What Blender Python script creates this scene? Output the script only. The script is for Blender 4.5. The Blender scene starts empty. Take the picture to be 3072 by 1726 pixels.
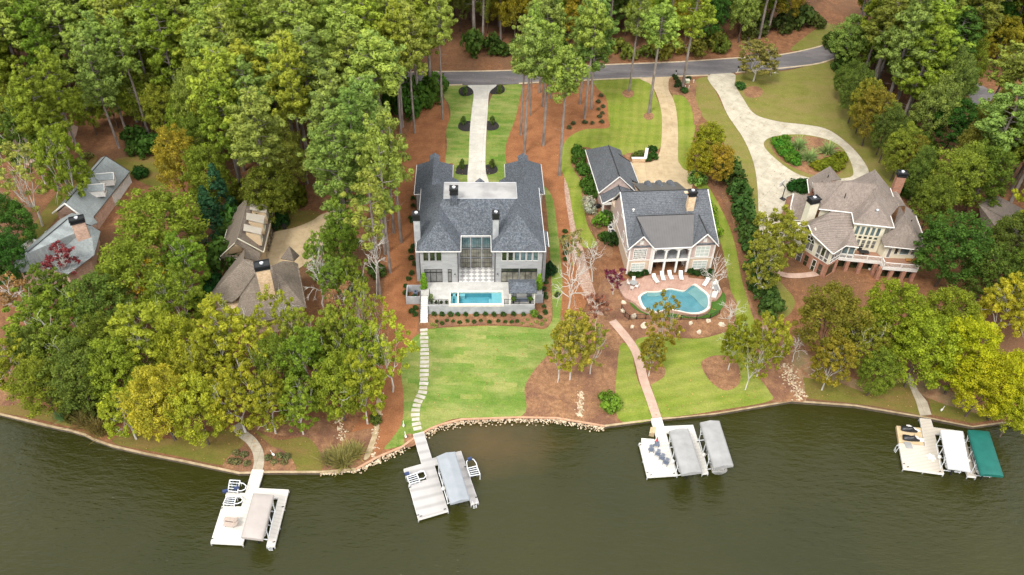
import bpy, bmesh, math, random
import numpy as np
from mathutils import Vector, Matrix
from mathutils.geometry import tessellate_polygon
SC=bpy.context.scene; COL=SC.collection
rad=math.radians
# ---------------------------------------------------------------- camera
CH=90.0; FO=2450.0; PITCH=41.0; ROLL=2.0
cd=bpy.data.cameras.new('camera'); cam=bpy.data.objects.new('camera',cd); COL.objects.link(cam)
cam.location=(0,0,CH)
RM=Matrix.Rotation(rad(90-PITCH),3,'X') @ Matrix.Rotation(rad(ROLL),3,'Z')
cam.rotation_euler=RM.to_euler()
cd.sensor_width=36; cd.lens=FO/3072*36; cd.clip_start=1; cd.clip_end=3000
SC.camera=cam
# ---------------------------------------------------------------- sky, sun, exposure
SUN_EL=52; SUN_AZ=-32     # light from the left and behind the camera
w=bpy.data.worlds.new('World'); SC.world=w; w.use_nodes=True
nt=w.node_tree; bg=nt.nodes['Background']
sk=nt.nodes.new('ShaderNodeTexSky'); sk.sky_type='NISHITA'; sk.sun_disc=False
sk.sun_elevation=rad(SUN_EL); sk.sun_rotation=rad(180+SUN_AZ); sk.dust_density=4; sk.air_density=1.0
hs=nt.nodes.new('ShaderNodeHueSaturation'); hs.inputs['Saturation'].default_value=.35
nt.links.new(sk.outputs[0],hs.inputs['Color'])
cl=nt.nodes.new('ShaderNodeMix'); cl.data_type='RGBA'; cl.inputs[7].default_value=(7.8,7.8,7.7,1)   # thin even cloud
cn=nt.nodes.new('ShaderNodeTexNoise'); cn.inputs['Scale'].default_value=3; cn.inputs['Detail'].default_value=5; cg=nt.nodes.new('ShaderNodeTexCoord'); nt.links.new(cg.outputs['Generated'],cn.inputs['Vector'])
cm=nt.nodes.new('ShaderNodeMapRange'); cm.inputs[1].default_value=.35; cm.inputs[2].default_value=.62; cm.inputs[3].default_value=.2; cm.inputs[4].default_value=.85; nt.links.new(cn.outputs['Fac'],cm.inputs[0]); nt.links.new(cm.outputs[0],cl.inputs[0])
nt.links.new(hs.outputs[0],cl.inputs[6]); nt.links.new(cl.outputs[2],bg.inputs['Color'])
bg.inputs['Strength'].default_value=.145
sl=bpy.data.lights.new('sun','SUN'); sun=bpy.data.objects.new('sun',sl); COL.objects.link(sun)
sl.energy=1.5; sl.angle=rad(14); sl.color=(1,.95,.86)
sun.rotation_euler=(rad(90-SUN_EL),0,rad(SUN_AZ))
SC.view_settings.view_transform='Standard'; SC.view_settings.look='None'; SC.view_settings.gamma=1
SC.view_settings.exposure=.86
# ---------------------------------------------------------------- projection helpers: where a sight line meets the real ground
KY=74.0
def G(y): return .5 if y<KY else .5+.05*(y-KY)
def ray(u,v): return RM@Vector(((u-1536)/FO,-(v-863)/FO,-1.0))
def P(u,v,z):
    d=ray(u,v); t=(z-CH)/d.z; return Vector((d.x*t,d.y*t,z))
def gp(u,v,off=0):
    z=.5
    for _ in range(25): p=P(u,v,z); z=G(p.y)
    p.z=z+off; return p
def D(x,y): return (x*1.1926,y*1.1926)
def Z2(x,y): return (768+x/2.512,y/2.512)
def Z3(x,y): return (1536+x/2.512,y/2.512)
def Z1B(x,y): return (1700+x*.2592,380+y*.2592)
def Z2B(x,y): return (1700+x*.311,680+y*.311)
def Z8(x,y): return (1200+x*.2592,700+y*.2592)
def Z1(x,y): return (x/2.512,y/2.512)
def Z4(x,y): return (2304+x/2.512,y/2.512)
def ZH(x,y): return (600+x/4.823,1350+y/4.823)
def ZI(x,y): return (1150+x/3.808,1200+y/3.808)
def ZJ(x,y): return (1850+x/4.8225,1180+y/4.823)
def ZK(x,y): return (2600+x/3.617,1100+y/3.6175)
def ZC(x,y): return (1840+x/6.578,680+y/6.578)
def ZA(x,y): return (2300+x/7.233,480+y/7.233)
def ZB(x,y): return (2500+x/7.233,480+y/7.233)
def ZCC(x,y): return (2340+x/7.233,640+y/7.233)
def ZDD(x,y): return (2540+x/7.235,640+y/7.235)
def ZE(x,y): return (600+x/3.909,590+y/3.911)
def ZG(x,y): return (20+x/3.8075,450+y/3.808)
# ---------------------------------------------------------------- materials
def newmat(n):
    m=bpy.data.materials.new(n); m.use_nodes=True; return m,m.node_tree,m.node_tree.nodes['Principled BSDF']
def node(t,ty,**k):
    n=t.nodes.new(ty)
    for a,b in k.items():
        if a in n.inputs: n.inputs[a].default_value=b
        else: setattr(n,a,b)
    return n
def ramp(t,fac,stops):
    r=t.nodes.new('ShaderNodeValToRGB'); e=r.color_ramp.elements
    while len(e)<len(stops): e.new(.5)
    for i,(p,c) in enumerate(stops): e[i].position=p; e[i].color=(*c,1)
    t.links.new(fac,r.inputs[0]); return r.outputs[0]
def pos(t,sc=(1,1,1),obj=False,rot=0):
    if obj: g=t.nodes.new('ShaderNodeTexCoord').outputs['Object']
    else: g=t.nodes.new('ShaderNodeNewGeometry').outputs['Position']
    m=node(t,'ShaderNodeMapping'); m.inputs['Scale'].default_value=sc; m.inputs['Rotation'].default_value=(0,0,rot)
    t.links.new(g,m.inputs[0]); return m.outputs[0]
def noise(t,v,sc,det=4,ro=.6):
    n=node(t,'ShaderNodeTexNoise'); n.inputs['Scale'].default_value=sc; n.inputs['Detail'].default_value=det; n.inputs['Roughness'].default_value=ro
    t.links.new(v,n.inputs['Vector']); return n.outputs['Fac']
def mix(t,f,a,b,mode='MIX'):
    m=t.nodes.new('ShaderNodeMix'); m.data_type='RGBA'; m.blend_type=mode
    for s,i in ((f,0),(a,6),(b,7)):
        if isinstance(s,(int,float)): m.inputs[i].default_value=s
        elif isinstance(s,tuple): m.inputs[i].default_value=(*s,1)
        else: t.links.new(s,m.inputs[i])
    return m.outputs[2]
def bump(t,b,h,st,dist):
    n=node(t,'ShaderNodeBump'); n.inputs['Strength'].default_value=st; n.inputs['Distance'].default_value=dist
    t.links.new(h,n.inputs['Height']); t.links.new(n.outputs[0],b.inputs['Normal'])
def mat2(n,c1,c2,sc=1.0,ro=.8,lo=.35,hi=.65,c3=None,sc3=.15,bm=0,obj=False,stretch=(1,1,1),metal=0,fine=None,rot=0):
    """two noise-mixed colours, an optional third in broad patches, optional fine grain"""
    m,t,b=newmat(n); v=pos(t,stretch,obj,rot); f=noise(t,v,sc)
    c=ramp(t,f,[(lo,c1),(hi,c2)])
    if c3: c=mix(t,ramp(t,noise(t,v,sc3,3),[(.45,(0,0,0)),(.62,(1,1,1))]),c,c3)
    if fine:
        g=noise(t,v,fine[0],2,.7); c=mix(t,1.0,c,ramp(t,g,[(.3,(1-fine[1],)*3),(.7,(1+fine[1],)*3)]),'MULTIPLY')
    t.links.new(c,b.inputs['Base Color']); b.inputs['Roughness'].default_value=ro; b.inputs['Metallic'].default_value=metal
    if bm: bump(t,b,f,.6,bm)
    return m
def flat(n,c,ro=.6,var=.08,metal=0,sc=3):
    return mat2(n,tuple(x*(1-var) for x in c),tuple(min(1,x*(1+var)) for x in c),sc,ro,metal=metal,obj=True)
M={}
M['straw']=mat2('pine_straw',(.16,.068,.028),(.26,.118,.052),.9,.95,c3=(.15,.075,.035),sc3=.06,fine=(5,.35),bm=.05)
M['straw_bright']=mat2('fresh_pine_straw',(.23,.088,.032),(.31,.128,.05),.5,.95,fine=(6,.28),bm=.04)
M['bark_mulch']=mat2('bark_mulch',(.20,.098,.045),(.31,.165,.083),1.6,.95,c3=(.17,.08,.045),sc3=.3,fine=(6,.35),bm=.04)
M['black_mulch']=mat2('black_mulch',(.012,.011,.011),(.035,.03,.028),5,.95,fine=(9,.4),bm=.05)
M['dirt']=mat2('bare_earth',(.22,.11,.055),(.34,.2,.11),1.2,.95,c3=(.2,.15,.07),sc3=.4,fine=(6,.25))
M['gravel']=mat2('gravel',(.28,.17,.12),(.45,.32,.25),3,.95,fine=(8,.3))
def lawn(n,c1,c2,c3,stripe=None,brick=False,sc=.5):
    m,t,b=newmat(n); v=pos(t); f=noise(t,v,sc,6,.65)
    c=ramp(t,f,[(.3,c1),(.7,c2)])
    c=mix(t,ramp(t,noise(t,pos(t,(.45,1.25,1)),.26,7,.7),[(.42,(0,0,0)),(.60,(.8,)*3)]),c,c3)
    if brick:
        br=node(t,'ShaderNodeTexBrick'); br.inputs['Scale'].default_value=.5; br.inputs['Color1'].default_value=(.66,.9,.6,1); br.inputs['Color2'].default_value=(1.28,1.12,1.3,1)
        br.inputs['Mortar'].default_value=(1.02,1.02,1.0,1); br.inputs['Mortar Size'].default_value=.01; br.inputs['Brick Width'].default_value=1.6; br.inputs['Row Height'].default_value=.42; br.inputs['Mortar Smooth'].default_value=.5
        nv=node(t,'ShaderNodeTexNoise'); nv.inputs['Scale'].default_value=.7; t.links.new(v,nv.inputs['Vector'])
        ad=node(t,'ShaderNodeVectorMath',operation='MULTIPLY_ADD'); ad.inputs[1].default_value=(.9,.35,0); t.links.new(nv.outputs['Color'],ad.inputs[0]); t.links.new(v,ad.inputs[2]); t.links.new(ad.outputs[0],br.inputs['Vector'])
        f2=ramp(t,noise(t,v,.25,3),[(.34,(.35,)*3),(.6,(1,)*3)])
        c=mix(t,f2,c,mix(t,1.0,c,br.outputs['Color'],'MULTIPLY'))
    if stripe:
        sv=pos(t,(1,1,1),rot=rad(stripe[0])); wv=node(t,'ShaderNodeTexWave'); wv.inputs['Scale'].default_value=stripe[1]; wv.inputs['Distortion'].default_value=2.5; wv.inputs['Detail'].default_value=3; wv.inputs['Detail Scale'].default_value=.6
        t.links.new(sv,wv.inputs['Vector'])
        c=mix(t,1.0,c,ramp(t,wv.outputs['Fac'],[(.2,(.93,.95,.92)),(.8,(1.07,1.05,1.05))]),'MULTIPLY')
    g=noise(t,v,5,3,.7); c=mix(t,1.0,c,ramp(t,g,[(.3,(.78,)*3),(.7,(1.2,)*3)]),'MULTIPLY')
    t.links.new(c,b.inputs['Base Color']); b.inputs['Roughness'].default_value=.9; b.inputs['Specular IOR Level'].default_value=.2
    bump(t,b,g,.5,.05); return m
M['sod']=lawn('fresh_sod',(.095,.165,.024),(.185,.245,.046),(.26,.28,.085),brick=True)
M['lawn']=lawn('mown_lawn',(.135,.19,.018),(.20,.245,.032),(.24,.255,.052),stripe=(8,.16))
M['lawn2']=lawn('diagonal_lawn',(.135,.19,.02),(.205,.25,.036),(.25,.265,.06),stripe=(70,.16))
M['dry_lawn']=lawn('dry_lawn',(.14,.145,.026),(.20,.195,.045),(.22,.175,.06),stripe=None)
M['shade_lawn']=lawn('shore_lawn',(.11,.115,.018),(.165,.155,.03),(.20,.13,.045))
M['turf']=lawn('pool_turf',(.05,.12,.015),(.07,.16,.02),(.06,.13,.02))
def paved(n,c1,c2,joint,size,dark=(.5,.5,.5),rot=0,stain=.5,ro=.8):
    m,t,b=newmat(n); v=pos(t,rot=rad(rot)); c=ramp(t,noise(t,v,.8,5),[(.35,c1),(.65,c2)])
    br=node(t,'ShaderNodeTexBrick',offset=0.0); br.inputs['Scale'].default_value=1; br.inputs['Brick Width'].default_value=size; br.inputs['Row Height'].default_value=size; br.inputs['Mortar Size'].default_value=.03
    br.inputs['Color1'].default_value=(.96,.96,.96,1); br.inputs['Color2'].default_value=(1.04,1.04,1.04,1); br.inputs['Mortar'].default_value=(joint,)*3+(1,)
    t.links.new(v,br.inputs['Vector']); c=mix(t,1.0,c,br.outputs['Color'],'MULTIPLY')
    s=ramp(t,noise(t,v,.35,6,.7),[(.5,(0,0,0)),(.75,(stain,)*3)]); c=mix(t,s,c,mix(t,1.0,c,dark,'MULTIPLY'))
    c=mix(t,1.0,c,ramp(t,noise(t,v,7,2),[(.3,(.92,)*3),(.7,(1.07,)*3)]),'MULTIPLY')
    t.links.new(c,b.inputs['Base Color']); b.inputs['Roughness'].default_value=ro; return m
M['conc_white']=paved('pale_concrete',(.53,.50,.44),(.62,.59,.53),.72,3.4,stain=.35)
M['conc_tan']=paved('tan_concrete',(.43,.325,.19),(.51,.395,.245),.8,3.6,(.62,.58,.5),stain=.6)
M['conc_grey']=paved('weathered_concrete',(.40,.36,.275),(.52,.47,.37),.75,3.2,(.62,.6,.58),35,.7)
M['conc_path']=paved('path_concrete',(.36,.31,.23),(.47,.41,.32),.7,1.5,stain=.5)
M['pink_path']=paved('pink_path',(.45,.30,.235),(.53,.37,.29),.9,1.6,stain=.2)
M['patio']=paved('porcelain_patio',(.44,.43,.405),(.53,.515,.485),.93,.9,rot=3.4,stain=.2,dark=(.8,.8,.8))
M['pavers']=paved('pink_pavers',(.39,.23,.175),(.49,.32,.25),.85,.45,(.75,.65,.6),20,.6)
M['asphalt']=mat2('asphalt',(.135,.12,.122),(.20,.182,.182),.55,.85,c3=(.115,.108,.112),sc3=.16,fine=(6,.22),stretch=(.22,1.3,1))
M['kerb']=mat2('kerb_concrete',(.42,.33,.22),(.56,.45,.31),1,.85)
M['cap']=mat2('seawall_cap',(.32,.24,.13),(.5,.39,.25),1.2,.85)
M['cap_pink']=mat2('seawall_brick_cap',(.42,.23,.14),(.55,.33,.21),1.2,.85)
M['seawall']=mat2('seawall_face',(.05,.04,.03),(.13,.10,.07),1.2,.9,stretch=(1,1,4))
M['stone_lt']=mat2('pale_stone',(.45,.36,.25),(.78,.69,.55),1.6,.85,obj=True,bm=.03)
M['riprap']=mat2('riprap_stone',(.32,.23,.14),(.60,.50,.36),2.2,.9,lo=.4,hi=.6)
M['slab']=mat2('step_stone',(.42,.38,.30),(.56,.53,.47),1.1,.8)
M['white']=flat('white_paint',(.72,.70,.665)); M['cream']=flat('cream_siding',(.70,.66,.52),.7,.04)
M['tan']=flat('tan_siding',(.55,.42,.27),.8,.05); M['mauve']=mat2('mauve_brick',(.44,.335,.30),(.53,.415,.375),2,.85,obj=True)
M['beige_brick']=mat2('beige_brick',(.46,.35,.25),(.58,.46,.35),2.5,.9,obj=True,fine=(8,.15))
def brick(n,c1,c2,mo):
    m,t,b=newmat(n); tc=t.nodes.new('ShaderNodeTexCoord').outputs['Object']
    sx=t.nodes.new('ShaderNodeSeparateXYZ'); t.links.new(tc,sx.inputs[0]); ad=node(t,'ShaderNodeMath',operation='ADD'); t.links.new(sx.outputs[0],ad.inputs[0]); t.links.new(sx.outputs[1],ad.inputs[1])
    cb=t.nodes.new('ShaderNodeCombineXYZ'); t.links.new(ad.outputs[0],cb.inputs[0]); t.links.new(sx.outputs[2],cb.inputs[1])
    br=node(t,'ShaderNodeTexBrick'); br.inputs['Scale'].default_value=1; br.inputs['Brick Width'].default_value=.4; br.inputs['Row Height'].default_value=.15; br.inputs['Mortar Size'].default_value=.012
    br.inputs['Color1'].default_value=(*c1,1); br.inputs['Color2'].default_value=(*c2,1); br.inputs['Mortar'].default_value=(*mo,1); t.links.new(cb.outputs[0],br.inputs['Vector'])
    c=mix(t,1.0,br.outputs['Color'],ramp(t,noise(t,tc,1.5,4),[(.3,(.8,)*3),(.7,(1.15,)*3)]),'MULTIPLY')
    t.links.new(c,b.inputs['Base Color']); b.inputs['Roughness'].default_value=.9; return m
M['red_brick']=brick('red_brick',(.31,.125,.075),(.40,.18,.115),(.45,.32,.25))
M['pink_brick']=brick('pink_brick',(.48,.27,.19),(.62,.42,.32),(.6,.5,.42))
M['stone_ch']=brick('stone_veneer',(.62,.42,.24),(.80,.62,.42),(.45,.33,.22))
M['grey_brick']=mat2('painted_grey_brick',(.28,.285,.295),(.37,.375,.385),1.1,.85,obj=True,stretch=(.5,.5,2.2),c3=(.36,.36,.365),sc3=.5,fine=(9,.10))
M['stucco']=mat2('grey_concrete_wall',(.34,.35,.365),(.45,.46,.47),.9,.85,obj=True,c3=(.32,.33,.345),sc3=.6)
def shingle(n,c1,c2,streak,ang=0):
    m,t,b=newmat(n); v=pos(t,(1,1,1),True); f=noise(t,v,3.2,4,.75); c=ramp(t,f,[(.34,c1),(.66,c2)])
    sv=pos(t,(7,7,.9),True); c=mix(t,1.0,c,ramp(t,noise(t,sv,.9,2,.8),[(.35,(1-streak,)*3),(.65,(1+streak,)*3)]),'MULTIPLY')
    wv=node(t,'ShaderNodeTexWave',bands_direction='Z'); wv.inputs['Scale'].default_value=2.2; wv.inputs['Distortion'].default_value=1.2; wv.inputs['Detail Scale'].default_value=4
    t.links.new(v,wv.inputs['Vector']); c=mix(t,1.0,c,ramp(t,wv.outputs['Fac'],[(.1,(.82,)*3),(.6,(1.08,)*3)]),'MULTIPLY')
    c=mix(t,1.0,c,ramp(t,noise(t,v,.3,3),[(.3,(.86,)*3),(.7,(1.12,)*3)]),'MULTIPLY')
    c=mix(t,ramp(t,noise(t,pos(t,(2.2,2.2,.25),True),.55,5,.7),[(.5,(0,)*3),(.8,(.5,)*3)]),c,mix(t,1.0,c,(.62,.62,.6),'MULTIPLY'))
    t.links.new(c,b.inputs['Base Color']); b.inputs['Roughness'].default_value=.85; return m
M['roof_blue']=shingle('slate_blue_shingles',(.042,.052,.066),(.135,.15,.172),.45)
M['roof_grey']=shingle('grey_shingles',(.06,.067,.078),(.135,.145,.16),.28)
M['roof_brown']=shingle('brown_shingles',(.175,.14,.118),(.26,.215,.185),.16)
M['roof_olive']=shingle('weathered_brown_shingles',(.13,.105,.08),(.21,.17,.135),.2)
M['roof_teal']=shingle('grey_green_shingles',(.22,.25,.255),(.30,.33,.33),.10)
def seam(n,c,sc,ax='X'):
    m,t,b=newmat(n); v=pos(t,(1,1,1),True); wv=node(t,'ShaderNodeTexWave',bands_direction=ax,wave_profile='SAW'); wv.inputs['Scale'].default_value=sc; t.links.new(v,wv.inputs['Vector'])
    cc=mix(t,ramp(t,wv.outputs['Fac'],[(.0,(1,)*3),(.12,(0,)*3)]),c,tuple(x*.55 for x in c)); cc=mix(t,1.0,cc,ramp(t,noise(t,v,.7,4),[(.3,(.9,)*3),(.7,(1.1,)*3)]),'MULTIPLY')
    t.links.new(cc,b.inputs['Base Color']); b.inputs['Roughness'].default_value=.5; b.inputs['Metallic'].default_value=.0; return m
M['metal_dark']=seam('dark_seam_metal',(.105,.10,.10),.75); M['metal_tan']=seam('tan_seam_metal',(.38,.34,.28),.8,'Y')
M['membrane']=mat2('membrane_roof',(.235,.23,.225),(.30,.29,.285),.4,.35,obj=True,c3=(.38,.37,.36),sc3=.25)
M['black']=flat('black_metal',(.015,.016,.018),.4); M['dark']=flat('dark_finish',(.02,.02,.022),.6); M['steel']=flat('galvanised_steel',(.55,.56,.58),.4,.08,.5)  # dark: near-black finish of ridge caps, bin wheel and door frames
M['alu']=flat('white_tube',(.72,.74,.76),.4); M['blue']=flat('blue_plastic',(.03,.05,.13),.5); M['navy']=flat('slate_blue_plastic',(.12,.145,.20),.6)
M['copper']=mat2('chimney_cap_top',(.3,.32,.34),(.75,.76,.78),2,.4,obj=True)
M['wood']=flat('wood_decking',(.33,.18,.12),.8); M['teak']=flat('teak',(.42,.20,.06),.7); M['sling']=flat('tan_sling',(.42,.34,.29),.8)
M['red']=flat('red_plastic',(.5,.03,.04),.5); M['glaze']=None
def glass(n,c,c2=None):
    m,t,b=newmat(n); v=pos(t,(1,1,1),True); cc=ramp(t,noise(t,v,.9,3),[(.35,c),(.65,c2 or c)]); t.links.new(cc,b.inputs['Base Color']); b.inputs['Roughness'].default_value=.06; b.inputs['Specular IOR Level'].default_value=.8; return m
M['glass']=glass('dark_window_glass',(.012,.02,.014),(.035,.05,.02)); M['glass_blue']=glass('blue_window_glass',(.05,.09,.10),(.14,.2,.21)); M['glass_grey']=glass('grey_window_glass',(.10,.10,.10),(.2,.2,.19)); M['glass_pale']=glass('curtained_glass',(.42,.47,.44),(.55,.6,.56))  # window panes in dark, blue, mid-grey and pale tones
M['glass_hall']=glass('great_room_glass',(.10,.095,.075),(.24,.23,.18))
def deckmat(n,c,line,sc,rot):
    m,t,b=newmat(n); v=pos(t,(1,1,1),rot=rad(rot)); wv=node(t,'ShaderNodeTexWave',bands_direction='Y'); wv.inputs['Scale'].default_value=sc; wv.inputs['Distortion'].default_value=.6; t.links.new(v,wv.inputs['Vector'])
    cc=ramp(t,wv.outputs['Fac'],[(.0,tuple(x*(1-line) for x in c)),(.5,c)]); cc=mix(t,1.0,cc,ramp(t,noise(t,v,.6,5),[(.3,(.93,)*3),(.7,(1.06,)*3)]),'MULTIPLY')
    t.links.new(cc,b.inputs['Base Color']); b.inputs['Roughness'].default_value=.7; return m
M['deck1']=deckmat('white_decking',(.63,.595,.545),.10,.6,12); M['deck2']=deckmat('grey_decking',(.46,.44,.43),.22,.22,-18); M['deck3']=deckmat('bright_white_decking',(.67,.645,.60),.09,.6,-15); M['deck4']=deckmat('sandy_decking',(.56,.505,.43),.10,.6,-14)
M['fab1']=mat2('taupe_canopy',(.37,.33,.305),(.41,.37,.345),.6,.8,obj=True); M['fab2']=mat2('silver_canopy',(.27,.295,.32),(.315,.34,.37),.6,.7,obj=True); M['fab3']=mat2('grey_canopy',(.26,.26,.255),(.33,.33,.328),.6,.8,obj=True,bm=.03)
M['fab4']=mat2('white_canopy',(.55,.55,.56),(.66,.66,.67),.8,.8,obj=True,bm=.1,stretch=(.5,2,1)); M['fab5']=mat2('teal_canopy',(.0,.095,.078),(.004,.125,.10),.6,.7,obj=True)
M['hull']=flat('white_gelcoat',(.75,.74,.72),.25); M['pad']=flat('tan_plastic',(.55,.42,.25),.6)
M['bark']=mat2('pine_bark',(.16,.13,.115),(.30,.26,.23),1.4,.95,stretch=(1,1,.4),obj=True,bm=.05); M['bark_dark']=mat2('dark_bark',(.07,.05,.04),(.14,.10,.08),1.4,.95,stretch=(1,1,.4),obj=True)
M['bark_pale']=mat2('pale_bark',(.42,.39,.35),(.66,.63,.58),1.2,.9,stretch=(1,1,.5),obj=True)
def leafmat(n,trans=.35,var=.4):
    m,t,b=newmat(n); oi=t.nodes.new('ShaderNodeObjectInfo'); at=t.nodes.new('ShaderNodeAttribute'); at.attribute_name='tone'
    c=mix(t,1.0,oi.outputs['Color'],ramp(t,at.outputs['Fac'],[(0,(1-var,1-var*.85,1-var*.5)),(.5,(1,1,1)),(1,(1+var*1.2,1+var,1+var*.7))]),'MULTIPLY')
    hs=node(t,'ShaderNodeHueSaturation'); mr=node(t,'ShaderNodeMapRange'); mr.inputs[3].default_value=.485; mr.inputs[4].default_value=.515; t.links.new(oi.outputs['Random'],mr.inputs[0]); t.links.new(mr.outputs[0],hs.inputs['Hue']); t.links.new(c,hs.inputs['Color'])
    b.inputs['Roughness'].default_value=.7; b.inputs['Specular IOR Level'].default_value=.08
    t.links.new(hs.outputs[0],b.inputs['Base Color']); tr=t.nodes.new('ShaderNodeBsdfTranslucent'); t.links.new(hs.outputs[0],tr.inputs[0])
    ms=t.nodes.new('ShaderNodeMixShader'); ms.inputs[0].default_value=trans; t.links.new(b.outputs[0],ms.inputs[1]); t.links.new(tr.outputs[0],ms.inputs[2])
    t.links.new(ms.outputs[0],t.nodes['Material Output'].inputs[0]); return m
M['leaf']=leafmat('leaves'); M['needle']=leafmat('pine_needles',.25,.3)
def pigment(n,c):  # water surface of a pool: see-through, reflective
    m,t,b=newmat(n); t.nodes.remove(b); tr=t.nodes.new('ShaderNodeBsdfTransparent'); tr.inputs[0].default_value=(*c,1); gl=t.nodes.new('ShaderNodeBsdfGlossy'); gl.inputs['Roughness'].default_value=.03
    fr=t.nodes.new('ShaderNodeFresnel'); fr.inputs[0].default_value=1.33; ms=t.nodes.new('ShaderNodeMixShader'); t.links.new(fr.outputs[0],ms.inputs[0]); t.links.new(tr.outputs[0],ms.inputs[1]); t.links.new(gl.outputs[0],ms.inputs[2]); t.links.new(ms.outputs[0],t.nodes['Material Output'].inputs[0])
    bp=node(t,'ShaderNodeBump'); bp.inputs['Strength'].default_value=.12; bp.inputs['Distance'].default_value=.01; t.links.new(noise(t,pos(t),2.5,2),bp.inputs['Height']); t.links.new(bp.outputs[0],gl.inputs['Normal']); t.links.new(bp.outputs[0],fr.inputs['Normal']); return m
M['poolw']=pigment('pool_water_surface',(.80,.96,.98))
M['plaster']=mat2('pool_plaster',(.09,.30,.37),(.13,.37,.44),.8,.6); M['ledge']=mat2('shallow_plaster',(.24,.47,.52),(.30,.53,.57),.8,.6); M['plaster2']=mat2('grey_pool_plaster',(.12,.25,.29),(.16,.32,.355),.8,.6); M['ledge2']=mat2('grey_shallow_plaster',(.24,.34,.335),(.29,.39,.375),.8,.6)
M['coping']=mat2('stone_coping',(.62,.56,.48),(.76,.71,.63),2,.7)
def watermat():
    m,t,b=newmat('lake_water'); v=pos(t)
    a=noise(t,pos(t,(.55,1.6,1),rot=rad(24)),.75,3,.55); a2=noise(t,pos(t,(.6,1.7,1),rot=rad(-12)),2.2,3,.6)
    ad=node(t,'ShaderNodeMath',operation='MULTIPLY_ADD'); ad.inputs[1].default_value=.35; t.links.new(a2,ad.inputs[0]); t.links.new(a,ad.inputs[2])
    c=ramp(t,noise(t,v,.03,3),[(.35,(.024,.026,.0048)),(.65,(.033,.033,.0065))])
    # shallow silty cove in front of the riprap
    s=node(t,'ShaderNodeMapping',vector_type='POINT'); g=t.nodes.new('ShaderNodeNewGeometry').outputs['Position']; sb=node(t,'ShaderNodeVectorMath',operation='SUBTRACT'); q=P(1480,1330,0); sb.inputs[1].default_value=(q.x,q.y,0); t.links.new(g,sb.inputs[0])
    ml=node(t,'ShaderNodeVectorMath',operation='MULTIPLY'); ml.inputs[1].default_value=(1/17,1/10,0); t.links.new(sb.outputs[0],ml.inputs[0]); ln=node(t,'ShaderNodeVectorMath',operation='LENGTH'); t.links.new(ml.outputs[0],ln.inputs[0])
    nn=node(t,'ShaderNodeMath',operation='MULTIPLY_ADD'); nn.inputs[1].default_value=.7; t.links.new(noise(t,v,.15,4),nn.inputs[0]); t.links.new(ln.outputs['Value'],nn.inputs[2])
    c=mix(t,ramp(t,nn.outputs[0],[(.35,(.85,)*3),(1.0,(.25,)*3)]) ,c,(.15,.085,.026)) if False else mix(t,ramp(t,nn.outputs[0],[(.4,(.6,)*3),(1.3,(0,)*3)]),c,(.11,.066,.02))
    t.links.new(c,b.inputs['Base Color']); b.inputs['Roughness'].default_value=.10; b.inputs['IOR'].default_value=1.4
    wnd=ramp(t,noise(t,pos(t,(.6,1,1)),.035,3),[(.35,(.35,)*3),(.65,(1,)*3)])
    hm=node(t,'ShaderNodeMath',operation='MULTIPLY'); t.links.new(ad.outputs[0],hm.inputs[0]); t.links.new(wnd,hm.inputs[1]); bump(t,b,hm.outputs[0],.85,.34); return m
M['water']=watermat()
def checker():
    m,t,b=newmat('diamond_checker_tiles'); v=pos(t,(1,1.0,1),True,rad(45)); ck=node(t,'ShaderNodeTexChecker'); ck.inputs['Scale'].default_value=1.48; ck.inputs['Color1'].default_value=(.66,.65,.63,1); ck.inputs['Color2'].default_value=(.34,.335,.33,1); t.links.new(v,ck.inputs[0]); t.links.new(ck.outputs[0],b.inputs['Base Color']); b.inputs['Roughness'].default_value=.6; return m
M['checker']=checker()
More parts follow.
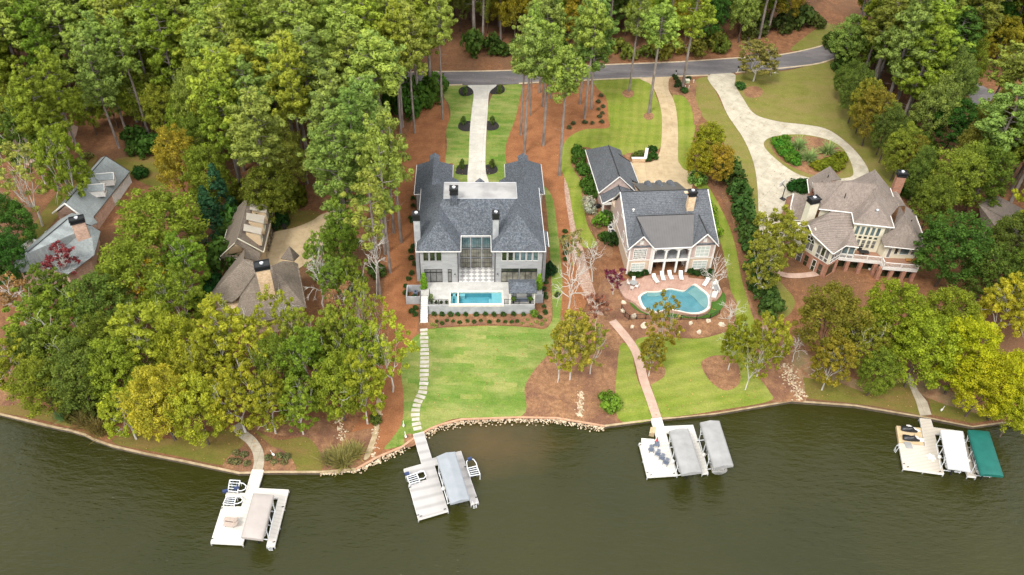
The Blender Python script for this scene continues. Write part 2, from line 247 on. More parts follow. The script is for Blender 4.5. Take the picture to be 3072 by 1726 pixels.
# ---------------------------------------------------------------- mesh helpers
class MB:
    def __init__(s): s.v=[]; s.f=[]; s.m=[]; s.mi=0
    def add(s,vs,fs):
        o=len(s.v); s.v+= [tuple(p) for p in vs]; s.f+=[tuple(i+o for i in f) for f in fs]; s.m+=[s.mi]*len(fs); return s
    def box(s,x0,y0,z0,x1,y1,z1):
        return s.add([(x0,y0,z0),(x1,y0,z0),(x1,y1,z0),(x0,y1,z0),(x0,y0,z1),(x1,y0,z1),(x1,y1,z1),(x0,y1,z1)],[(0,3,2,1),(4,5,6,7),(0,1,5,4),(1,2,6,5),(2,3,7,6),(3,0,4,7)])
    def cbox(s,c,sz,rz=0,rx=0):
        R=Matrix.Rotation(rz,3,'Z')@Matrix.Rotation(rx,3,'X'); c=Vector(c); a,b,d=[q/2 for q in sz]
        vs=[c+R@Vector((x,y,z)) for z in (-d,d) for x,y in ((-a,-b),(a,-b),(a,b),(-a,b))]
        return s.add(vs,[(0,3,2,1),(4,5,6,7),(0,1,5,4),(1,2,6,5),(2,3,7,6),(3,0,4,7)])
    def prism(s,pts,z0,z1):
        pts=[(p[0],p[1]) for p in pts]; n=len(pts)
        ar=sum(pts[i][0]*pts[(i+1)%n][1]-pts[(i+1)%n][0]*pts[i][1] for i in range(n))
        if ar<0: pts=pts[::-1]
        zz=(lambda z,i:z[i] if isinstance(z,(list,tuple)) else z)
        vs=[(x,y,z0) for x,y in pts]+[(x,y,z1) for x,y in pts]
        tris=tessellate_polygon([[Vector((x,y,0)) for x,y in pts]])
        fs=[]
        for a,b,c in tris:
            A,B,C=pts[a],pts[b],pts[c]
            if (B[0]-A[0])*(C[1]-A[1])-(B[1]-A[1])*(C[0]-A[0])<0: a,c=c,a
            fs+= [(a+n,b+n,c+n),(c,b,a)]
        fs+=[(i,(i+1)%n,(i+1)%n+n,i+n) for i in range(n)]
        return s.add(vs,fs)
    def slab(s,pts,th=.16):   # 3D polygon given top face, extruded straight down
        n=len(pts); nz=Vector((0,0,0)); V=[Vector(p) for p in pts]
        for i in range(n): nz+=V[i].cross(V[(i+1)%n])
        if nz.z<0: V=V[::-1]
        vs=V+[p-Vector((0,0,th)) for p in V]
        return s.add(vs,[tuple(range(n)),tuple(range(2*n-1,n-1,-1))]+[(i,i+n,(i+1)%n+n,(i+1)%n) for i in range(n)])
    def tube(s,p,q,r,n=6,r2=None,cap=True):
        p,q=Vector(p),Vector(q); d=(q-p)
        if d.length<1e-6: return s
        d.normalize(); a=d.orthogonal().normalized(); b=d.cross(a); r2=r if r2 is None else r2
        vs=[p+(a*math.cos(2*math.pi*i/n)+b*math.sin(2*math.pi*i/n))*r for i in range(n)]+[q+(a*math.cos(2*math.pi*i/n)+b*math.sin(2*math.pi*i/n))*r2 for i in range(n)]
        fs=[(i,(i+1)%n,(i+1)%n+n,i+n) for i in range(n)]
        if cap: fs+=[tuple(range(n-1,-1,-1)),tuple(range(n,2*n))]
        return s.add(vs,fs)
    def path(s,pts,r,n=6):
        for a,b in zip(pts,pts[1:]): s.tube(a,b,r,n)
        return s
    def ball(s,c,r,nu=10,nv=7,sq=(1,1,1),jit=0,rng=random):
        c=Vector(c); vs=[c+Vector((0,0,r*sq[2]))]
        for j in range(1,nv):
            t=math.pi*j/nv
            for i in range(nu):
                p=2*math.pi*i/nu; k=r*(1+rng.uniform(-jit,jit)); vs.append(c+Vector((math.sin(t)*math.cos(p)*k*sq[0],math.sin(t)*math.sin(p)*k*sq[1],math.cos(t)*k*sq[2])))
        vs.append(c-Vector((0,0,r*sq[2]))); L=len(vs)-1; fs=[(0,1+i,1+(i+1)%nu) for i in range(nu)]
        for j in range(nv-2):
            for i in range(nu): a=1+j*nu+i; b=1+j*nu+(i+1)%nu; fs.append((a,a+nu,b+nu,b))
        a=1+(nv-2)*nu; fs+=[(a+i,L,a+(i+1)%nu) for i in range(nu)]
        return s.add(vs,fs)
    def build(s,name,mat,parent=None,smooth=False):
        me=bpy.data.meshes.new(name); me.from_pydata([tuple(v) for v in s.v],[],s.f)
        ms=mat if isinstance(mat,(list,tuple)) else [mat]
        for x in ms: me.materials.append(M[x] if isinstance(x,str) else x)
        if len(ms)>1: me.polygons.foreach_set('material_index',s.m)
        if smooth: me.polygons.foreach_set('use_smooth',[True]*len(s.f))
        me.update(); o=bpy.data.objects.new(name,me); COL.objects.link(o)
        if parent: o.parent=parent
        return o
def tag(o,label=None,cat=None,group=None,kind=None):
    if label: o['label']=label
    if cat: o['category']=cat
    if group: o['group']=group
    if kind: o['kind']=kind
    return o
def thing(name,label,cat,loc=(0,0,0),rz=0,group=None):
    o=bpy.data.objects.new(name,None); COL.objects.link(o); o.location=loc; o.rotation_euler=(0,0,rz); o.empty_display_size=.3
    return tag(o,label,cat,group)
def kids(o): return [c for c in COL.objects if c.parent==o]
def dup(o,loc,rz=0,label=None,group=None,scale=None,color=None,ch=None):
    r=o.copy(); COL.objects.link(r); r.location=loc; r.rotation_euler=(0,0,rz)
    if label: r['label']=label
    if group: r['group']=group
    if scale: r.scale=scale
    if color: r.color=(*color,1)
    for c,gs in (ch if ch is not None else [(c,kids(c)) for c in kids(o)]):
        d=c.copy(); COL.objects.link(d); d.parent=r
        if color: d.color=(*color,1)
        for g in gs: e=g.copy(); COL.objects.link(e); e.parent=d
    return r
def smooth_loop(pts,k=5,closed=True):
    out=[]; n=len(pts); rng=range(n) if closed else range(n-1)
    for i in rng:
        p0,p1,p2,p3=[pts[(i+j)%n] if closed else pts[min(max(i+j,0),n-1)] for j in (-1,0,1,2)]
        for a in range(k):
            t=a/k; out.append(tuple(.5*((2*p1[c])+(-p0[c]+p2[c])*t+(2*p0[c]-5*p1[c]+4*p2[c]-p3[c])*t*t+(-p0[c]+3*p1[c]-3*p2[c]+p3[c])*t**3) for c in (0,1)))
    if not closed: out.append(pts[-1])
    return out
LAY=[0]
def region(name,pts,mat,off=None,smooth=True,kind='structure',world=False,k=5):
    """a ground sheet draped on the terrain, outline in photograph pixels or world metres"""
    if off is None: LAY[0]+=1; off=.006+.0015*LAY[0]
    if smooth: pts=smooth_loop(pts,k)
    w2=[Vector((p[0],p[1],0)) for p in pts] if world else [Vector((q.x,q.y,0)) for q in (gp(*p) for p in pts)]
    tr=tessellate_polygon([w2]); bm=bmesh.new(); vs=[bm.verts.new(p) for p in w2]
    for a,b,c in tr:
        A,B,C=w2[a],w2[b],w2[c]
        if (B-A).cross(C-A).z<0: a,c=c,a
        try: bm.faces.new((vs[a],vs[b],vs[c]))
        except ValueError: pass
    bmesh.ops.bisect_plane(bm,geom=bm.verts[:]+bm.edges[:]+bm.faces[:],plane_co=(0,KY,0),plane_no=(0,1,0))
    for v in bm.verts: v.co.z=G(v.co.y)+off
    bm.normal_update()
    me=bpy.data.meshes.new(name); bm.to_mesh(me); bm.free(); me.materials.append(M[mat]); o=bpy.data.objects.new(name,me); COL.objects.link(o)
    if kind: o['kind']=kind
    return o
def ribbon(line,w,k=5,smooth=True,pix=True):
    """closed outline of a strip of constant width along a centre line"""
    l=smooth_loop(line,k,False) if smooth else line
    q=[Vector((p.x,p.y)) for p in (gp(*a) for a in l)] if pix else [Vector(a) for a in l]
    L=[];R=[]
    for i,p in enumerate(q):
        d=(q[min(i+1,len(q)-1)]-q[max(i-1,0)]).normalized(); n=Vector((-d.y,d.x)); L.append(p+n*w/2); R.append(p-n*w/2)
    return [tuple(p) for p in L+R[::-1]]
def kerbmesh(line,w,h,z_under=.1,pix=True,smooth=True,k=4,zf=G):
    l=smooth_loop(line,k,False) if smooth else line
    q=[Vector((p.x,p.y)) for p in (gp(*a) for a in l)] if pix else [Vector(a) for a in l]
    m=MB(); vs=[]
    for i,p in enumerate(q):
        d=(q[min(i+1,len(q)-1)]-q[max(i-1,0)]).normalized(); n=Vector((-d.y,d.x)); a=p+n*w/2; b=p-n*w/2
        vs+=[(a.x,a.y,zf(a.y)-z_under),(a.x,a.y,zf(a.y)+h),(b.x,b.y,zf(b.y)+h),(b.x,b.y,zf(b.y)-z_under)]
    n=len(q); fs=[]
    for i in range(n-1):
        for j in range(4): a=i*4+j; b=i*4+(j+1)%4; fs.append((a,b,b+4,a+4))
    fs+=[(0,3,2,1),((n-1)*4,(n-1)*4+1,(n-1)*4+2,(n-1)*4+3)]
    return m.add(vs,fs)
# ================================================================ the setting: ground, water, lawns, drives, road
SHORE=[(-700,1150),(-300,1190),(0,1243),(175,1285),(207,1291),(255,1305),(279,1318),(318,1332),(342,1340),(438,1362),(549,1384),(653,1406),(717,1420),(756,1419),(787,1417),(960,1417),(1068,1408),(1133,1372),(1205,1342),(1247,1312),(1288,1288),(1324,1274),(1384,1259),(1551,1253),(1670,1255),(1813,1279),(1968,1259),(2147,1241),(2374,1203),(2565,1217),(2780,1253),(2917,1280),(3012,1267),(3100,1277),(3500,1290),(4200,1250)]
SW=[P(u,v,.5) for u,v in SHORE]
tag(region('ground',[(p.x,p.y) for p in SW]+[(520,SW[-1].y),(700,1100),(-700,1100),(-420,SW[0].y)],'straw',0,False,world=True),kind='structure')
wb=MB(); wb.add([(-450,-150,0),(450,-150,0),(450,110,0),(-450,110,0)],[(0,1,2,3)]); tag(wb.build('lake_water','water'),kind='structure')
def sq(l,f): return [f(*p) for p in l]
# --- fresh straw beds
region('pine_straw_bed',sq([(1055,262),(1112,248),(1128,275),(1130,315),(1120,345),(1122,400),(1122,470),(1050,470),(1045,560),(1047,700),(1050,830),(1030,862),(1008,925),(1015,990),(1012,1060),(985,1105),(960,1135),(930,1150),(900,1155),(880,1100),(930,1000),(960,800),(975,600),(1000,430)],D),'straw_bright')
region('pine_straw_bed',sq([(1308,215),(1500,215),(1530,250),(1532,315),(1515,335),(1470,345),(1440,370),(1425,400),(1422,440),(1440,520),(1450,600),(1470,700),(1475,760),(1455,790),(1420,800),(1410,790),(1415,720),(1410,650),(1400,560),(1388,500),(1375,474),(1362,465),(1300,440),(1272,400),(1270,380),(1280,340),(1295,300),(1305,255)],D),'straw_bright')
region('gravel_path',sq([(1423,430),(1438,470),(1452,560),(1470,640),(1492,720),(1520,800),(1500,800),(1462,720),(1445,640),(1432,560),(1420,480)],D),'gravel')
region('pine_straw_bed',sq([(1384,815),(1405,800),(1460,790),(1540,800),(1600,850),(1590,870),(1560,880),(1552,930),(1548,1000),(1555,1060),(1520,1070),(1400,1050),(1312,1048),(1320,975),(1345,930),(1380,890),(1405,850)],D),'bark_mulch')
region('bark_mulch',sq([(1540,805),(1500,760),(1520,700),(1560,700),(1600,780),(1700,800),(1850,790),(1870,720),(1890,760),(1910,800),(1960,850),(2000,900),(2030,1000),(1990,1010),(1940,1010),(1930,985),(1890,935),(1870,890),(1850,830),(1760,850),(1640,845),(1598,860),(1570,850)],D),'bark_mulch')
region('bare_earth',sq([(1990,880),(2050,900),(2100,930),(2180,960),(2290,940),(2340,960),(2420,1000),(2500,1040),(2420,1040),(2330,1000),(2280,975),(2180,1000),(2100,975),(2040,960),(2020,990),(2000,950)],D),'dirt')
region('bark_mulch',sq([(640,1070),(800,1050),(860,1090),(940,1080),(930,1150),(895,1178),(812,1186),(800,1140),(760,1100),(700,1095)],D),'bark_mulch')
# --- lawns
region('lawn',sq([(967,1130),(985,1105),(1012,1060),(1015,990),(1008,925),(1030,862),(1062,835),(1080,828),(1150,823),(1250,820),(1330,824),(1368,828),(1384,815),(1390,795),(1388,740),(1384,640),(1378,560),(1372,500),(1362,470),(1375,474),(1390,500),(1400,560),(1410,650),(1415,720),(1410,790),(1410,815),(1405,850),(1380,890),(1345,930),(1320,975),(1312,1047),(1160,1052),(1110,1065),(1080,1077),(1045,1098),(1010,1121)],D),'sod')
region('lawn',sq([(1410,655),(1622,650),(1638,700),(1627,850),(1612,1000),(1607,1250),(1612,1390),(1500,1390),(1490,1240),(1430,1230),(1440,1100),(1435,980),(1465,880),(1455,790),(1420,740)],Z2),'sod')
region('lawn',sq([(1254,217),(1310,213),(1307,250),(1296,300),(1281,340),(1271,380),(1274,460),(1222,460),(1222,400),(1226,300),(1230,260),(1245,228)],D),'sod')
region('lawn',sq([(640,602),(970,590),(1050,640),(1090,740),(1135,850),(1135,1040),(1100,1130),(1000,1138),(850,1168),(700,1150),(560,1110),(500,1130),(465,1170),(450,1220),(470,1290),(505,1340),(520,1400),(540,1560),(570,1700),(640,1850),(520,1850),(460,1620),(430,1440),(400,1350),(370,1270),(362,1190),(390,1090),(450,1020),(560,975),(725,965),(728,900),(722,800),(700,720),(640,665)],Z3),'lawn')
region('lawn',sq([(1692,238),(1715,240),(1738,265),(1748,300),(1748,330),(1738,380),(1745,420),(1775,460),(1800,500),(1830,560),(1850,620),(1865,700),(1885,770),(1905,850),(1870,890),(1850,800),(1840,740),(1830,690),(1815,620),(1790,570),(1770,500),(1745,460),(1730,440),(1710,425),(1703,400),(1703,300)],D),'lawn')
region('lawn',sq([(1745,208),(1782,194),(1800,230),(1830,290),(1870,350),(1895,410),(1905,470),(1912,520),(1918,600),(1950,690),(2000,760),(1960,800),(1910,700),(1880,640),(1860,560),(1850,480),(1840,400),(1800,330),(1765,290),(1750,250)],D),'dry_lawn')
region('lawn',sq([(1843,195),(1880,183),(1950,181),(2000,174),(2060,158),(2110,150),(2130,200),(2150,260),(2190,310),(2230,370),(2260,430),(2290,500),(2200,470),(2186,432),(2165,395),(2130,358),(2080,325),(2020,313),(1960,306),(1900,288),(1870,250),(1850,215)],D),'dry_lawn')
region('lawn',sq([(1560,870),(1575,866),(1590,892),(1602,950),(1625,1000),(1642,1055),(1562,1060),(1548,1000),(1553,920)],D),'lawn2')
region('lawn',sq([(1598,860),(1640,847),(1760,852),(1850,832),(1872,862),(1895,930),(1935,985),(1938,1008),(1850,1026),(1665,1050),(1650,1010),(1630,950),(1612,905)],D),'lawn2')
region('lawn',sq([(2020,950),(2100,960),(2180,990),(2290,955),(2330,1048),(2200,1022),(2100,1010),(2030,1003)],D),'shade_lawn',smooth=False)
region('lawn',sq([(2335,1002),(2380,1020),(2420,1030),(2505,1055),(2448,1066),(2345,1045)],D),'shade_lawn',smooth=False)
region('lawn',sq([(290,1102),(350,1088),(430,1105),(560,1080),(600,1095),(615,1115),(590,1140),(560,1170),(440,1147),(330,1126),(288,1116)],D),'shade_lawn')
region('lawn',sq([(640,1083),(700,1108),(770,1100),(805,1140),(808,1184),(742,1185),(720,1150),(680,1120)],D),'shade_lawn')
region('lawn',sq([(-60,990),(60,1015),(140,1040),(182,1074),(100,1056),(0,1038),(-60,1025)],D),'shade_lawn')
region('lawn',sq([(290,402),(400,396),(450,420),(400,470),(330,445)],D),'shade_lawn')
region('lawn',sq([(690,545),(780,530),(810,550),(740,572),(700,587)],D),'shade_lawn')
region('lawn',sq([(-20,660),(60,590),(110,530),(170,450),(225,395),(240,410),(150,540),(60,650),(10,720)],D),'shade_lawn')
region('lawn',sq([(2075,60),(2095,70),(2090,100),(2050,120),(1990,128),(2010,105)],D),'dry_lawn')
# --- beds inside lawns
for q,r,s in ((( 1580,236),15,1),((1632,293),13,1),((1895,232),24,.85)): region('tree_ring',[D(q[0]+r*math.cos(a),q[1]+r*.72*s*math.sin(a)) for a in [i*math.pi/5 for i in range(10)]],'bark_mulch')
region('tree_ring',sq([(1612,915),(1640,905),(1668,918),(1672,945),(1650,962),(1628,968),(1618,940)],D),'bark_mulch')
region('tree_ring',sq([(1765,910),(1800,895),(1850,905),(1862,960),(1830,983),(1795,968),(1770,935)],D),'bark_mulch')
region('tree_ring',sq([(0,975),(35,960),(62,985),(60,1010),(20,1022),(-10,1015)],D),'bark_mulch')
region('flower_bed',sq([(560,1176),(580,1145),(610,1130),(630,1135),(645,1165),(640,1186),(600,1186)],D),'bark_mulch')
region('flower_bed',sq([(668,1130),(700,1128),(725,1145),(740,1165),(740,1186),(668,1187)],D),'bark_mulch')
region('flower_bed',sq([(1018,1098),(1035,1092),(1048,1106),(1045,1120),(1022,1125)],D),'bark_mulch',smooth=True)
region('flower_bed',sq([(1176,240),(1210,232),(1300,500),(1385,640),(1385,900),(1330,1010),(1360,940),(1340,800),(1300,735),(1215,715),(1185,690),(1176,620)],Z3)[:0]+sq([(1180,610),(1210,585),(1300,590),(1385,620),(1385,720),(1400,800),(1430,860),(1400,930),(1372,940),(1365,870),(1340,790),(1290,725),(1215,715),(1185,680)],Z3),'bark_mulch')
region('flower_bed',sq([(560,1120),(500,1135),(455,1180),(448,1240),(480,1310),(510,1350),(520,1420),(545,1560),(600,1700),(680,1900),(760,1900),(650,1400),(560,1200)],Z3),'bark_mulch')
region('flower_bed',sq([(850,1168),(930,1150),(1010,1135),(1100,1128),(1095,1180),(1050,1222),(900,1225)],Z3),'bark_mulch')
region('flower_bed',sq([(1370,1130),(1430,1200),(1500,1300),(1600,1450),(1680,1600),(1740,1800),(1700,1800),(1640,1600),(1560,1470),(1480,1330),(1400,1230)],Z3),'bark_mulch')
for pts in ([(1528,680),(1560,655),(1600,655),(1640,690),(1622,718),(1575,728),(1535,715)],[(1762,690),(1800,655),(1850,642),(1875,670),(1865,700),(1810,712),(1768,710)],[(1523,950),(1540,920),(1580,915),(1618,920),(1616,985),(1570,992),(1530,975)],[(1735,925),(1745,915),(1800,918),(1830,945),(1825,970),(1790,985),(1740,980)],[(1505,1290),(1525,1250),(1580,1245),(1606,1248),(1604,1315),(1560,1320),(1510,1312)],[(1730,1250),(1790,1245),(1820,1270),(1815,1300),(1780,1315),(1732,1312)]):
    region('black_mulch_bed',sq(pts,Z2),'black_mulch')
region('island_lawn',sq([(1920,365),(1940,345),(2000,338),(2060,345),(2110,365),(2135,395),(2147,430),(2140,447),(2100,452),(2050,452),(2000,437),(1950,400)],D),'dry_lawn')
region('island_bed',sq([(1942,370),(1960,350),(2010,342),(2070,350),(2110,375),(2122,400),(2118,430),(2090,450),(2040,440),(1990,420),(1955,395)],D),'bark_mulch')
region('island_bed',sq([(2075,345),(2095,350),(2105,372),(2120,385),(2132,400),(2120,415),(2100,405),(2080,380)],D),'black_mulch')
region('terrace_bed',sq([(1074,792),(1200,790),(1360,788),(1368,760),(1370,740),(1386,740),(1388,795),(1382,815),(1366,826),(1330,822),(1250,818),(1150,820),(1085,826),(1074,815)],D),'bark_mulch')
# --- drives, paths, road
region('driveway',sq([(1603,640),(1808,638),(1765,690),(1752,740),(1746,850),(1736,1000),(1729,1200),(1732,1300),(1748,1400),(1603,1400),(1604,1200),(1611,1000),(1625,850),(1640,720),(1632,680)],Z2),'conc_white')
region('driveway',sq([(968,590),(1208,572),(1183,600),(1182,680),(1215,750),(1240,850),(1251,1000),(1252,1200),(1266,1242),(1300,1282),(1352,1302),(1368,1345),(1360,1400),(1320,1470),(1100,1470),(950,1420),(900,1300),(890,1232),(1040,1226),(1095,1185),(1122,1100),(1130,900),(1110,780),(1078,690),(1040,635)],Z3),'conc_tan')
region('driveway',sq([(1780,192),(1845,186),(1850,215),(1870,250),(1900,289),(1960,307),(2020,314),(2080,326),(2130,360),(2166,398),(2185,435),(2160,455),(2140,470),(2050,480),(2030,500),(2030,560),(1990,600),(1925,620),(1912,600),(1908,540),(1905,470),(1895,410),(1870,350),(1830,290),(1808,240)],D),'conc_grey')
region('island_lawn',sq([(1921,366),(1940,346),(2000,339),(2060,346),(2110,366),(2134,396),(2146,430),(2140,446),(2100,451),(2050,451),(2000,436),(1950,400)],D),'dry_lawn')
region('island_bed',sq([(1942,372),(1960,352),(2010,344),(2070,350),(2110,375),(2122,400),(2118,430),(2090,448),(2040,440),(1990,420),(1955,395)],D),'bark_mulch')
region('driveway',sq([(40,430),(120,408),(200,318),(212,340),(203,395),(92,425),(60,440)],D)[:0]+sq([(90,1050),(300,1010),(520,930),(590,960),(580,1010),(510,1170),(380,1220),(230,1260),(120,1200)],Z1),'pink_path',smooth=False)
region('driveway',sq([(668,600),(690,585),(740,574),(785,556),(810,540),(850,530),(870,545),(845,590),(800,640),(770,665),(700,700),(660,650)],D),'conc_tan')
region('driveway',sq([(2425,200),(2500,235),(2530,290),(2540,360),(2500,340),(2470,290),(2440,250)],D),'asphalt')
RT=[(250,95),(500,128),(700,155),(840,172),(980,182),(1110,181),(1290,178),(1500,165),(1700,157),(1850,147),(1960,139),(2050,121),(2095,104),(2180,60),(2300,0)]
RB=[(2440,30),(2250,110),(2110,145),(2040,164),(1960,178),(1850,184),(1700,193),(1550,199),(1290,213),(1100,216),(980,218),(840,212),(700,195),(500,165),(250,130)]
region('road',sq(RT+RB,D),'asphalt',smooth=True)
for nm,l in (('kerb',RT),('kerb',RB[:4]+[(1850,184)]),('kerb',[(1782,190),(1700,193)]),('kerb',[(1615,197),(1550,199),(1400,206),(1305,211)]),('kerb',[(1163,214),(1100,216),(980,218),(840,212),(700,195)])):
    tag(kerbmesh(sq(l,D),.45,.11).build(nm,'kerb'),kind='structure')
region('waterfront_path',ribbon(sq([(592,1070),(610,1092),(632,1110),(648,1135),(652,1160),(648,1186)],D),1.35),'conc_path',smooth=False,world=True)
region('waterfront_path',ribbon(sq([(1540,808),(1570,843),(1596,880),(1610,920),(1620,960),(1638,1010),(1652,1052)],D),1.35),'pink_path',smooth=False,world=True)
region('waterfront_path',sq([(2288,940),(2310,985),(2332,1012),(2343,1045),(2314,1047),(2303,1010),(2288,975),(2278,945)],D),'conc_path',smooth=False)
region('garden_path',ribbon(sq([(1930,640),(1945,670),(1965,690),(2000,695),(2050,690),(2075,680)],D),1.2),'pink_path',smooth=False,world=True)
region('drainage_swale',sq([(955,985),(962,1010),(955,1070),(945,1110),(930,1150),(915,1155),(935,1100),(945,1060),(947,1010)],D),'cap',smooth=True)
# --- seawall, caps and riprap
def zero(y): return 0
wl=[(p.x,p.y) for p in SW]
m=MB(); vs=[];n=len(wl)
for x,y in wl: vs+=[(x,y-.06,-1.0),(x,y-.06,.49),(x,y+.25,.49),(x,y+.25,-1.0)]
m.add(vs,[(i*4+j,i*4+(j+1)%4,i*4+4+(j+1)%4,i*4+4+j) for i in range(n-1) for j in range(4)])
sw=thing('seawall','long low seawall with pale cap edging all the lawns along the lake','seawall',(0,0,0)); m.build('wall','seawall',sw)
kerbmesh(wl[:17],.30,.10,0,False,False,zf=lambda y:.50).build('cap','cap',sw); kerbmesh(wl[16:26],.30,.10,0,False,False,zf=lambda y:.50).build('cap','cap_pink',sw); kerbmesh(wl[25:],.30,.10,0,False,False,zf=lambda y:.50).build('cap','cap',sw)
rng=random.Random(4); m=MB()
ln=[Vector(p) for p in wl[15:26]]
for a,b in zip(ln,ln[1:]):
    L=(b-a).length; d=(b-a).normalized(); nn=Vector((d.y,-d.x)); wd=1.5 if a is not ln[0] else .6
    for i in range(int(L*24)):
        s=rng.uniform(0,L); t=abs(rng.gauss(.0,.22))*wd; t=min(t,.95); p=a+d*s+nn*(t+.1); r=rng.uniform(.06,.15)
        m.ball((p.x,p.y,.38-.28*t),r,5,4,(1,1,.7),.3,rng)
tag(m.build('riprap','riprap'),'pale broken riprap stones heaped against the seawall','rocks',kind='stuff')
m=MB()
for q0,q1,w_ in (((1975,915),(2015,1008),1.4),((850,1050),(862,1110),.8),((955,985),(938,1150),.55),((1462,985),(1458,1048),.55)):
    a,b=gp(*D(*q0)),gp(*D(*q1))
    for i in range(260 if w_>1 else (90 if w_>.7 else 170)):
        t=rng.random(); p=a.lerp(b,t); p.x+=rng.gauss(0,w_*.45); p.z=G(p.y)+.02; m.ball(p,rng.uniform(.06,.17),5,4,(1,1,.7),.3,rng)
tag(m.build('drainage_rocks','riprap'),'pale stones filling the drainage channels down to the lake','rocks',kind='stuff')
# fallen leaves and straw clumps keep the forest floor from reading as a flat sheet
# ================================================================ building helpers
def walls(par,pts,z0,z1,mat,name='wall'): return MB().prism(pts,z0,z1).build(name,mat,par)
def window(par,A,B,u0,u1,z0,z1,nx=1,nz=1,frame='white',pane='glass',fw=.09,mw=.045,name='window',depth=.09,outer=True):
    """window on the wall line A->B (seen left to right from outside), u in metres from A"""
    A=Vector((A[0],A[1],0)); B=Vector((B[0],B[1],0)); d=(B-A).normalized(); n=Vector((d.y,-d.x,0)); rz=math.atan2(d.y,d.x)
    def bar(m,ua,ub,za,zb,dep,off=0): c=A+d*((ua+ub)/2)+n*(off+dep/2-.01); m.cbox((c.x,c.y,(za+zb)/2),(ub-ua,dep,zb-za),rz)
    f=MB(); bar(f,u0-fw,u1+fw,z1,z1+fw,depth); bar(f,u0-fw,u1+fw,z0-fw,z0,depth+.03); bar(f,u0-fw,u0,z0,z1,depth); bar(f,u1,u1+fw,z0,z1,depth)
    for i in range(1,nx): u=u0+(u1-u0)*i/nx; bar(f,u-mw/2,u+mw/2,z0,z1,depth*.7)
    for i in range(1,nz): z=z0+(z1-z0)*i/nz; bar(f,u0,u1,z-mw/2,z+mw/2,depth*.62)
    o=f.build(name,frame,par); g=MB(); bar(g,u0,u1,z0,z1,.03); g.build('pane',pane,o); return o
def roof(par,faces,mat,th=.16,name='roof'):
    m=MB()
    for f in faces: m.slab(f,th)
    return m.build(name,mat,par)
def line(par,segs,r,mat,name,n=5,closed=False):
    for s in segs: o=MB().path(s,r,n).build(name,mat,par)
    return o
def box(par,name,mat,*b): return MB().box(*b).build(name,mat,par)
def chimney(par,x,y,z0,z1,sx,sy,mat,rz=0,cap=.9,capmat='black',two=1):
    c=MB().cbox((x,y,(z0+z1)/2),(sx,sy,z1-z0),rz).build('chimney',mat,par)
    k=MB(); k.cbox((x,y,z1+.06),(sx+.25,sy+.25,.12),rz); R=Matrix.Rotation(rz,3,'Z')
    for i,j in ((-1,-1),(1,-1),(1,1),(-1,1)): q=R@Vector((i*(sx/2-.05),j*(sy/2-.05),0)); k.cbox((x+q.x,y+q.y,z1+cap/2),(.14,.14,cap),rz)
    k.cbox((x,y,z1+cap*.45),(sx-.1,sy-.1,cap*.7),rz); k.cbox((x,y,z1+cap),(sx+.3,sy+.3,.14),rz)
    for i in (-1,1): q=R@Vector((0,i*(sy/2+.02),0)); k.cbox((x+q.x,y+q.y,z1+cap+.13),(sx+.2,.09,.14),rz)
    for i in (-1,1): q=R@Vector((i*(sx/2+.02),0,0)); k.cbox((x+q.x,y+q.y,z1+cap+.13),(.09,sy+.2,.14),rz)
    k.build('chimney_cap',capmat,c)
    f=MB()
    for i in range(two): q=R@Vector((0 if two==1 else (i-.5)*sx*.5,0,0)); f.tube((x+q.x,y+q.y,z1+cap+.06),(x+q.x,y+q.y,z1+cap+.32),.24,8,.3)
    f.build('flue','copper',c); return c
def rail(par,pts,h=1.0,gap=.16,mat='black',name='railing',r=.03,post=.06,every=2.0):
    """metal railing along 3D points"""
    m=MB()
    for a,b in zip(pts,pts[1:]):
        a,b=Vector(a),Vector(b); L=(b-a).length; up=Vector((0,0,1))
        m.tube(a+up*h,b+up*h,r*1.3,4); m.tube(a+up*.12,b+up*.12,r,4)
        for i in range(int(L/gap)+1): p=a.lerp(b,min(1,i*gap/L)); m.tube(p+up*.1,p+up*h,r*.6,3,cap=False)
        k=max(1,round(L/every))
        for i in range(k+1): p=a.lerp(b,i/k); m.tube(p,p+up*(h+.06),post,4)
    return m.build(name,mat,par)
# ================================================================ the grey house with the rectangular pool
zp=3.5; E1=10.1
H1=thing('lake_house','large grey brick house with slate blue roof, checkered terrace and rectangular pool','house',(-14.735,100.086,0),rad(3.387))
walls(H1,[(0,0),(6.05,0),(6.05,3.8),(11.85,3.8),(11.85,0),(19.57,0),(19.57,17),(0,17)],1.2,10.05,'grey_brick')
walls(H1,[(-1.4,17.0),(4.4,17.0),(4.4,26),(-1.4,26)],1.5,9.0,'grey_brick'); walls(H1,[(14.6,17.0),(20.5,17.0),(20.5,26.2),(14.6,26.2)],1.5,9.0,'grey_brick')
D3=14.35
RF=[[(-.5,-.4,E1),(6.5,-.4,E1),(3,3.1,13.6)],[(-.5,-.4,E1),(3,3.1,13.6),(3,7.2,13.6),(3.72,7.95,D3),(3.72,12.5,D3),(-.5,17.3,E1)],
 [(6.5,-.4,E1),(6.5,3.7,E1),(3,7.2,13.6),(3,3.1,13.6)],[(6.5,3.7,E1),(11.3,3.7,E1),(15.55,7.95,D3),(3.72,7.95,D3),(3,7.2,13.6)],
 [(11.3,3.7,E1),(11.3,-.4,E1),(15.55,3.85,D3),(15.55,7.95,D3)],[(11.3,-.4,E1),(19.85,-.4,E1),(15.55,3.85,D3)],[(19.85,-.4,E1),(19.85,17.3,E1),(15.55,12.5,D3),(15.55,3.85,D3)],
 [(19.85,17.3,E1),(-.5,17.3,E1),(3.72,12.5,D3),(15.55,12.5,D3)]]
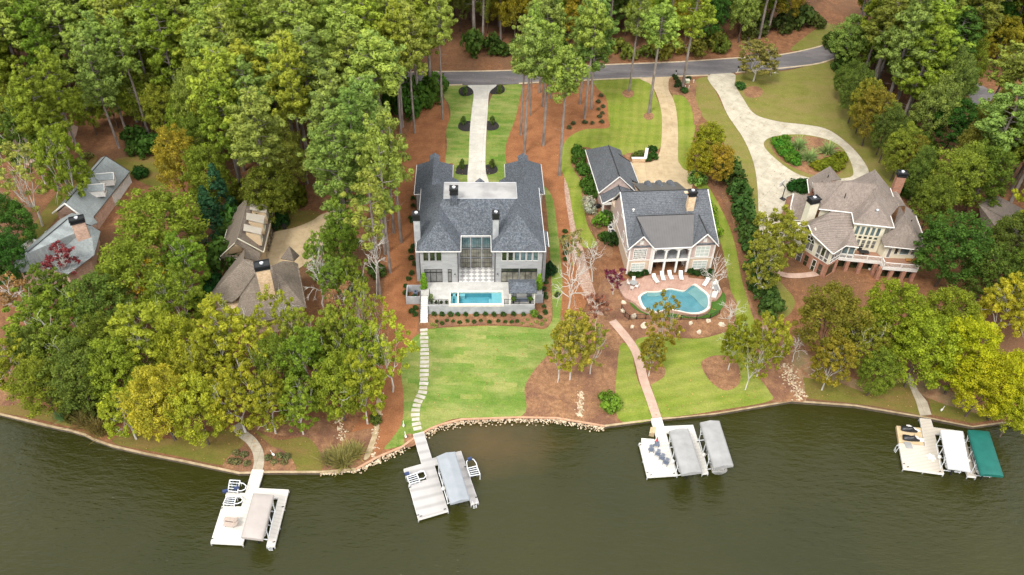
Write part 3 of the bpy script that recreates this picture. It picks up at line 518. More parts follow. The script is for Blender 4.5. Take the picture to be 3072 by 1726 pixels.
def hiproof(x0,x1,y0,y1,z,s,fr=True,bk=True):
    h=(x1-x0)/2; xm=(x0+x1)/2; zt=z+h*s; a=(xm,y0+(h if fr else 0),zt); b=(xm,y1-(h if bk else 0),zt)
    f=[[(x0,y0,z),a,b,(x0,y1,z)],[(x1,y0,z),(x1,y1,z),b,a]]
    if fr: f.append([(x0,y0,z),(x1,y0,z),a])
    if bk: f.append([(x0,y1,z),b,(x1,y1,z)])
    return f
for x0,x1,y1,sg in ((-1.75,4.8,26.3,1),(20.85,14.2,26.6,-1)):
    xm=(x0+x1)/2; zt=9+abs(x1-x0)/2*.95; hh=abs(x1-x0)/2; RF+=[[(x0,16.9,9.0),(x0+sg*1.25,16.9,10.15),(xm,14.7,zt),(xm,y1-hh,zt),(x0,y1,9.0)],[(x1,16.9,9.0),(x1,y1,9.0),(xm,y1-hh,zt),(xm,14.7,zt),(x1-sg*1.1,16.9,10.05)],[(x0,y1,9.0),(xm,y1-hh,zt),(x1,y1,9.0)]]
RF+=[[(4.8,17.2,8.9),(5.9,17.2,8.2),(5.9,22.4,8.2),(4.8,22.4,8.9)],[(14.2,17.2,8.9),(13.1,17.2,8.2),(13.1,22.4,8.2),(14.2,22.4,8.9)]]
for xm in (1.5,17.5): RF+=[[(xm-.95,22.8,10.4),(xm-.95,27.2,10.4),(xm,27.2,11.0),(xm,22.8,11.0)],[(xm+.95,22.8,10.4),(xm,22.8,11.0),(xm,27.2,11.0),(xm+.95,27.2,10.4)]]; walls(H1,[(xm-.7,25),(xm+.7,25),(xm+.7,27.0),(xm-.7,27.0)],1.5,10.38,'grey_brick')
RF+=[[(19.7,1.3,10.2),(19.7,5.2,10.2),(20.5,5.2,9.7),(20.5,1.3,9.7)],[(8.8,16.4,12.0),(9.6,17.0,12.35),(10.4,16.4,12.0)]]
walls(H1,[(4.4,17.3),(5.6,17.3),(5.6,22.1),(4.4,22.1)],1.5,8.2,'grey_brick'); walls(H1,[(13.4,17.3),(14.6,17.3),(14.6,22.1),(13.4,22.1)],1.5,8.2,'grey_brick')
walls(H1,[(19.4,1.5),(20.2,1.5),(20.2,5.0),(19.4,5.0)],1.4,9.68,'grey_brick')
roof(H1,RF,'roof_blue')
line(H1,[[(-.5,-.4,E1-.05),(6.5,-.4,E1-.05),(6.5,3.7,E1-.05),(11.3,3.7,E1-.05),(11.3,-.4,E1-.05),(19.85,-.4,E1-.05),(19.85,17.3,E1-.05)],[(-.5,-.4,E1-.05),(-.5,17.3,E1-.05)],[(-1.75,26.3,8.95),(-1.75,16.9,8.95),(-.2,16.9,8.95)],[(4.8,22.4,8.9),(4.8,26.3,8.95)],[(14.2,22.4,8.9),(14.2,26.6,8.95)],[(20.85,26.6,8.95),(20.85,17,8.95),(19.8,17,8.95)],[(20.5,1.3,9.65),(20.5,5.2,9.65)]],.085,'white','gutter')
box(H1,'roof_deck','membrane',3.72,7.95,D3-.1,15.55,12.5,D3+.06)
line(H1,[[(3.72,7.95,D3+.05),(15.55,7.95,D3+.05),(15.55,12.5,D3+.05),(3.72,12.5,D3+.05),(3.72,7.95,D3+.05)]],.07,'steel','roof_edging')
line(H1,[[(-.02,-.06,3.5),(-.02,-.06,10)],[(6.0,-.07,3.5),(6.0,-.07,10)],[(11.92,-.07,3.5),(11.92,-.07,10)],[(19.5,-.07,1.6),(19.5,-.07,10)]],.055,'black','downpipe')
chimney(H1,-.35,2.6,1.5,14.3,.95,1.1,'stucco'); chimney(H1,12.0,2.7,9,14.4,.92,.95,'stucco'); chimney(H1,5.4,7.7,12,15.6,1.15,1.1,'roof_blue')
fA,fB=(0,0),(6.05,0)
for k in range(3): window(H1,fA,fB,.6+k*1.02,1.36+k*1.02,7.95,9.7,1,1,'grey_brick','glass',.05,name='window')
for k in range(3): window(H1,fA,fB,.66+k*.95,1.52+k*.95,5.65,6.15,1,1,'black','glass_grey',.04,name='transom_window'); window(H1,fA,fB,.66+k*.95,1.52+k*.95,3.58,5.5,1,1,'black','glass_grey',.04,name='glass_door')
window(H1,fA,fB,4.42,4.92,5.65,6.15,1,1,'black','glass_grey',.05,name='transom_window'); window(H1,fA,fB,4.42,4.92,3.58,5.5,1,1,'black','glass_grey',.06,name='glass_door')
gA,gB=(11.85,0),(19.57,0)
for k in range(6): window(H1,gA,gB,1.15+k*.995,1.9+k*.995,7.95,9.75,1,1,'white','glass' if k<2 else 'glass_blue',.05,name='window')
for q in (1.13,4.1):
    for k in range(3): window(H1,gA,gB,q+k*.93,q+.86+k*.93,5.72,6.25,1,1,'black','glass',.035,name='transom_window'); window(H1,gA,gB,q+k*.93,q+.86+k*.93,3.58,5.58,1,1,'black','glass_hall',.035,name='glass_door')
hA,hB=(6.05,3.8),(11.85,3.8)
box(H1,'mullion_wall','stucco',6.07,3.68,3.5,11.83,3.79,9.95)
for (z0,z1) in ((3.6,5.45),(5.75,7.35),(7.65,9.7)):
    for k in range(3): window(H1,(6.05,3.68),(11.85,3.68),.3+k*1.8,1.85+k*1.8,z0,z1,4,2 if z0<7 else 1,'black','glass_hall' if z0<7 else 'glass_blue',.03,.05,name='great_room_window')
def lantern(par,x,y,z):
    m=MB(); m.box(x-.1,y-.22,z-.2,x+.1,y-.06,z+.12); m.tube((x,y-.14,z+.12),(x,y-.14,z+.3),.11,4,.02); m.cbox((x,y-.03,z),(.08,.08,.1)); o=m.build('wall_lantern','black',par); MB().box(x-.07,y-.235,z-.15,x+.07,y-.22,z+.08).build('lamp_glass','glass_pale',o)
for x in (.28,5.5,12.35,19.1): lantern(H1,x,0,5.1)
# terrace: slab pieces round the pool basin
T=thing('pool_terrace','raised pale stone pool terrace on a grey concrete retaining wall below the grey house','terrace',(-14.735,100.086,0),rad(3.387))
pv=MB(); z0,z1=3.2,3.5
for b in ((.1,-3.25,1.42,-.02),(1.42,-5.5,4.57,-.02),(4.57,-2.2,13.25,-.02),(13.25,-5.5,18.0,-.02),(18.0,-3.1,19.5,-.02)): pv.box(b[0],b[1],z0,b[2],b[3],z1)
pv.build('paving','patio',T); MB().box(6.07,-.02,3.2,11.83,3.66,3.502).build('checker_floor','checker',T)
w_=MB(); w_.box(1.42,-5.65,1.0,18.0,-5.5,3.47); w_.box(18.0,-5.65,1.0,18.12,-3.1,3.47); w_.box(18.12,-3.25,1.0,19.65,-3.1,3.47); w_.box(19.5,-3.1,1.0,19.65,-.02,3.47); w_.box(1.27,-5.65,1.0,1.42,-3.25,3.47); w_.box(-.05,-3.3,1.0,.1,-.02,3.47)
for x in (2.8,7.0,9.15,11.3,15.3): w_.box(x,-5.66,1.0,x+.02,-5.65,3.46)
w_.build('retaining_wall','stucco',T)
cp=MB(); x0,x1,y0,y1=4.87,12.95,-5.25,-2.5
cp.box(4.57,y1,3.2,13.25,-2.2,3.53); cp.box(4.57,-5.68,3.2,13.25,y0,3.53); cp.box(4.57,y0,3.2,x0,y1,3.53); cp.box(x1,y0,3.2,13.25,y1,3.53); cp.build('coping','coping',T)
bs=MB(); bs.box(x0-.02,y0-.02,2.3,x1+.02,y1+.02,2.35); bs.box(x0-.1,y0-.1,2.3,x0,y1+.1,3.2); bs.box(x1,y0-.1,2.3,x1+.1,y1+.1,3.2); bs.box(x0,y1,2.3,x1,y1+.1,3.2); bs.box(x0,y0-.1,2.3,x1,y0,3.2); bs.build('pool_basin','plaster',T)
ld=MB(); ld.box(11.35,y0,2.35,x1,y1,3.2); ld.box(x0,y0,2.35,5.15,y1,3.05); ld.box(x0,y1-.5,2.35,5.9,y1,3.05); ld.box(5.6,y0,2.35,5.9,y1,3.05); ld.box(6.15,y1-.5,2.35,7.1,y1,3.1); ld.box(10.9,y0,2.35,11.35,y0+1.7,2.9); ld.build('pool_ledge','ledge',T)
MB().box(5.9,y0,2.35,6.12,y1,3.51).build('spa_divider','coping',T)
MB().add([(x0,y0,3.4),(x1,y0,3.4),(x1,y1,3.4),(x0,y1,3.4)],[(0,1,2,3)]).build('pool_water','poolw',T)
# stairs
st=MB(); ns=12
for i in range(ns): z=3.5-(i+1)*.158; y=-3.3-i*.345; st.box(.1,y-.36,1.2,1.3,y,z)
sto=st.build('steps','white',T)
def zst(y): return 3.42-(-3.3-y)*.458
rail(T,[(.1,-3.3,3.45),(.1,-7.4,1.6)],.95,.2); rail(T,[(1.36,-4.3,zst(-4.3)),(1.36,-7.4,1.6)],.95,.2)
rail(T,[(1.5,-2.9,3.5),(1.5,-5.45,3.5),(4.5,-5.45,3.5)]); rail(T,[(13.3,-5.45,3.5),(17.95,-5.45,3.5)]); rail(T,[(19.5,-3.1,3.5),(19.5,-.6,3.5)])
# pavilion
PV=thing('pool_pavilion','open shingle-roofed pavilion shading a seating corner beside the rectangular pool','pavilion',(-14.735,100.086,0),rad(3.387))
roof(PV,[[(13.95,-6.0,6.35),(18.35,-6.0,6.35),(17.4,-4.4,7.15),(14.9,-4.4,7.15)],[(13.95,-2.75,6.35),(14.9,-4.4,7.15),(17.4,-4.4,7.15),(18.35,-2.75,6.35)],[(13.95,-6,6.35),(14.9,-4.4,7.15),(13.95,-2.75,6.35)],[(18.35,-6,6.35),(18.35,-2.75,6.35),(17.4,-4.4,7.15)]],'roof_blue')
m=MB()
for x in (14.2,18.0):
    for y in (-5.35,-3.0): m.box(x-.12,y-.12,3.5,x+.12,y+.12,6.2)
m.build('post','white',PV); m=MB(); m.box(14.05,-5.45,6.0,18.15,-5.25,6.2); m.box(14.05,-3.1,6.0,18.15,-2.9,6.2); m.build('beam','white',PV)
H1L=Matrix.Translation((-14.735,100.086,0))@Matrix.Rotation(rad(3.387),4,'Z')
def h1(x,y,z): return H1L@Vector((x,y,z))
def sofa(label,x,y,rz,w=1.6):
    s=thing('outdoor_sofa',label,'sofa',h1(x,y,3.5),rad(3.387)+rz); m=MB(); m.box(-w/2,-.4,.12,w/2,.4,.35)
    for q in (-w/2+.05,w/2-.05): m.box(q-.05,-.4,0,q+.05,.4,.55)
    m.box(-w/2,.3,.3,w/2,.42,.8); m.build('frame','navy',s); c=MB()
    n=2
    for i in range(n): a=-w/2+.12+(w-.24)*i/n; b=a+(w-.24)/n-.03; c.box(a,-.38,.35,b,.28,.48)
    c.build('seat_cushion','fab3',s); c=MB()
    for i in range(n): a=-w/2+.12+(w-.24)*i/n; b=a+(w-.24)/n-.03; c.box(a,.17,.48,b,.3,.82)
    c.build('back_cushion','fab3',s); return s
sofa('grey cushioned outdoor sofa facing the lake under the pavilion roof',16.1,-4.6,math.pi,1.9)
t=thing('fire_table','white fire table in the middle of the pavilion','table',h1(16.1,-3.7,3.5),rad(3.387)); MB().box(-.7,-.4,0,.7,.4,.42).build('table_base','stucco',t); MB().box(-.8,-.5,.42,.8,.5,.5).build('table_top','white',t)
for x,l in ((14.9,'grey outdoor armchair at the left end under the pavilion'),(17.3,'grey outdoor armchair at the right end under the pavilion')): sofa(l,x,-3.8,math.pi/2 if x<16 else -math.pi/2,.8)
# pool equipment enclosure
Q=thing('equipment_enclosure','roofless grey concrete enclosure left of the terrace holding pool equipment','enclosure',(-14.735,100.086,0),rad(3.387))
m=MB(); m.box(-2.3,-3.3,1.3,-.1,-3.15,3.2); m.box(-2.3,-.5,1.3,-.1,-.35,3.2); m.box(-2.3,-3.15,1.3,-2.15,-.5,3.2); m.build('wall','stucco',Q)
for x,y,l in ((-1.5,-2.4,'white pool pump in the enclosure nearest its outer wall'),(-.8,-2.5,'grey pool filter tank in the enclosure corner by the stairs')):
    e=thing('pool_pump',l,'pump',h1(x,y,1.7),0); MB().tube((0,0,0),(0,0,.75 if x>-1 else .45),.27,10).build('tank','steel' if x>-1 else 'white',e); MB().path([(.2,0,.3),(.6,.1,.35),(.6,.9,.35)],.05).build('pipe','white',e)
e=thing('pool_heater','dark box heater inside the enclosure against the house wall','heater',h1(-.9,-1.3,1.7),rad(3.4)); MB().box(-.4,-.35,0,.4,.35,.9).build('cabinet','navy',e); MB().tube((0,0,.9),(0,0,1.02),.15,8).build('vent','black',e)
# ================================================================ the mauve brick house with the kidney pool
z0=2.2; YW=rad(6.92); H2O=(19.5,105.6,0)
H2=thing('gabled_house','pink and grey gabled house with white two-storey porch beside the freeform pool','house',H2O,YW)
H2L=Matrix.Translation(H2O)@Matrix.Rotation(YW,4,'Z')
def h2(x,y,z): return H2L@Vector((x,y,z))
E2=7.9; Rz=12.4; YR=9.25
zc_=lambda y:E2+(y+.45)*(Rz-E2)/(YR+.45)
body=[(-.35,0),(3.35,0),(3.35,3.3),(9.94,3.3),(9.94,0),(14.0,0),(14.0,13),(-.35,13)]
walls(H2,[(-.35,0),(3.35,0),(3.35,3.3),(9.94,3.3),(9.94,0),(14,0),(14,13),(-.35,13)],1.3,5.0,'beige_brick'); walls(H2,body,5.0,7.85,'mauve')
for x in (-.35,13.99-.02): m=MB().add([(x,0.2,7.8),(x,13,7.8),(x,YR,Rz-.25),(x+.03,0.2,7.8),(x+.03,13,7.8),(x+.03,YR,Rz-.25)],[(0,1,2),(3,5,4),(0,3,4,1),(1,4,5,2),(2,5,3,0)]).build('gable_wall','mauve',H2)
for a,b,c in ((-.35,1.35,3.2),(10.0,12.0,14.0)): m=MB().add([(a,-.0,7.85),(c,-.0,7.85),(b,-.0,10.1),(a,.3,7.85),(c,.3,7.85),(b,.3,10.1)],[(0,1,2),(3,5,4),(0,3,4,1),(1,4,5,2),(2,5,3,0)]).build('gable_wall','mauve',H2)
R2=[[(-.75,-.2,zc_(-.2)),(-.75,YR,Rz),(14.4,YR,Rz),(14.4,-.2,zc_(-.2)),(10.6,-.2,zc_(-.2)),(3.2,-.2,zc_(-.2))],[(-.75,YR,Rz),(-.75,13.5,E2),(14.4,13.5,E2),(14.4,YR,Rz)]]
for a,b,c in ((-.85,1.4,3.5),(9.8,12.0,14.35)):
    yb=4.9; zt=10.35
    R2+=[[(a,-.5,7.8),(b,-.5,zt),(b,yb,zt),(a,-.0,7.95)],[(b,-.5,zt),(c,-.5,7.8),(c,-.0,7.95),(b,yb,zt)]]
#,(14.9,YR-1.5,10.9),(14.9,YR-4.2,9.3),(14.3,4.5,10.0)]][:0]
roof(H2,R2,'roof_grey')
MB().slab([(3.3,-.55,7.86),(10.0,-.55,7.86),(10.9,4.2,10.95),(1.2,4.2,10.95)],.12).build('metal_roof','metal_dark',H2)
line(H2,[[(-.85,-.55,7.75),(1.4,-.55,10.3),(3.5,-.55,7.75)],[(9.8,-.55,7.75),(12,-.55,10.3),(14.35,-.55,7.75)],[(-.75,-.2,7.9),(-.75,YR,Rz-.05),(-.75,13.5,E2-.1)],[(14.4,-.2,7.9),(14.4,YR,Rz-.05)],[(3.5,-.58,7.78),(9.8,-.58,7.78)]],.11,'white','trim')
line(H2,[[(-.7,YR,Rz+.03),(14.4,YR,Rz+.03)],[(1.4,-.4,10.38),(1.4,4.8,10.38)],[(12,-.4,10.38),(12,4.8,10.38)],[(1.2,4.25,10.97),(10.9,4.25,10.97)]],.09,'dark','ridge_cap')
# white corner boards, belt course, porch
for x,y in ((-.4,-.05),(3.3,-.05),(9.88,-.05),(13.9,-.05)): box(H2,'corner_board','white',x-.1,y-.06,2.2,x+.16,y+.1,7.85)
for b_ in ((-.29,-.07,4.95,3.2,.0,5.08),(10.05,-.07,4.95,13.8,.0,5.08),(-.43,0,4.95,-.36,13,5.08)): box(H2,'belt_course','white',*b_)
m=MB(); m.box(3.45,-.35,4.75,9.85,-.05,5.12); m.box(3.45,-.35,7.35,9.85,-.05,7.8)
for x in (3.6,5.75,7.85,9.75): m.box(x-.16,-.38,2.3,x+.16,-.06,7.4)
for a,b in ((3.76,5.59),(5.91,7.69),(8.01,9.59)):
    for t in range(6):
        f=abs((t+.5)/6-.5)*2; x0_=a+(b-a)*t/6; x1_=a+(b-a)*(t+1)/6; m.box(x0_,-.33,7.35-.42*f*f,x1_,-.1,7.36)
m.build('porch_frame','white',H2)
box(H2,'upper_porch_floor','steel',3.45,-.05,4.85,9.85,3.28,5.06); box(H2,'porch_back_wall','white',3.42,3.2,5.06,9.88,3.29,7.7)
for u,zz,nx,nz in ((.75,(5.35,7.35),3,4),):
    window(H2,(-.35,0),(3.35,0),u,u+2.0,*zz,9,5,'white','glass',.12,.09,name='window')
window(H2,(-.35,0),(3.35,0),.62,2.75,2.75,4.35,3,3,'white','glass_pale',.12,.06); window(H2,(9.94,0),(14,0),.95,3.15,5.35,7.4,3,3,'white','glass_pale',.12,.07); window(H2,(9.94,0),(14,0),.9,3.2,2.75,4.35,3,3,'white','glass_pale',.12,.07)
for a,b in ((1.1,1.75),(11.75,12.35)): box(H2,'gable_vent','white',a,-.06,8.35,b,.02,9.15)
for y0_,y1_,a,b in ((4.3,5.3,5.6,7.2),(9.6,10.4,5.8,7.4),(11.4,12.2,2.9,4.2),(1.5,2.5,5.6,7.2),(6.8,7.6,8.9,10.2)): window(H2,(-.35,13),(-.35,0),13-y1_,13-y0_,a,b,2,3,'white','glass_grey',.1)
window(H2,(3.42,3.2),(9.88,3.2),1.0,2.3,5.2,7.1,2,2,'white','glass_pale'); window(H2,(3.42,3.2),(9.88,3.2),2.9,4.1,5.4,6.8,1,1,'black','glass')
for x0_,x1_ in ((3.9,5.3),(5.9,7.3),(7.9,9.3)): window(H2,(3.42,3.3),(9.88,3.3),x0_-3.42,x1_-3.42,2.4,4.4,2,1,'dark','glass',name='glass_door')
chimney(H2,10.6,6.0,9.5,13.6,1.2,.95,'stone_ch',0,.7); box(H2,'flue_cap','stone_ch',9.3,6.0,13.9,9.9,6.6,14.0)
m=MB(); m.tube((1.0,5.9,10.2),(1.0,5.9,11.1),.14,8); m.ball((1.0,5.9,11.15),.22,8,5,(1,1,.5)); m.build('roof_vent','white',H2)
# garage wing
walls(H2,[(-1.7,18.5),(4.2,18.5),(4.2,32.2),(-1.7,32.2)],1.5,6.15,'mauve'); walls(H2,[(-.9,16),(1.6,16),(1.6,18.5),(-.9,18.5)],1.5,3.0,'beige_brick')
gx=1.25; gz=9.6
def slope(x): return gz-abs(x-gx)*(gz-6.2)/3.45
R3=[[(-2.2,18.1,6.2),(gx,18.1,gz),(gx,28.8,gz),(-2.2,32.9,6.2)],[(gx,18.1,gz),(4.7,18.1,6.2),(4.7,32.6,6.2),(gx,28.8,gz)],[(-2.2,32.9,6.2),(gx,28.8,gz),(4.7,32.6,6.2)],
 [(-1.9,15.6,5.6),(1.3,15.6,7.6),(1.3,18.3,7.6),(-1.9,18.3,5.6)],[(1.3,15.6,7.6),(4.6,15.6,6.3),(4.6,18.3,6.3),(1.3,18.3,7.6)]]
R3+=[[(3.3,29.2,7.4),(6.1,29.2,5.5),(6.1,21.8,5.5),(3.3,21.8,7.4)]]
roof(H2,R3,'roof_grey'); line(H2,[[(-2.2,32.9,6.15),(-2.2,18.1,6.15),(gx,18.1,gz-.05),(4.7,18.1,6.15)],[(-1.9,15.6,5.55),(1.3,15.6,7.55)],[(-1.9,15.6,5.5),(-1.9,18.3,5.5)],[(6.1,29.2,5.45),(6.1,21.8,5.45)]],.1,'white','trim')
line(H2,[[(gx,18.3,gz+.05),(gx,28.8,gz+.05)],[(3.4,29.2,7.42),(6,29.2,5.6)],[(1.3,15.8,7.65),(1.3,18.3,7.65)]],.09,'dark','ridge_cap')
m=MB(); m.add([(-1.7,18.35,6.1),(4.2,18.35,6.1),(gx,18.35,gz-.2),(-1.7,18.5,6.1),(4.2,18.5,6.1),(gx,18.5,gz-.2)],[(0,1,2),(3,5,4),(0,3,4,1),(1,4,5,2),(2,5,3,0)]); m.build('gable_wall','mauve',H2)
walls(H2,[(4.2,22.0),(5.7,22.0),(5.7,29),(4.2,29)],1.5,5.5,'beige_brick')
for i in range(3): window(H2,(-1.7,32.2),(-1.7,18.5),1.2+i*4.4,2.5+i*4.4,3.4,5.4,2,2,'white','glass_pale',.12)
m=MB()
for x,y in ((-1.75,15.7),(1.5,15.7)): m.box(x-.12,y-.12,2.6,x+.12,y+.12,5.6 if x<0 else 6.6)
m.box(-1.8,15.6,5.3,1.6,15.8,5.75); m.build('side_porch','white',H2)
st=MB()
for i in range(6): st.box(-1.6,13.6+i*.35,2.2,1.2,18.2,2.5+i*.16)
st.build('side_steps','pavers',H2)
# rear link with three eyebrow dormers
walls(H2,[(-.2,13.02),(13.2,13.02),(13.2,20.3),(4.8,20.3),(4.8,16),(-.2,16)],1.5,6.0,'beige_brick'); MB().slab([(4.7,13.2,9.1),(13.0,13.2,9.1),(13.0,20.9,6.2),(4.7,20.9,6.2)],.12).build('metal_roof','metal_dark',H2)
for x in (7.3,9.4,11.5):
    m=MB(); k=8
    for i in range(k): 
        a0,a1=math.pi*i/k,math.pi*(i+1)/k; p0=(x-.68*math.cos(a0),.75*math.sin(a0)-.3); p1=(x-.68*math.cos(a1),.75*math.sin(a1)-.3); m.add([(p0[0],16.6,7.2+p0[1]),(p1[0],16.6,7.2+p1[1]),(p1[0],20.6,6.5+p1[1]),(p0[0],20.6,6.5+p0[1])],[(0,1,2,3)])
    d=m.build('dormer','roof_grey',H2); line(d,[[(x-.7,20.6,6.0),(x-.7,20.6,6.7)]],.08,'white','trim')
# ================================================================ houses whose corners are sighted from the photograph at their real heights
OFF=[Vector((0,0,0))]
_b=MB.build
def build_off(s,name,mat,parent=None,smooth=False):
    if OFF[0].length: s.v=[(p[0]-OFF[0].x,p[1]-OFF[0].y,p[2]-OFF[0].z) for p in s.v]
    return _b(s,name,mat,parent,smooth)
MB.build=build_off
def V(f,x,y,z): return P(*f(x,y),z)
def inset(pts,d):
    c=sum((Vector((p[0],p[1])) for p in pts),Vector((0,0)))/len(pts); out=[]
    for p in pts: v=Vector((p[0],p[1]))-c; out.append(tuple(c+v*(1-d/max(v.length,.1))))
    return out
# ---- cream house with brick piers
a,b,c,d=ZA,ZB,ZCC,ZDD
o=gp(2560,720); H4=thing('hip_roofed_house','large cream house with many brown hipped roofs, brick piers and long white lakeside balcony','house',(o.x,o.y,0)); OFF[0]=Vector((o.x,o.y,0))
UE=10.6
A0=V(a,1130,1070,UE);A1=V(a,1847,1150,UE);TL=V(b,445,1385,UE);TR=V(d,1030,320,UE);TB=V(b,1240,1220,UE);TA=V(b,930,880,13.6);MV=V(b,870,670,13.9);MP=V(b,950,525,14.8);ML=V(a,1690,455,14.8);BG=V(b,905,210,14.3)
RE1=V(b,1300,800,UE);RE2=V(b,1235,620,UE)
F=[[A0,A1,MV,MP,ML],[ML,V(a,1000,490,12.8),V(a,1050,770,UE+.2),A0],[A1,TL,TA,MV],[TL,TR,TA],[TR,TB,TA],[MP,MV,TA,TB,V(b,1440,980,10.3),RE1],[MP,RE1,RE2,BG],[BG,V(b,420,440,11.4),MP],[ML,MP,V(b,420,440,11.4)],
 [V(a,1375,135,12.4),V(a,1435,445,12.4),V(a,1000,600,9.6),V(a,920,730,8.2),V(a,880,420,9.2)],[V(a,1375,135,12.4),V(a,1620,430,10.4),V(a,1435,445,12.4)],
 [V(a,580,740,9.6),V(a,1120,790,9.6),V(a,1000,1340,6.5),V(a,530,1310,6.5),V(a,525,1000,8.2)],[V(a,580,740,9.6),V(a,430,810,7.6),V(a,900,900,7.6),V(a,1120,790,9.6)],
 [V(c,620,265,10.2),V(c,700,465,9.3),V(c,1150,890,7.9),V(c,1580,330,9.6),V(a,1840,1150,10.4),V(a,1410,1115,10.5)],[V(c,1150,890,7.9),V(c,1430,710,7.95),V(c,1710,745,7.9),V(c,1580,330,9.6)],[V(c,620,265,10.2),V(a,1410,1115,10.5),V(a,1110,1240,8.9),V(a,700,1400,8.6)],
 [V(d,800,715,8),V(d,1720,815,8),V(d,1310,150,12)],[V(d,800,715,8),V(d,1310,150,12),V(b,1540,1180,12),V(d,870,450,9.2),V(d,745,520,8.6)],[V(b,1540,1180,12),V(b,1440,980,10.9),V(d,1000,330,9.6),V(d,870,450,9.2)],
 [V(d,1720,815,8),V(d,1600,470,8.1),V(d,1650,465,8.0),V(b,1750,1115,8.3),V(b,1570,1000,10.6),V(b,1540,1180,12),V(d,1310,150,12)],[V(b,1290,800,9.8),V(b,1250,650,9.6),V(b,1390,690,9.6),V(b,1570,1000,8.6),V(b,1440,990,10.0)]]
for f in F: 
    pass
roof(H4,F,'roof_brown',.14)
eL=lambda *s:[list(x) for x in s]
line(H4,eL([A0,A1,TL,TR,TB],[V(c,620,265,10.2),V(c,700,465,9.3),V(c,1150,890,7.85),V(c,1430,710,7.9),V(c,1710,745,7.85)],[V(d,800,715,7.95),V(d,1720,815,7.95),V(d,1600,470,8.05)],[V(d,1650,465,8),V(b,1750,1115,8.25)],[V(a,1000,490,12.75),V(a,1050,770,UE+.1)],[V(a,880,420,9.2),V(a,920,730,8.2)],[V(c,620,265,10.2),V(c,330,330,8.6)],[RE2,RE1],[V(a,580,740,9.6),V(a,430,810,7.6)],[V(a,580,740,9.6),V(a,525,1000,8.15),V(a,530,1310,6.45),V(a,1000,1340,6.45)]),.11,'white','trim')
line(H4,eL([ML,MP],[MP,MV,TA],[TA,TL],[TA,TR],[V(d,1310,150,12.03),V(d,800,715,8.05)],[V(d,1310,150,12.03),V(d,1720,815,8.05)],[V(b,1540,1180,12.03),V(d,1310,150,12.03)],[ML,A0],[V(a,1410,1115,10.52),V(c,640,262,10.22)],[BG,MP]),.07,'roof_brown','ridge_cap')
tw=inset([A0,A1,TL,TR,TB,V(b,1300,800,UE),MP,ML],.45)
Atl=P(*b(470,1375),UE); 
def off2(p,q,d_): # shift line p->q inwards (to the left of travel)
    v=(Vector((q[0],q[1]))-Vector((p[0],p[1]))).normalized(); n=Vector((-v.y,v.x)); return (p[0]+n.x*d_+v.x*.4,p[1]+n.y*d_+v.y*.4),(q[0]+n.x*d_-v.x*1.1,q[1]+n.y*d_-v.y*1.1)
tA,tB=off2(TL,TR,.4)
walls(H4,[tA,tB,(RE1.x-.6,RE1.y),(MP.x,MP.y+1),(ML.x,ML.y+1),(A0.x+.5,A0.y+.45),(A1.x+.3,A1.y+.45)],1.5,UE-.12,'cream')
# sunroom
sA=V(c,390,715,5.0);sB=V(c,1040,1120,5.0);sC=V(c,1275,965,5.0);sD=V(c,1560,1000,5.0)
walls(H4,[(sA.x,sA.y),(sB.x,sB.y),(sC.x,sC.y),(sD.x,sD.y),(sD.x+1,sD.y+5),(A0.x,A0.y),(sA.x-1,sA.y+3)],5.0,7.8,'cream')
walls(H4,[(sA.x,sA.y),(sB.x,sB.y),(sC.x,sC.y),(sC.x+1,sC.y+5),(A0.x,A0.y),(sA.x-1,sA.y+3)],1.2,4.95,'red_brick')
# gable over the arched window
dv=(sB-sA).normalized(); nn=Vector((dv.y,-dv.x,0)); L=(sB-sA).length
gm=MB(); g0=sA; g1=sA+dv*(L*.62); gt=sA+dv*(L*.30)
gm.add([g0+Vector((0,0,2.6)),g1+Vector((0,0,2.6)),gt+Vector((0,0,5.0)),g0+Vector((0,0,2.6))-nn*.25,g1+Vector((0,0,2.6))-nn*.25,gt+Vector((0,0,5.0))-nn*.25],[(0,1,2),(5,4,3),(0,3,4,1),(1,4,5,2),(2,5,3,0)]); gm.build('gable_wall','cream',H4)
window(H4,sA,sB,L*.10,L*.44,5.6,7.0,3,1,'white','glass_grey',.1,.08)
aw=MB(); ag=MB(); uc=L*.27; k=12; R_=L*.17
for i in range(k):
    t0,t1=math.pi*i/k,math.pi*(i+1)/k
    p=[sA+dv*(uc+R_*math.cos(t))+Vector((0,0,2.1+R_*math.sin(t)*1.15))+nn*.06 for t in (t0,t1)]; aw.tube(p[0],p[1],.07,5); q=[sA+dv*uc+Vector((0,0,2.1))+nn*.05]; ag.add([q[0],p[0]-nn*.02,p[1]-nn*.02],[(0,1,2)])
    p2=[sA+dv*(uc+R_*.42*math.cos(t))+Vector((0,0,2.1+R_*.42*math.sin(t)*1.15))+nn*.07 for t in (t0,t1)]; aw.tube(p2[0],p2[1],.05,5)
for t in (.25,.5,.75): aw.tube(sA+dv*(uc+R_*.42*math.cos(t*math.pi))+Vector((0,0,2.1+R_*.48*math.sin(t*math.pi)))+nn*.07,sA+dv*(uc+R_*math.cos(t*math.pi))+Vector((0,0,2.1+R_*1.15*math.sin(t*math.pi)))+nn*.07,.05,5)
fo=aw.build('arched_window','white',H4); ag.build('pane','glass',fo)
for i in range(3): window(H4,sA,sB,L*(.57+i*.135),L*(.57+i*.135)+L*.10,5.95,7.55,1,1,'white','glass_grey' if i!=1 else 'glass',.06); window(H4,sA,sB,L*(.57+i*.135),L*(.57+i*.135)+L*.10,5.15,5.8,1,1,'white','glass_grey',.06)
LB=(sC-sB).length
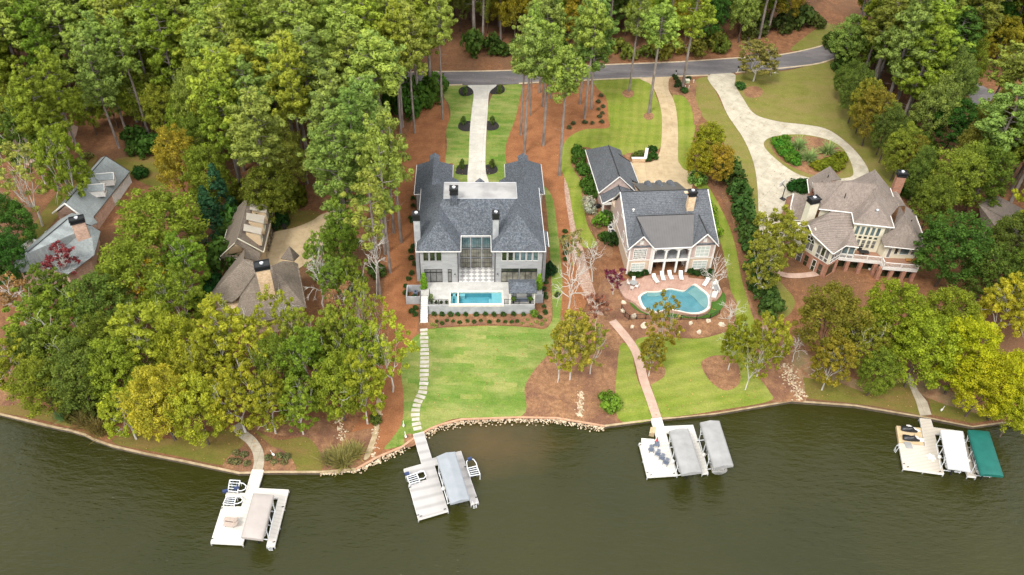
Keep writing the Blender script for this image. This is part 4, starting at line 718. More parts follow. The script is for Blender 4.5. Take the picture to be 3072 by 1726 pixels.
for i in range(3): window(H4,sB,sC,LB*(.07+i*.31),LB*(.07+i*.31)+LB*.24,5.9,7.4,1,1,'white','glass_grey',.06); window(H4,sB,sC,LB*(.07+i*.31),LB*(.07+i*.31)+LB*.24,5.15,5.7,1,1,'white','glass_grey',.06)
LC=(sD-sC).length
for i in range(2): window(H4,sC,sD,LC*(.06+i*.48),LC*(.06+i*.48)+LC*.38,5.9,7.5,1,1,'white','glass_blue' ,.06); window(H4,sC,sD,LC*(.06+i*.48),LC*(.06+i*.48)+LC*.38,5.1,5.7,1,1,'white','glass_grey',.06)
for u0_,u1_,mt in ((.06,.2,'glass_grey'),(.30,.42,'glass'),(.56,.66,'glass'),(.76,.88,'glass')): window(H4,sA,sB,L*u0_,L*u1_,2.3 if u0_<.3 else 1.9,4.4,1,2,'white' if u0_ in (.06,.56) else 'red_brick',mt,.08)
window(H4,sB,sC,.3,LB-.3,2.2,4.6,1,1,'red_brick','glass',.08)
# tower windows: a tall bank of five
LT=(Vector(tB)-Vector(tA)).length
for i in range(5):
    u=.35+i*(LT-.7)/5; w5=(LT-.7)/5*.62
    window(H4,tA,tB,u,u+w5,8.3,10.0,1,1,'cream','glass_blue',.05); window(H4,tA,tB,u,u+w5,7.55,8.05,1,1,'cream','glass',.05); window(H4,tA,tB,u,u+w5,5.7,7.3,1,2,'cream','glass_grey',.05)
# right wing
wA=V(d,760,960,5.0);wB=V(d,1560,1000,5.0)
pw=[(wA.x,wA.y),(wB.x,wB.y),(V(d,1600,470,8).x-.5,V(d,1600,470,8).y),(V(b,1750,1115,8.3).x-.5,V(b,1750,1115,8.3).y),(TB.x,TB.y),(tB[0]+.2,tB[1]+.3)]
walls(H4,pw,1.5,7.9,'cream')
LW=(wB-wA).length
window(H4,wA,wB,LW*.10,LW*.18,5.1,7.0,1,1,'white','glass_grey',.08,name='balcony_door'); window(H4,wA,wB,LW*.27,LW*.36,5.9,7.3,1,1,'white','glass',.06); window(H4,wA,wB,LW*.42,LW*.66,5.9,7.3,1,1,'white','glass_blue',.07); window(H4,wA,wB,LW*.72,LW*.83,5.9,7.3,1,2,'white','glass_grey',.07)
# balcony deck on brick piers
dk=[(sC.x,sC.y),tuple(V(d,110,1010,4.9))[:2],tuple(V(d,735,1070,4.9))[:2],tuple(V(d,790,1185,4.9))[:2],tuple(V(d,1530,1245,4.9))[:2],tuple(V(d,1560,1120,4.9))[:2],(wB.x,wB.y+.3),(wA.x,wA.y+.3),tB,tA,(sD.x,sD.y)]
MB().prism(dk,4.62,4.98).build('balcony_floor','wood',H4)
ed=[Vector((p[0],p[1],4.98)) for p in dk[:6]]
fr=MB()
for p,q in zip(ed,ed[1:]): 
    mid=(p+q)/2; v=q-p; rz=math.atan2(v.y,v.x); fr.cbox((mid.x,mid.y,4.8),(v.length+.1,.12,.5),rz)
fr.build('balcony_fascia','white',H4)
m=MB()
for p,q in zip(ed,ed[1:]):
    v=q-p; rz=math.atan2(v.y,v.x); n_=max(1,round(v.length/2.4)); mid=(p+q)/2; m.cbox((mid.x,mid.y,6.0),(v.length,.14,.08),rz); m.cbox((mid.x,mid.y,5.15),(v.length,.08,.07),rz)
    for i in range(n_+1): r_=p.lerp(q,i/n_); m.cbox((r_.x,r_.y,5.5),(.16,.16,1.1),rz)
    for i in range(int(v.length/.2)): r_=p+v*((i+.5)/int(v.length/.2)); m.cbox((r_.x,r_.y,5.55),(.06,.05,.85),rz)
m.build('balcony_railing','white',H4)
for p,q in zip(ed,ed[1:]):
    v=q-p; n_=Vector((-v.y,v.x,0)).normalized(); 
    if v.length>1.5: mid=(p+q)/2+n_*1.3; MB().cbox((mid.x,mid.y,3.2),(v.length-.3,.08,2.7),math.atan2(v.y,v.x)).build('screen_panel','glass',H4)
zb=1.3
for f_,x,y in ((c,1230,1040),(d,330,1075),(d,650,1110),(d,755,1200),(d,1010,1225),(d,1270,1260),(d,1500,1250),(c,1500,1030)):
    p=V(f_,x,y,4.6); m=MB(); m.cbox((p.x,p.y+.3,(zb+4.6)/2),(.6,.6,4.6-zb),.0); m.build('brick_pier','red_brick',H4)
p0,p1=dk[1],dk[4]; box(H4,'lower_wall','red_brick',sC.x+.6,sC.y+3.2,1.3,wB.x-.3,sC.y+3.5,4.6); MB().prism([(sC.x,sC.y),dk[1],dk[2],dk[3],dk[4],(wB.x,wB.y+2),(sC.x+.5,sC.y+3.2)],1.5,2.05).build('lower_patio','conc_path',H4)
for i in range(5): window(H4,(sC.x+.6,sC.y+3.2),(wB.x,sC.y+3.2),.6+i*2.3,2.1+i*2.3,2.2,4.2,2,1,'white','glass',.08,name='glass_door')
ch=V(a,870,1330,8.6); chimney(H4,ch.x+.3,ch.y+.6,6,12.2,1.7,1.2,'cream',.35,.7); ch=V(b,1350,660,9.5); chimney(H4,ch.x,ch.y,5,12.6,1.5,1.1,'red_brick',-.1,.6)
m=MB(); q=V(b,945,1125,12.3); m.tube((q.x,q.y,12.0),(q.x,q.y,12.55),.16,8); m.ball((q.x,q.y,12.65),.3,10,6,(1,1,.7)); m.build('roof_turbine','steel',H4)
for f_,x,y,z in ((b,1440,1400,10.4),(b,1700,1145,9.0),(b,1690,1345,10.0),(b,260,775,13.2),(a,1330,375,11.9),(a,1190,515,12.9),(a,1210,585,12.4)):
    q=V(f_,x,y,z); MB().tube((q.x,q.y,z-.5),(q.x,q.y,z+.45),.08,6).build('vent_pipe','black',H4)
# low brick walls under the left roofs
for q in ([V(a,560,760,7),V(a,1100,800,7),V(a,960,1300,6.3),V(a,560,1290,6.3)],[V(a,1375,150,8),V(a,1600,430,8),V(a,950,720,8),V(a,900,440,8)]): walls(H4,inset(q,.7),1.8,6.4 if q[0].z==7 else 7.9,'red_brick')
gw=MB(); q0,q1,q2=V(a,430,830,7.5),V(a,575,745,9.5),V(a,535,1290,6.4); gw.add([q0,q1,q2,(q0.x,q0.y,2.5),(q2.x,q2.y,2.5)],[(0,1,2),(0,2,4,3)]); gw.build('gable_wall','red_brick',H4)
OFF[0]=Vector((0,0,0))
def h4thing(*a_,**k_): return thing(*a_,**k_)
g=thing('barbecue_grill','black covered grill on the wooden balcony beside the tall windows','grill',V(d,290,790,5.0),.1); MB().box(-.6,-.3,0,.6,.3,.9).build('cabinet','black',g); MB().ball((0,0,.95),.5,10,5,(1.1,.6,.6)).build('lid','black',g)
g=thing('patio_table','dark table on the wooden balcony in front of the tall windows','table',V(d,350,905,5.0),-.1); MB().box(-.8,-.45,.66,.8,.45,.72).build('table_top','black',g); MB().tube((0,0,0),(0,0,.66),.12,6).build('leg','black',g)
g=thing('folding_lounger','yellowish wooden lounger at the right end of the long balcony','lounger',V(d,1400,1050,5.0),-.1); MB().box(-1,-.35,.28,.4,.35,.36).build('seat','teak',g); MB().cbox((.75,0,.55),(.9,.7,.07),0).build('backrest','teak',g); MB().box(-.9,-.3,0,-.8,.3,.28).build('leg','teak',g); MB().box(.3,-.3,0,.4,.3,.28).build('leg','teak',g)
for x,y,l in ((490,1230,'white plastic chair alone under the balcony beside a brick pier'),(240,1140,'white plastic chair beside the round table under the balcony')):
    q=V(d,x,y,2.08); g=thing('patio_chair',l,'chair',q,.6,None); MB().box(-.28,-.28,.38,.28,.28,.44).build('seat','white',g); MB().box(-.28,.24,.44,.28,.3,.95).build('backrest','white',g); MB().box(-.26,-.26,0,-.2,.26,.38).build('leg','white',g); MB().box(.2,-.26,0,.26,.26,.38).build('leg','white',g)
q=V(d,100,1130,2.08); g=thing('patio_table','round grey table in the shade under the balcony','table',q); MB().tube((0,0,.68),(0,0,.73),.6,12).build('table_top','fab3',g); MB().tube((0,0,0),(0,0,.68),.08,6).build('leg','fab3',g)
# ---- brown house half hidden by trees
e=ZE; o=gp(*e(600,700)); H3=thing('brown_roofed_house','tan house with weathered brown roof, three metal dormers and a stone chimney','house',(o.x,o.y,0)); OFF[0]=Vector((o.x,o.y,0))
rt,rb=V(e,560,40,9.6),V(e,440,490,9.6)
F=[[rt,rb,V(e,745,655,5.8),V(e,855,180,5.8),V(e,650,45,8.9)],[rt,rb,V(e,410,548,9.2),V(e,225,720,5.8),V(e,375,190,5.8),V(e,520,45,9.0)],[V(e,410,548,9.2),V(e,440,495,9.4),V(e,712,662,6.2),V(e,690,755,5.9),V(e,530,725,7.4),V(e,525,608,7.6)],
 [V(e,525,612,7.7),V(e,515,735,9),V(e,80,1200,5.2),V(e,300,890,5.3)],[V(e,515,735,9),V(e,840,815,9.4),V(e,650,910,8.6),V(e,480,1150,6.4),V(e,380,1240,5.4),V(e,80,1200,5.2)],[V(e,650,910,8.6),V(e,840,815,9.4),V(e,1065,1380,5.2),V(e,700,1480,4.6),V(e,400,1400,4.8),V(e,480,1150,6.4)],
 [V(e,840,815,9.4),V(e,1150,790,6.6),V(e,1250,1300,5.2),V(e,1065,1380,5.2)],[V(e,1048,580,8.8),V(e,945,725,8.2),V(e,1100,755,7.2),V(e,1165,690,6.6)],[V(e,970,755,8.2),V(e,1100,765,7.2),V(e,1150,790,6.6),V(e,840,815,9.4)],[V(e,275,688,6.3),V(e,445,688,6.3),V(e,440,720,5.7),V(e,225,720,5.7)]]
roof(H3,F,'roof_olive',.14)
line(H3,eL([rb,V(e,745,655,5.75),V(e,855,180,5.75)],[V(e,410,548,9.1),V(e,225,720,5.7),V(e,375,190,5.7)],[V(e,410,548,9.1),V(e,525,608,7.5)],[V(e,225,720,5.6),V(e,440,722,5.6)],[V(e,225,720,5.7),V(e,240,745,5.6)]),.11,'cream','trim')
line(H3,eL([rt,rb],[V(e,515,735,9.03),V(e,840,815,9.43)],[V(e,840,815,9.43),V(e,1065,1380,5.25)],[V(e,640,915,8.7),V(e,470,1150,6.5)]),.08,'roof_olive','ridge_cap')
cs=[V(e,745,655,5.8),V(e,855,180,5.8),V(e,375,190,5.8),V(e,225,720,5.8)]
walls(H3,inset(cs,.9),1.8,5.75,'tan')
g0,g1,gt=V(e,262,700,6.0),V(e,520,640,6.4),V(e,410,575,8.9)
m=MB(); m.add([g0,g1,gt,g0+Vector((.1,.5,0)),g1+Vector((.1,.5,0)),gt+Vector((.1,.5,0))],[(0,1,2),(3,5,4),(0,3,4,1),(1,4,5,2),(2,5,3,0)]); m.build('gable_wall','tan',H3)
window(H3,(g0.x,g0.y-.15),(g1.x,g1.y-.15),(g1-g0).length*.40,(g1-g0).length*.56,6.9,7.5,1,1,'cream','glass',.08)
big=[V(e,90,1190,5.2),V(e,300,890,5.3),V(e,525,640,5.5),V(e,840,830,5.5),V(e,1150,800,5.5),V(e,1240,1290,5.2),V(e,1065,1370,5.2),V(e,700,1470,4.6),V(e,400,1390,4.8)]
walls(H3,inset(big,.8),1.2,4.7,'stone_ch')
for i,q in enumerate(([(590,68),(795,100),(778,192),(580,147)],[(545,190),(762,222),(745,316),(540,266)],[(515,320),(730,372),(715,446),(507,397)])):
    zz=(9.7,9.0,9.0,9.7); R_=[V(e,x,y,z) for (x,y),z in zip(q,zz)]; MB().slab(R_,.12).build('dormer_roof','metal_tan',H3); dw=MB().prism(inset(R_,.3),6.6,8.95).build('dormer','tan',H3)
    ii=inset(R_,.3); window(H3,ii[2],ii[1],.25,(Vector(ii[2])-Vector(ii[1])).length-.25,7.2,8.6,2,2,'cream','glass',.07)
q=V(e,795,1115,7.4); chimney(H3,q.x,q.y,5,12.2,2.0,1.5,'stone_ch',.35,.55,two=1)
m=MB(); pa,pb=V(e,868,245,3.6),V(e,765,640,3.6); vv=(pb-pa); nrm=Vector((-vv.y,vv.x,0)).normalized()
for i in range(3): s_=nrm*(i*.5-.5); m.tube(pa+s_,pb+s_,.06,4)
for i in range(26): r_=pa.lerp(pb,i/25); m.tube(r_-nrm*.8,r_+nrm*.8,.05,4)
for i in range(5): r_=pa.lerp(pb,i/4); m.tube(r_,Vector((r_.x,r_.y,1.8)),.09,5)
m.build('trellis','black',H3)
OFF[0]=Vector((0,0,0))
q=gp(*e(995,375)); g=thing('wheeled_bin','black wheeled bin beside the tan driveway of the brown-roofed house','bin',q,.2); MB().add([(-.3,-.35,.08),(.3,-.35,.08),(.3,.35,.08),(-.3,.35,.08),(-.38,-.45,1.15),(.38,-.45,1.15),(.38,.45,1.15),(-.38,.45,1.15)],[(0,3,2,1),(4,5,6,7),(0,1,5,4),(1,2,6,5),(2,3,7,6),(3,0,4,7)]).build('body','black',g); MB().cbox((0,0,1.2),(.82,.98,.09)).build('lid','black',g); MB().tube((-.36,.38,.13),(.36,.38,.13),.13,8).build('wheel','dark',g)
# ---- brick house far left with grey-green roof
gq=ZG; o=gp(*gq(800,700)); H5=thing('brick_house','pinkish brick house with grey-green roof, white dormers and a round turret','house',(o.x,o.y,0)); OFF[0]=Vector((o.x,o.y,0))
r0,r1=V(gq,1130,70,9.2),V(gq,665,615,9.2); tA_=V(gq,228,1178,8.8); r2,r3=V(gq,690,790,9.4),V(gq,960,865,9.4)
ring=[V(gq,x,y,5.7) for x,y in ((150,1195),(82,1300),(92,1382),(190,1400),(300,1390),(380,1330),(395,1200))]
F=[[r0,r1,V(gq,832,742,7.2),V(gq,990,765,5.6),V(gq,1408,245,5.6)],[r1,r0,V(gq,1075,90,6.4),V(gq,525,725,5.6)],[r2,r3,V(gq,1070,930,8.0),V(gq,1000,1200,5.6),V(gq,700,1420,5.2),V(gq,395,1330,5.6),tA_],[r2,tA_,ring[0],V(gq,440,940,5.7),V(gq,600,800,6.6),V(gq,740,722,7.6)],[V(gq,740,722,7.6),V(gq,985,762,7.0),V(gq,1040,830,7.6),r3,r2]]
F+=[[tA_,ring[i],ring[i+1]] for i in range(6)]
roof(H5,F,'roof_teal',.14)
line(H5,eL([r1,V(gq,525,725,5.6)],[r1,V(gq,832,742,7.1)],[V(gq,440,940,5.65),V(gq,520,905,6.2)]),.14,'white','trim'); line(H5,eL([r0,r1],[r2,tA_],[r2,r3],[V(gq,990,765,5.55),V(gq,1408,245,5.55)]+[],ring,[r0,V(gq,1408,245,5.6)]),.07,'dark','ridge_cap')
line(H5,eL(*[[tA_+Vector((0,0,.05)),p] for p in ring[1:5]]),.13,'roof_teal','hip_cap')
walls(H5,inset([V(gq,525,725,5.6),V(gq,990,765,5.6),V(gq,1408,245,5.6),V(gq,1090,90,5.6)],.8),1.8,5.55,'pink_brick'); walls(H5,inset([ring[0],ring[1],ring[2],ring[3],V(gq,395,1330,5.6),V(gq,700,1400,5.2),V(gq,980,1190,5.6),V(gq,1040,850,5.6),V(gq,740,740,5.6),V(gq,440,940,5.6)],.7),1.2,5.1,'pink_brick')
m=MB(); g0,g1,gt=V(gq,560,735,5.7),V(gq,850,745,5.9),V(gq,668,640,8.8); m.add([g0,g1,gt,g0+Vector((.2,.4,0)),g1+Vector((.2,.4,0)),gt+Vector((.2,.4,0))],[(0,1,2),(3,5,4),(0,3,4,1),(1,4,5,2),(2,5,3,0)]); m.build('gable_wall','pink_brick',H5)
vd=(V(gq,1408,245,5.6)-r0); vd.z=0; vd.normalize()
for x,y in ((1205,262),(1097,388)):
    p=V(gq,x,y,8.9); ang=math.atan2(vd.y,vd.x); R_=Matrix.Rotation(ang,3,'Z')
    def tr(q): return p+R_@Vector(q)
    MB().slab([tr((.15,0,0)),tr((.15,.95,-.75)),tr((-2.4,.95,-.75)),tr((-3.4,0,0))],.08).slab([tr((.15,0,0)),tr((-3.4,0,0)),tr((-2.4,-.95,-.75)),tr((.15,-.95,-.75))],.08).build('dormer_roof','roof_teal',H5)
    m=MB(); m.add([tr((0,.8,-2.1)),tr((0,-.8,-2.1)),tr((0,-.8,-.72)),tr((0,0,-.1)),tr((0,.8,-.72)),tr((-2.5,.8,-2.1)),tr((-2.5,-.8,-2.1)),tr((-2.5,-.8,-.72)),tr((-2.5,0,-.1)),tr((-2.5,.8,-.72))],[(1,0,4,3,2),(1,2,7,6),(0,5,9,4)]); dm=m.build('dormer','white',H5)
    q0=tr((.0,-.35,0)); q1=tr((.0,.35,0)); window(H5,q0,q1,0,.7,7.2,8.2,2,2,'white','glass',.1)
    line(H5,eL([tr((.2,.98,-.78)),tr((.2,0,.02)),tr((.2,-.98,-.78))],[tr((.2,0,.04)),tr((-3.2,0,.04))]),.08,'white','trim')
gA_,gB_=inset([V(gq,990,765,5.6),V(gq,1408,245,5.6),V(gq,1090,90,5.6),V(gq,525,725,5.6)],.8)[:2]; LG=(Vector(gB_)-Vector(gA_)).length
for u in (.52,.70,.86): window(H5,gA_,gB_,LG*u,LG*u+2.4,2.6,4.8,1,4,'white','white',.12,name='garage_door')
q=V(gq,905,1060,6.8); chimney(H5,q.x,q.y,5,11.0,2.0,1.1,'pink_brick',.5,.6)
bm_=MB(); bq=[V(gq,x,y,5.9) for x,y in ((165,1160),(165,1110),(275,1015),(355,1045),(430,985))]; 
for p,q in zip(bq,bq[1:]): v=q-p; mid=(p+q)/2; bm_.cbox((mid.x,mid.y,5.5),(v.length+.2,.35,.9),math.atan2(v.y,v.x))
bm_.build('bay_cornice','white',H5); walls(H5,[tuple(p)[:2] for p in bq]+[(bq[-1].x+1,bq[-1].y-1),(bq[0].x+2,bq[0].y-.5)],1.5,5.2,'pink_brick')
OFF[0]=Vector((0,0,0))
# ---- glimpsed roofs at the right edge and between the trees
o=gp(*D(2530,545)); HX=thing('neighbour_house','brown roof corner half hidden by trees at the right edge','house',(o.x,o.y,0)); OFF[0]=Vector((o.x,o.y,0))
roof(HX,[[V(D,2462,512,8),V(D,2590,585,8),V(D,2640,560,5.5),V(D,2500,488,5.5)],[V(D,2462,512,8),V(D,2590,585,8),V(D,2560,640,5.2),V(D,2470,560,5.2)]],'roof_brown'); walls(HX,inset([V(D,2500,488,5.5),V(D,2640,560,5.5),V(D,2560,640,5.2),V(D,2470,560,5.2)],.7),1.5,5.2,'tan'); OFF[0]=Vector((0,0,0))
o=gp(*D(510,410)); HX=thing('garden_shed','small shed with pale roof glimpsed between pines behind the brown-roofed house','shed',(o.x,o.y,0),.3)
MB().slab([(-1.6,-1.5,2.4),(0,-1.5,3.6),(0,1.8,3.6),(-1.6,1.8,2.4)],.1).slab([(0,-1.5,3.6),(1.6,-1.5,2.4),(1.6,1.8,2.4),(0,1.8,3.6)],.1).build('roof','white',HX); MB().box(-1.4,-1.3,-.3,1.4,1.6,2.4).build('wall','white',HX)
# ================================================================ docks, lifts, canopies, boats
def dock(f,pts,mat,label,z=.62,trim='white'):
    w2=[P(*f(*p),z) for p in pts]; o=w2[0]; t=thing('boat_dock',label,'dock',(o.x,o.y,0)); l=[(p.x-o.x,p.y-o.y) for p in w2]
    MB().prism(l,z-.05,z).build('decking',mat,t); n=len(l); m=MB()
    for i in range(n):
        a_,b_=Vector(l[i]),Vector(l[(i+1)%n]); v=b_-a_; mid=(a_+b_)/2; m.cbox((mid.x,mid.y,z-.17),(v.length+.04,.07,.32),math.atan2(v.y,v.x))
    m.build('frame',trim,t); m=MB(); rr=random.Random(5)
    for i in range(n):
        a_,b_=Vector(l[i]),Vector(l[(i+1)%n]); k_=max(1,int((b_-a_).length/2.5))
        for j in range(k_): q=a_.lerp(b_,j/k_); m.tube((q.x,q.y,-2),(q.x,q.y,z-.3),.09,6)
    m.build('piling','steel',t); return t
def cleats(t,f,pts,z=.62):
    for x,y in pts: p=P(*f(x,y),z)-t.location; m=MB(); m.cbox((p.x,p.y,z+.06),(.3,.08,.06),.3); m.cbox((p.x,p.y,z+.03),(.12,.08,.06),.3); m.build('cleat','black',t)
def ladder(t,f,x,y,rz,z=.62,L=.9):
    p=P(*f(x,y),z)-t.location; R_=Matrix.Rotation(rz,3,'Z'); m=MB(); c0=Vector((p.x,p.y,0))
    for s in (-.22,.22): m.path([c0+R_@Vector((s,.25,z)),c0+R_@Vector((s,.1,z+.5)),c0+R_@Vector((s,-.15,z+.4)),c0+R_@Vector((s,-.25,-.5))],.03,5)
    for i in range(4): m.tube(c0+R_@Vector((-.22,-.22,z-.1-i*.25)),c0+R_@Vector((.22,-.22,z-.1-i*.25)),.025,5)
    m.build('ladder','alu',t)
def canopy(f,q,label,mat,z=3.0,rise=.35,skirt=.35,ridge='arch',ribs=0,wav=0,seed=1):
    """fabric boat canopy on a lift frame; q = sighted corners in order near-left, near-right (shore end), far-right, far-left"""
    w=[P(*f(*p),z) for p in q]; o=sum(w,Vector((0,0,0)))/4; t=thing('canopy_boat_lift',label,'boat lift',(o.x,o.y,0),0,None)
    W=[Vector((p.x-o.x,p.y-o.y,z)) for p in w]; nu,nv=12,24; vs=[]; rr=random.Random(seed)
    prof=(lambda s:math.sin(math.pi*s)**.8) if ridge=='arch' else (lambda s:1-abs(2*s-1))
    for j in range(nv+1):
        tt=j/nv; A_=W[0].lerp(W[3],tt); B_=W[1].lerp(W[2],tt); ends=min(1,min(tt,1-tt)*9)**.5 if ridge=='arch' else 1
        sag=ribs and -.07*abs(math.sin(math.pi*ribs*tt))
        row=[]
        for i in range(nu+1):
            s=i/nu; p=A_.lerp(B_,s); p.z+=rise*prof(s)*(.35+.65*ends)+(sag or 0)*prof(s)+rr.uniform(-wav,wav); row.append(p)
        lo=row[0]-Vector((0,0,skirt+rr.uniform(0,.05))); hi=row[-1]-Vector((0,0,skirt+rr.uniform(0,.05))); row=[lo]+row+[hi]; vs+=row
    n=nu+3; fs=[(j*n+i,j*n+i+1,(j+1)*n+i+1,(j+1)*n+i) for j in range(nv) for i in range(n-1)]
    m=MB().add(vs,fs)
    for j in (0,nv):
        base=[vs[j*n+i] for i in range(1,n-1)]; lo=[Vector((p.x,p.y,z-skirt)) for p in base]; k_=len(base); m.add(base+lo,[(i,i+1,k_+i+1,k_+i) for i in range(k_-1)])
    m.build('canopy',mat,t,smooth=True)
    fr=MB(); C=[p.copy() for p in W]
    for k_ in (0,1):
        a_,b_=(C[0],C[3]) if k_==0 else (C[1],C[2]); cc=(C[0]+C[1]+C[2]+C[3])/4
        a2,b2=a_.lerp(cc,.06),b_.lerp(cc,.06); fr.tube(Vector((a2.x,a2.y,z-.1)),Vector((b2.x,b2.y,z-.1)),.045,6)
        for tt in (.1,.42,.74): p=a2.lerp(b2,tt); fr.tube(Vector((p.x,p.y,-1)),Vector((p.x,p.y,z-.1)),.06,6)
        for t0,t1 in ((.1,.0),(.1,.24),(.74,.6),(.74,.92)): p,q2=a2.lerp(b2,t0),a2.lerp(b2,t1); fr.tube(Vector((p.x,p.y,1.9)),Vector((q2.x,q2.y,z-.1)),.04,5)
        p,q2=a2.lerp(b2,.08),a2.lerp(b2,.76); fr.tube(Vector((p.x,p.y,.75)),Vector((q2.x,q2.y,.75)),.07,6)
    for tt in (.1,.42,.74):
        p=C[0].lerp(C[3],tt); q2=C[1].lerp(C[2],tt); fr.tube(Vector((p.x,p.y,.35)),Vector((q2.x,q2.y,.35)),.07,6); fr.tube(Vector((p.x,p.y,z-.08)),Vector((q2.x,q2.y,z-.08)),.04,6)
    fr.build('lift_frame','alu',t)
    w_=MB(); p=C[0].lerp(C[3],.5); w_.ball((p.x,p.y,1.15),.28,8,6,(1,1,1.1)); w_.build('winch_wheel','white',t)
    ax=(C[0].lerp(C[1],.5),C[3].lerp(C[2],.5)); return t,o,ax
def boat(o,ax,label,L=6.2,W_=2.0,z=.75,t0=-.02,motor=True,c='hull'):
    L=(ax[1]-ax[0]).length*.77
    d_=(ax[1]-ax[0]); ang=math.atan2(d_.y,d_.x); p=ax[0]; dn=Vector((d_.x,d_.y,0)).normalized(); base=o+p+dn*(t0*d_.length)
    b_=thing('motor_boat',label,'boat',(base.x,base.y,z-.4),ang-math.pi/2+math.pi); secs=[]
    n=12
    # bow at the shore end (+y local), stern towards the lake
    for j in range(n+1):
        s=j/n; hw=W_/2*(math.sin(min(1,s*1.9+.03)*math.pi/2)); y=-s*L; secs.append([(-hw,y,.95+.25*(1-s)**2),(-hw*.92,y,.55),(-hw*.45,y,.1+.25*(1-s)**3),(0,y,0+.5*(1-s)**4),(hw*.45,y,.1+.25*(1-s)**3),(hw*.92,y,.55),(hw,y,.95+.25*(1-s)**2)])
    vs=[q for s in secs for q in s]; fs=[(j*7+i,j*7+i+1,(j+1)*7+i+1,(j+1)*7+i) for j in range(n) for i in range(6)]+[tuple(n*7+i for i in range(7))]
    MB().add(vs,fs).build('hull',c,b_,True)
    dk_=[(s[0],s[6]) for s in secs]; MB().add([q for a_ in dk_[:5] for q in a_],[(2*i,2*i+1,2*i+3,2*i+2) for i in range(4)]).build('foredeck','hull',b_)
    MB().box(-W_/2+.15,-L+.2,.45,W_/2-.15,-L*.36,.5).build('cockpit_floor','fab3',b_)
    for y,nm in ((-L+.45,'stern_bench'),(-L*.55,'helm_seat')): MB().box(-W_/2+.25,y,.5,W_/2-.25,y+.6,.85).build(nm,'white',b_)
    if motor:
        m=MB(); m.cbox((0,-L-.25,.75),(.42,.5,.6)); m.tube((0,-L-.3,.5),(0,-L-.4,-.4),.11,6); m.build('outboard_motor','black' ,b_)
    return b_
dk1=dock(ZH,[(755,285),(920,290),(840,555),(1280,578),(1075,1388),(963,1388),(1135,692),(790,690),(615,1362),(155,1338),(320,812),(600,822),(640,682),(370,660),(385,612),(655,627)],'deck1','white floating dock at the left, with taupe canopy and two loungers')
cleats(dk1,ZH,[(315,845),(175,1288),(1200,825),(1070,1335)]); ladder(dk1,ZH,1020,1392,0)
t,o,ax=canopy(ZH,[(770,628),(1068,655),(905,1300),(592,1262)],'boat lift under a smooth taupe fabric canopy at the leftmost dock','fab1',3.0,.28); boat(o,ax,'low motorboat hidden beneath the taupe canopy',6.6,2.0,.9)
dk2=dock(ZI,[(342,392),(458,362),(553,672),(885,585),(1085,1163),(1003,1188),(835,660),(580,742),(740,1262),(400,1362),(290,968),(500,912),(468,800),(255,867),(235,790),(440,732)],'deck2','grey plank dock below the grey house with silver canopy and jet ski lifts')
cleats(dk2,ZI,[(305,1000),(395,1318),(430,1330),(703,1250),(937,765),(1062,1115)]); ladder(dk2,ZI,1042,1188,.3)
t,o,ax=canopy(ZI,[(605,650),(822,592),(990,1135),(765,1190)],'boat lift under a silver-blue ridged canopy at the grey plank dock','fab2',3.0,.35,.25,'ridge'); boat(o,ax,'motorboat hidden beneath the silver-blue canopy',6.2,1.9,.9)
dk3=dock(ZJ,[(498,370),(645,350),(685,480),(1103,460),(1325,1150),(1240,1162),(1020,557),(710,567),(880,1178),(445,1207),(325,720),(515,708),(578,650)],'deck3','bright white dock with four blue chairs at the end of the pink path')
cleats(dk3,ZJ,[(343,752),(447,1148),(495,1185),(830,1162),(1175,705)])
t,o,ax=canopy(ZJ,[(757,545),(1035,510),(1238,1140),(940,1180)],'boat lift under the grey canopy beside the blue chairs','fab3',3.1,.3,.35,'ridge',7); boat(o,ax,'motorboat beneath the grey canopy beside the blue chairs, its motor showing at the stern',7.0,2.1,.9)
t,o,ax=canopy(ZJ,[(1207,425),(1487,400),(1692,1045),(1405,1085)],'boat lift under the creased grey canopy standing outermost beyond the bright white dock','fab3',3.3,.3,.35,'ridge',3); boat(o,ax,'boat with rounded stern showing beneath the outermost grey canopy',7.6,2.1,1.0,.14,False)
dk4=dock(ZK,[(578,560),(695,572),(722,660),(1045,705),(1190,1195),(1100,1185),(955,735),(735,725),(838,1162),(402,1103),(352,832),(640,862)],'deck4','sandy coloured dock at the right with two black jet skis beside it')
cleats(dk4,ZK,[(405,1055),(447,1090),(795,1140),(1060,780),(1173,1165),(565,480)]); ladder(dk4,ZK,335,890,-1.4)
t,o,ax=canopy(ZK,[(800,690),(1045,705),(1125,1140),(885,1105)],'boat lift under a rippled white canopy at the right dock','fab4',2.9,.3,.2,'arch',9,.03); boat(o,ax,'motorboat beneath the rippled white canopy',6.0,1.9,.9)
t,o,ax=canopy(ZK,[(1098,690),(1330,708),(1488,1190),(1240,1170)],'boat lift under the dark teal canopy furthest right','fab5',3.1,.35,.35); boat(o,ax,'motorboat beneath the dark teal canopy',6.8,2.0,1.0)
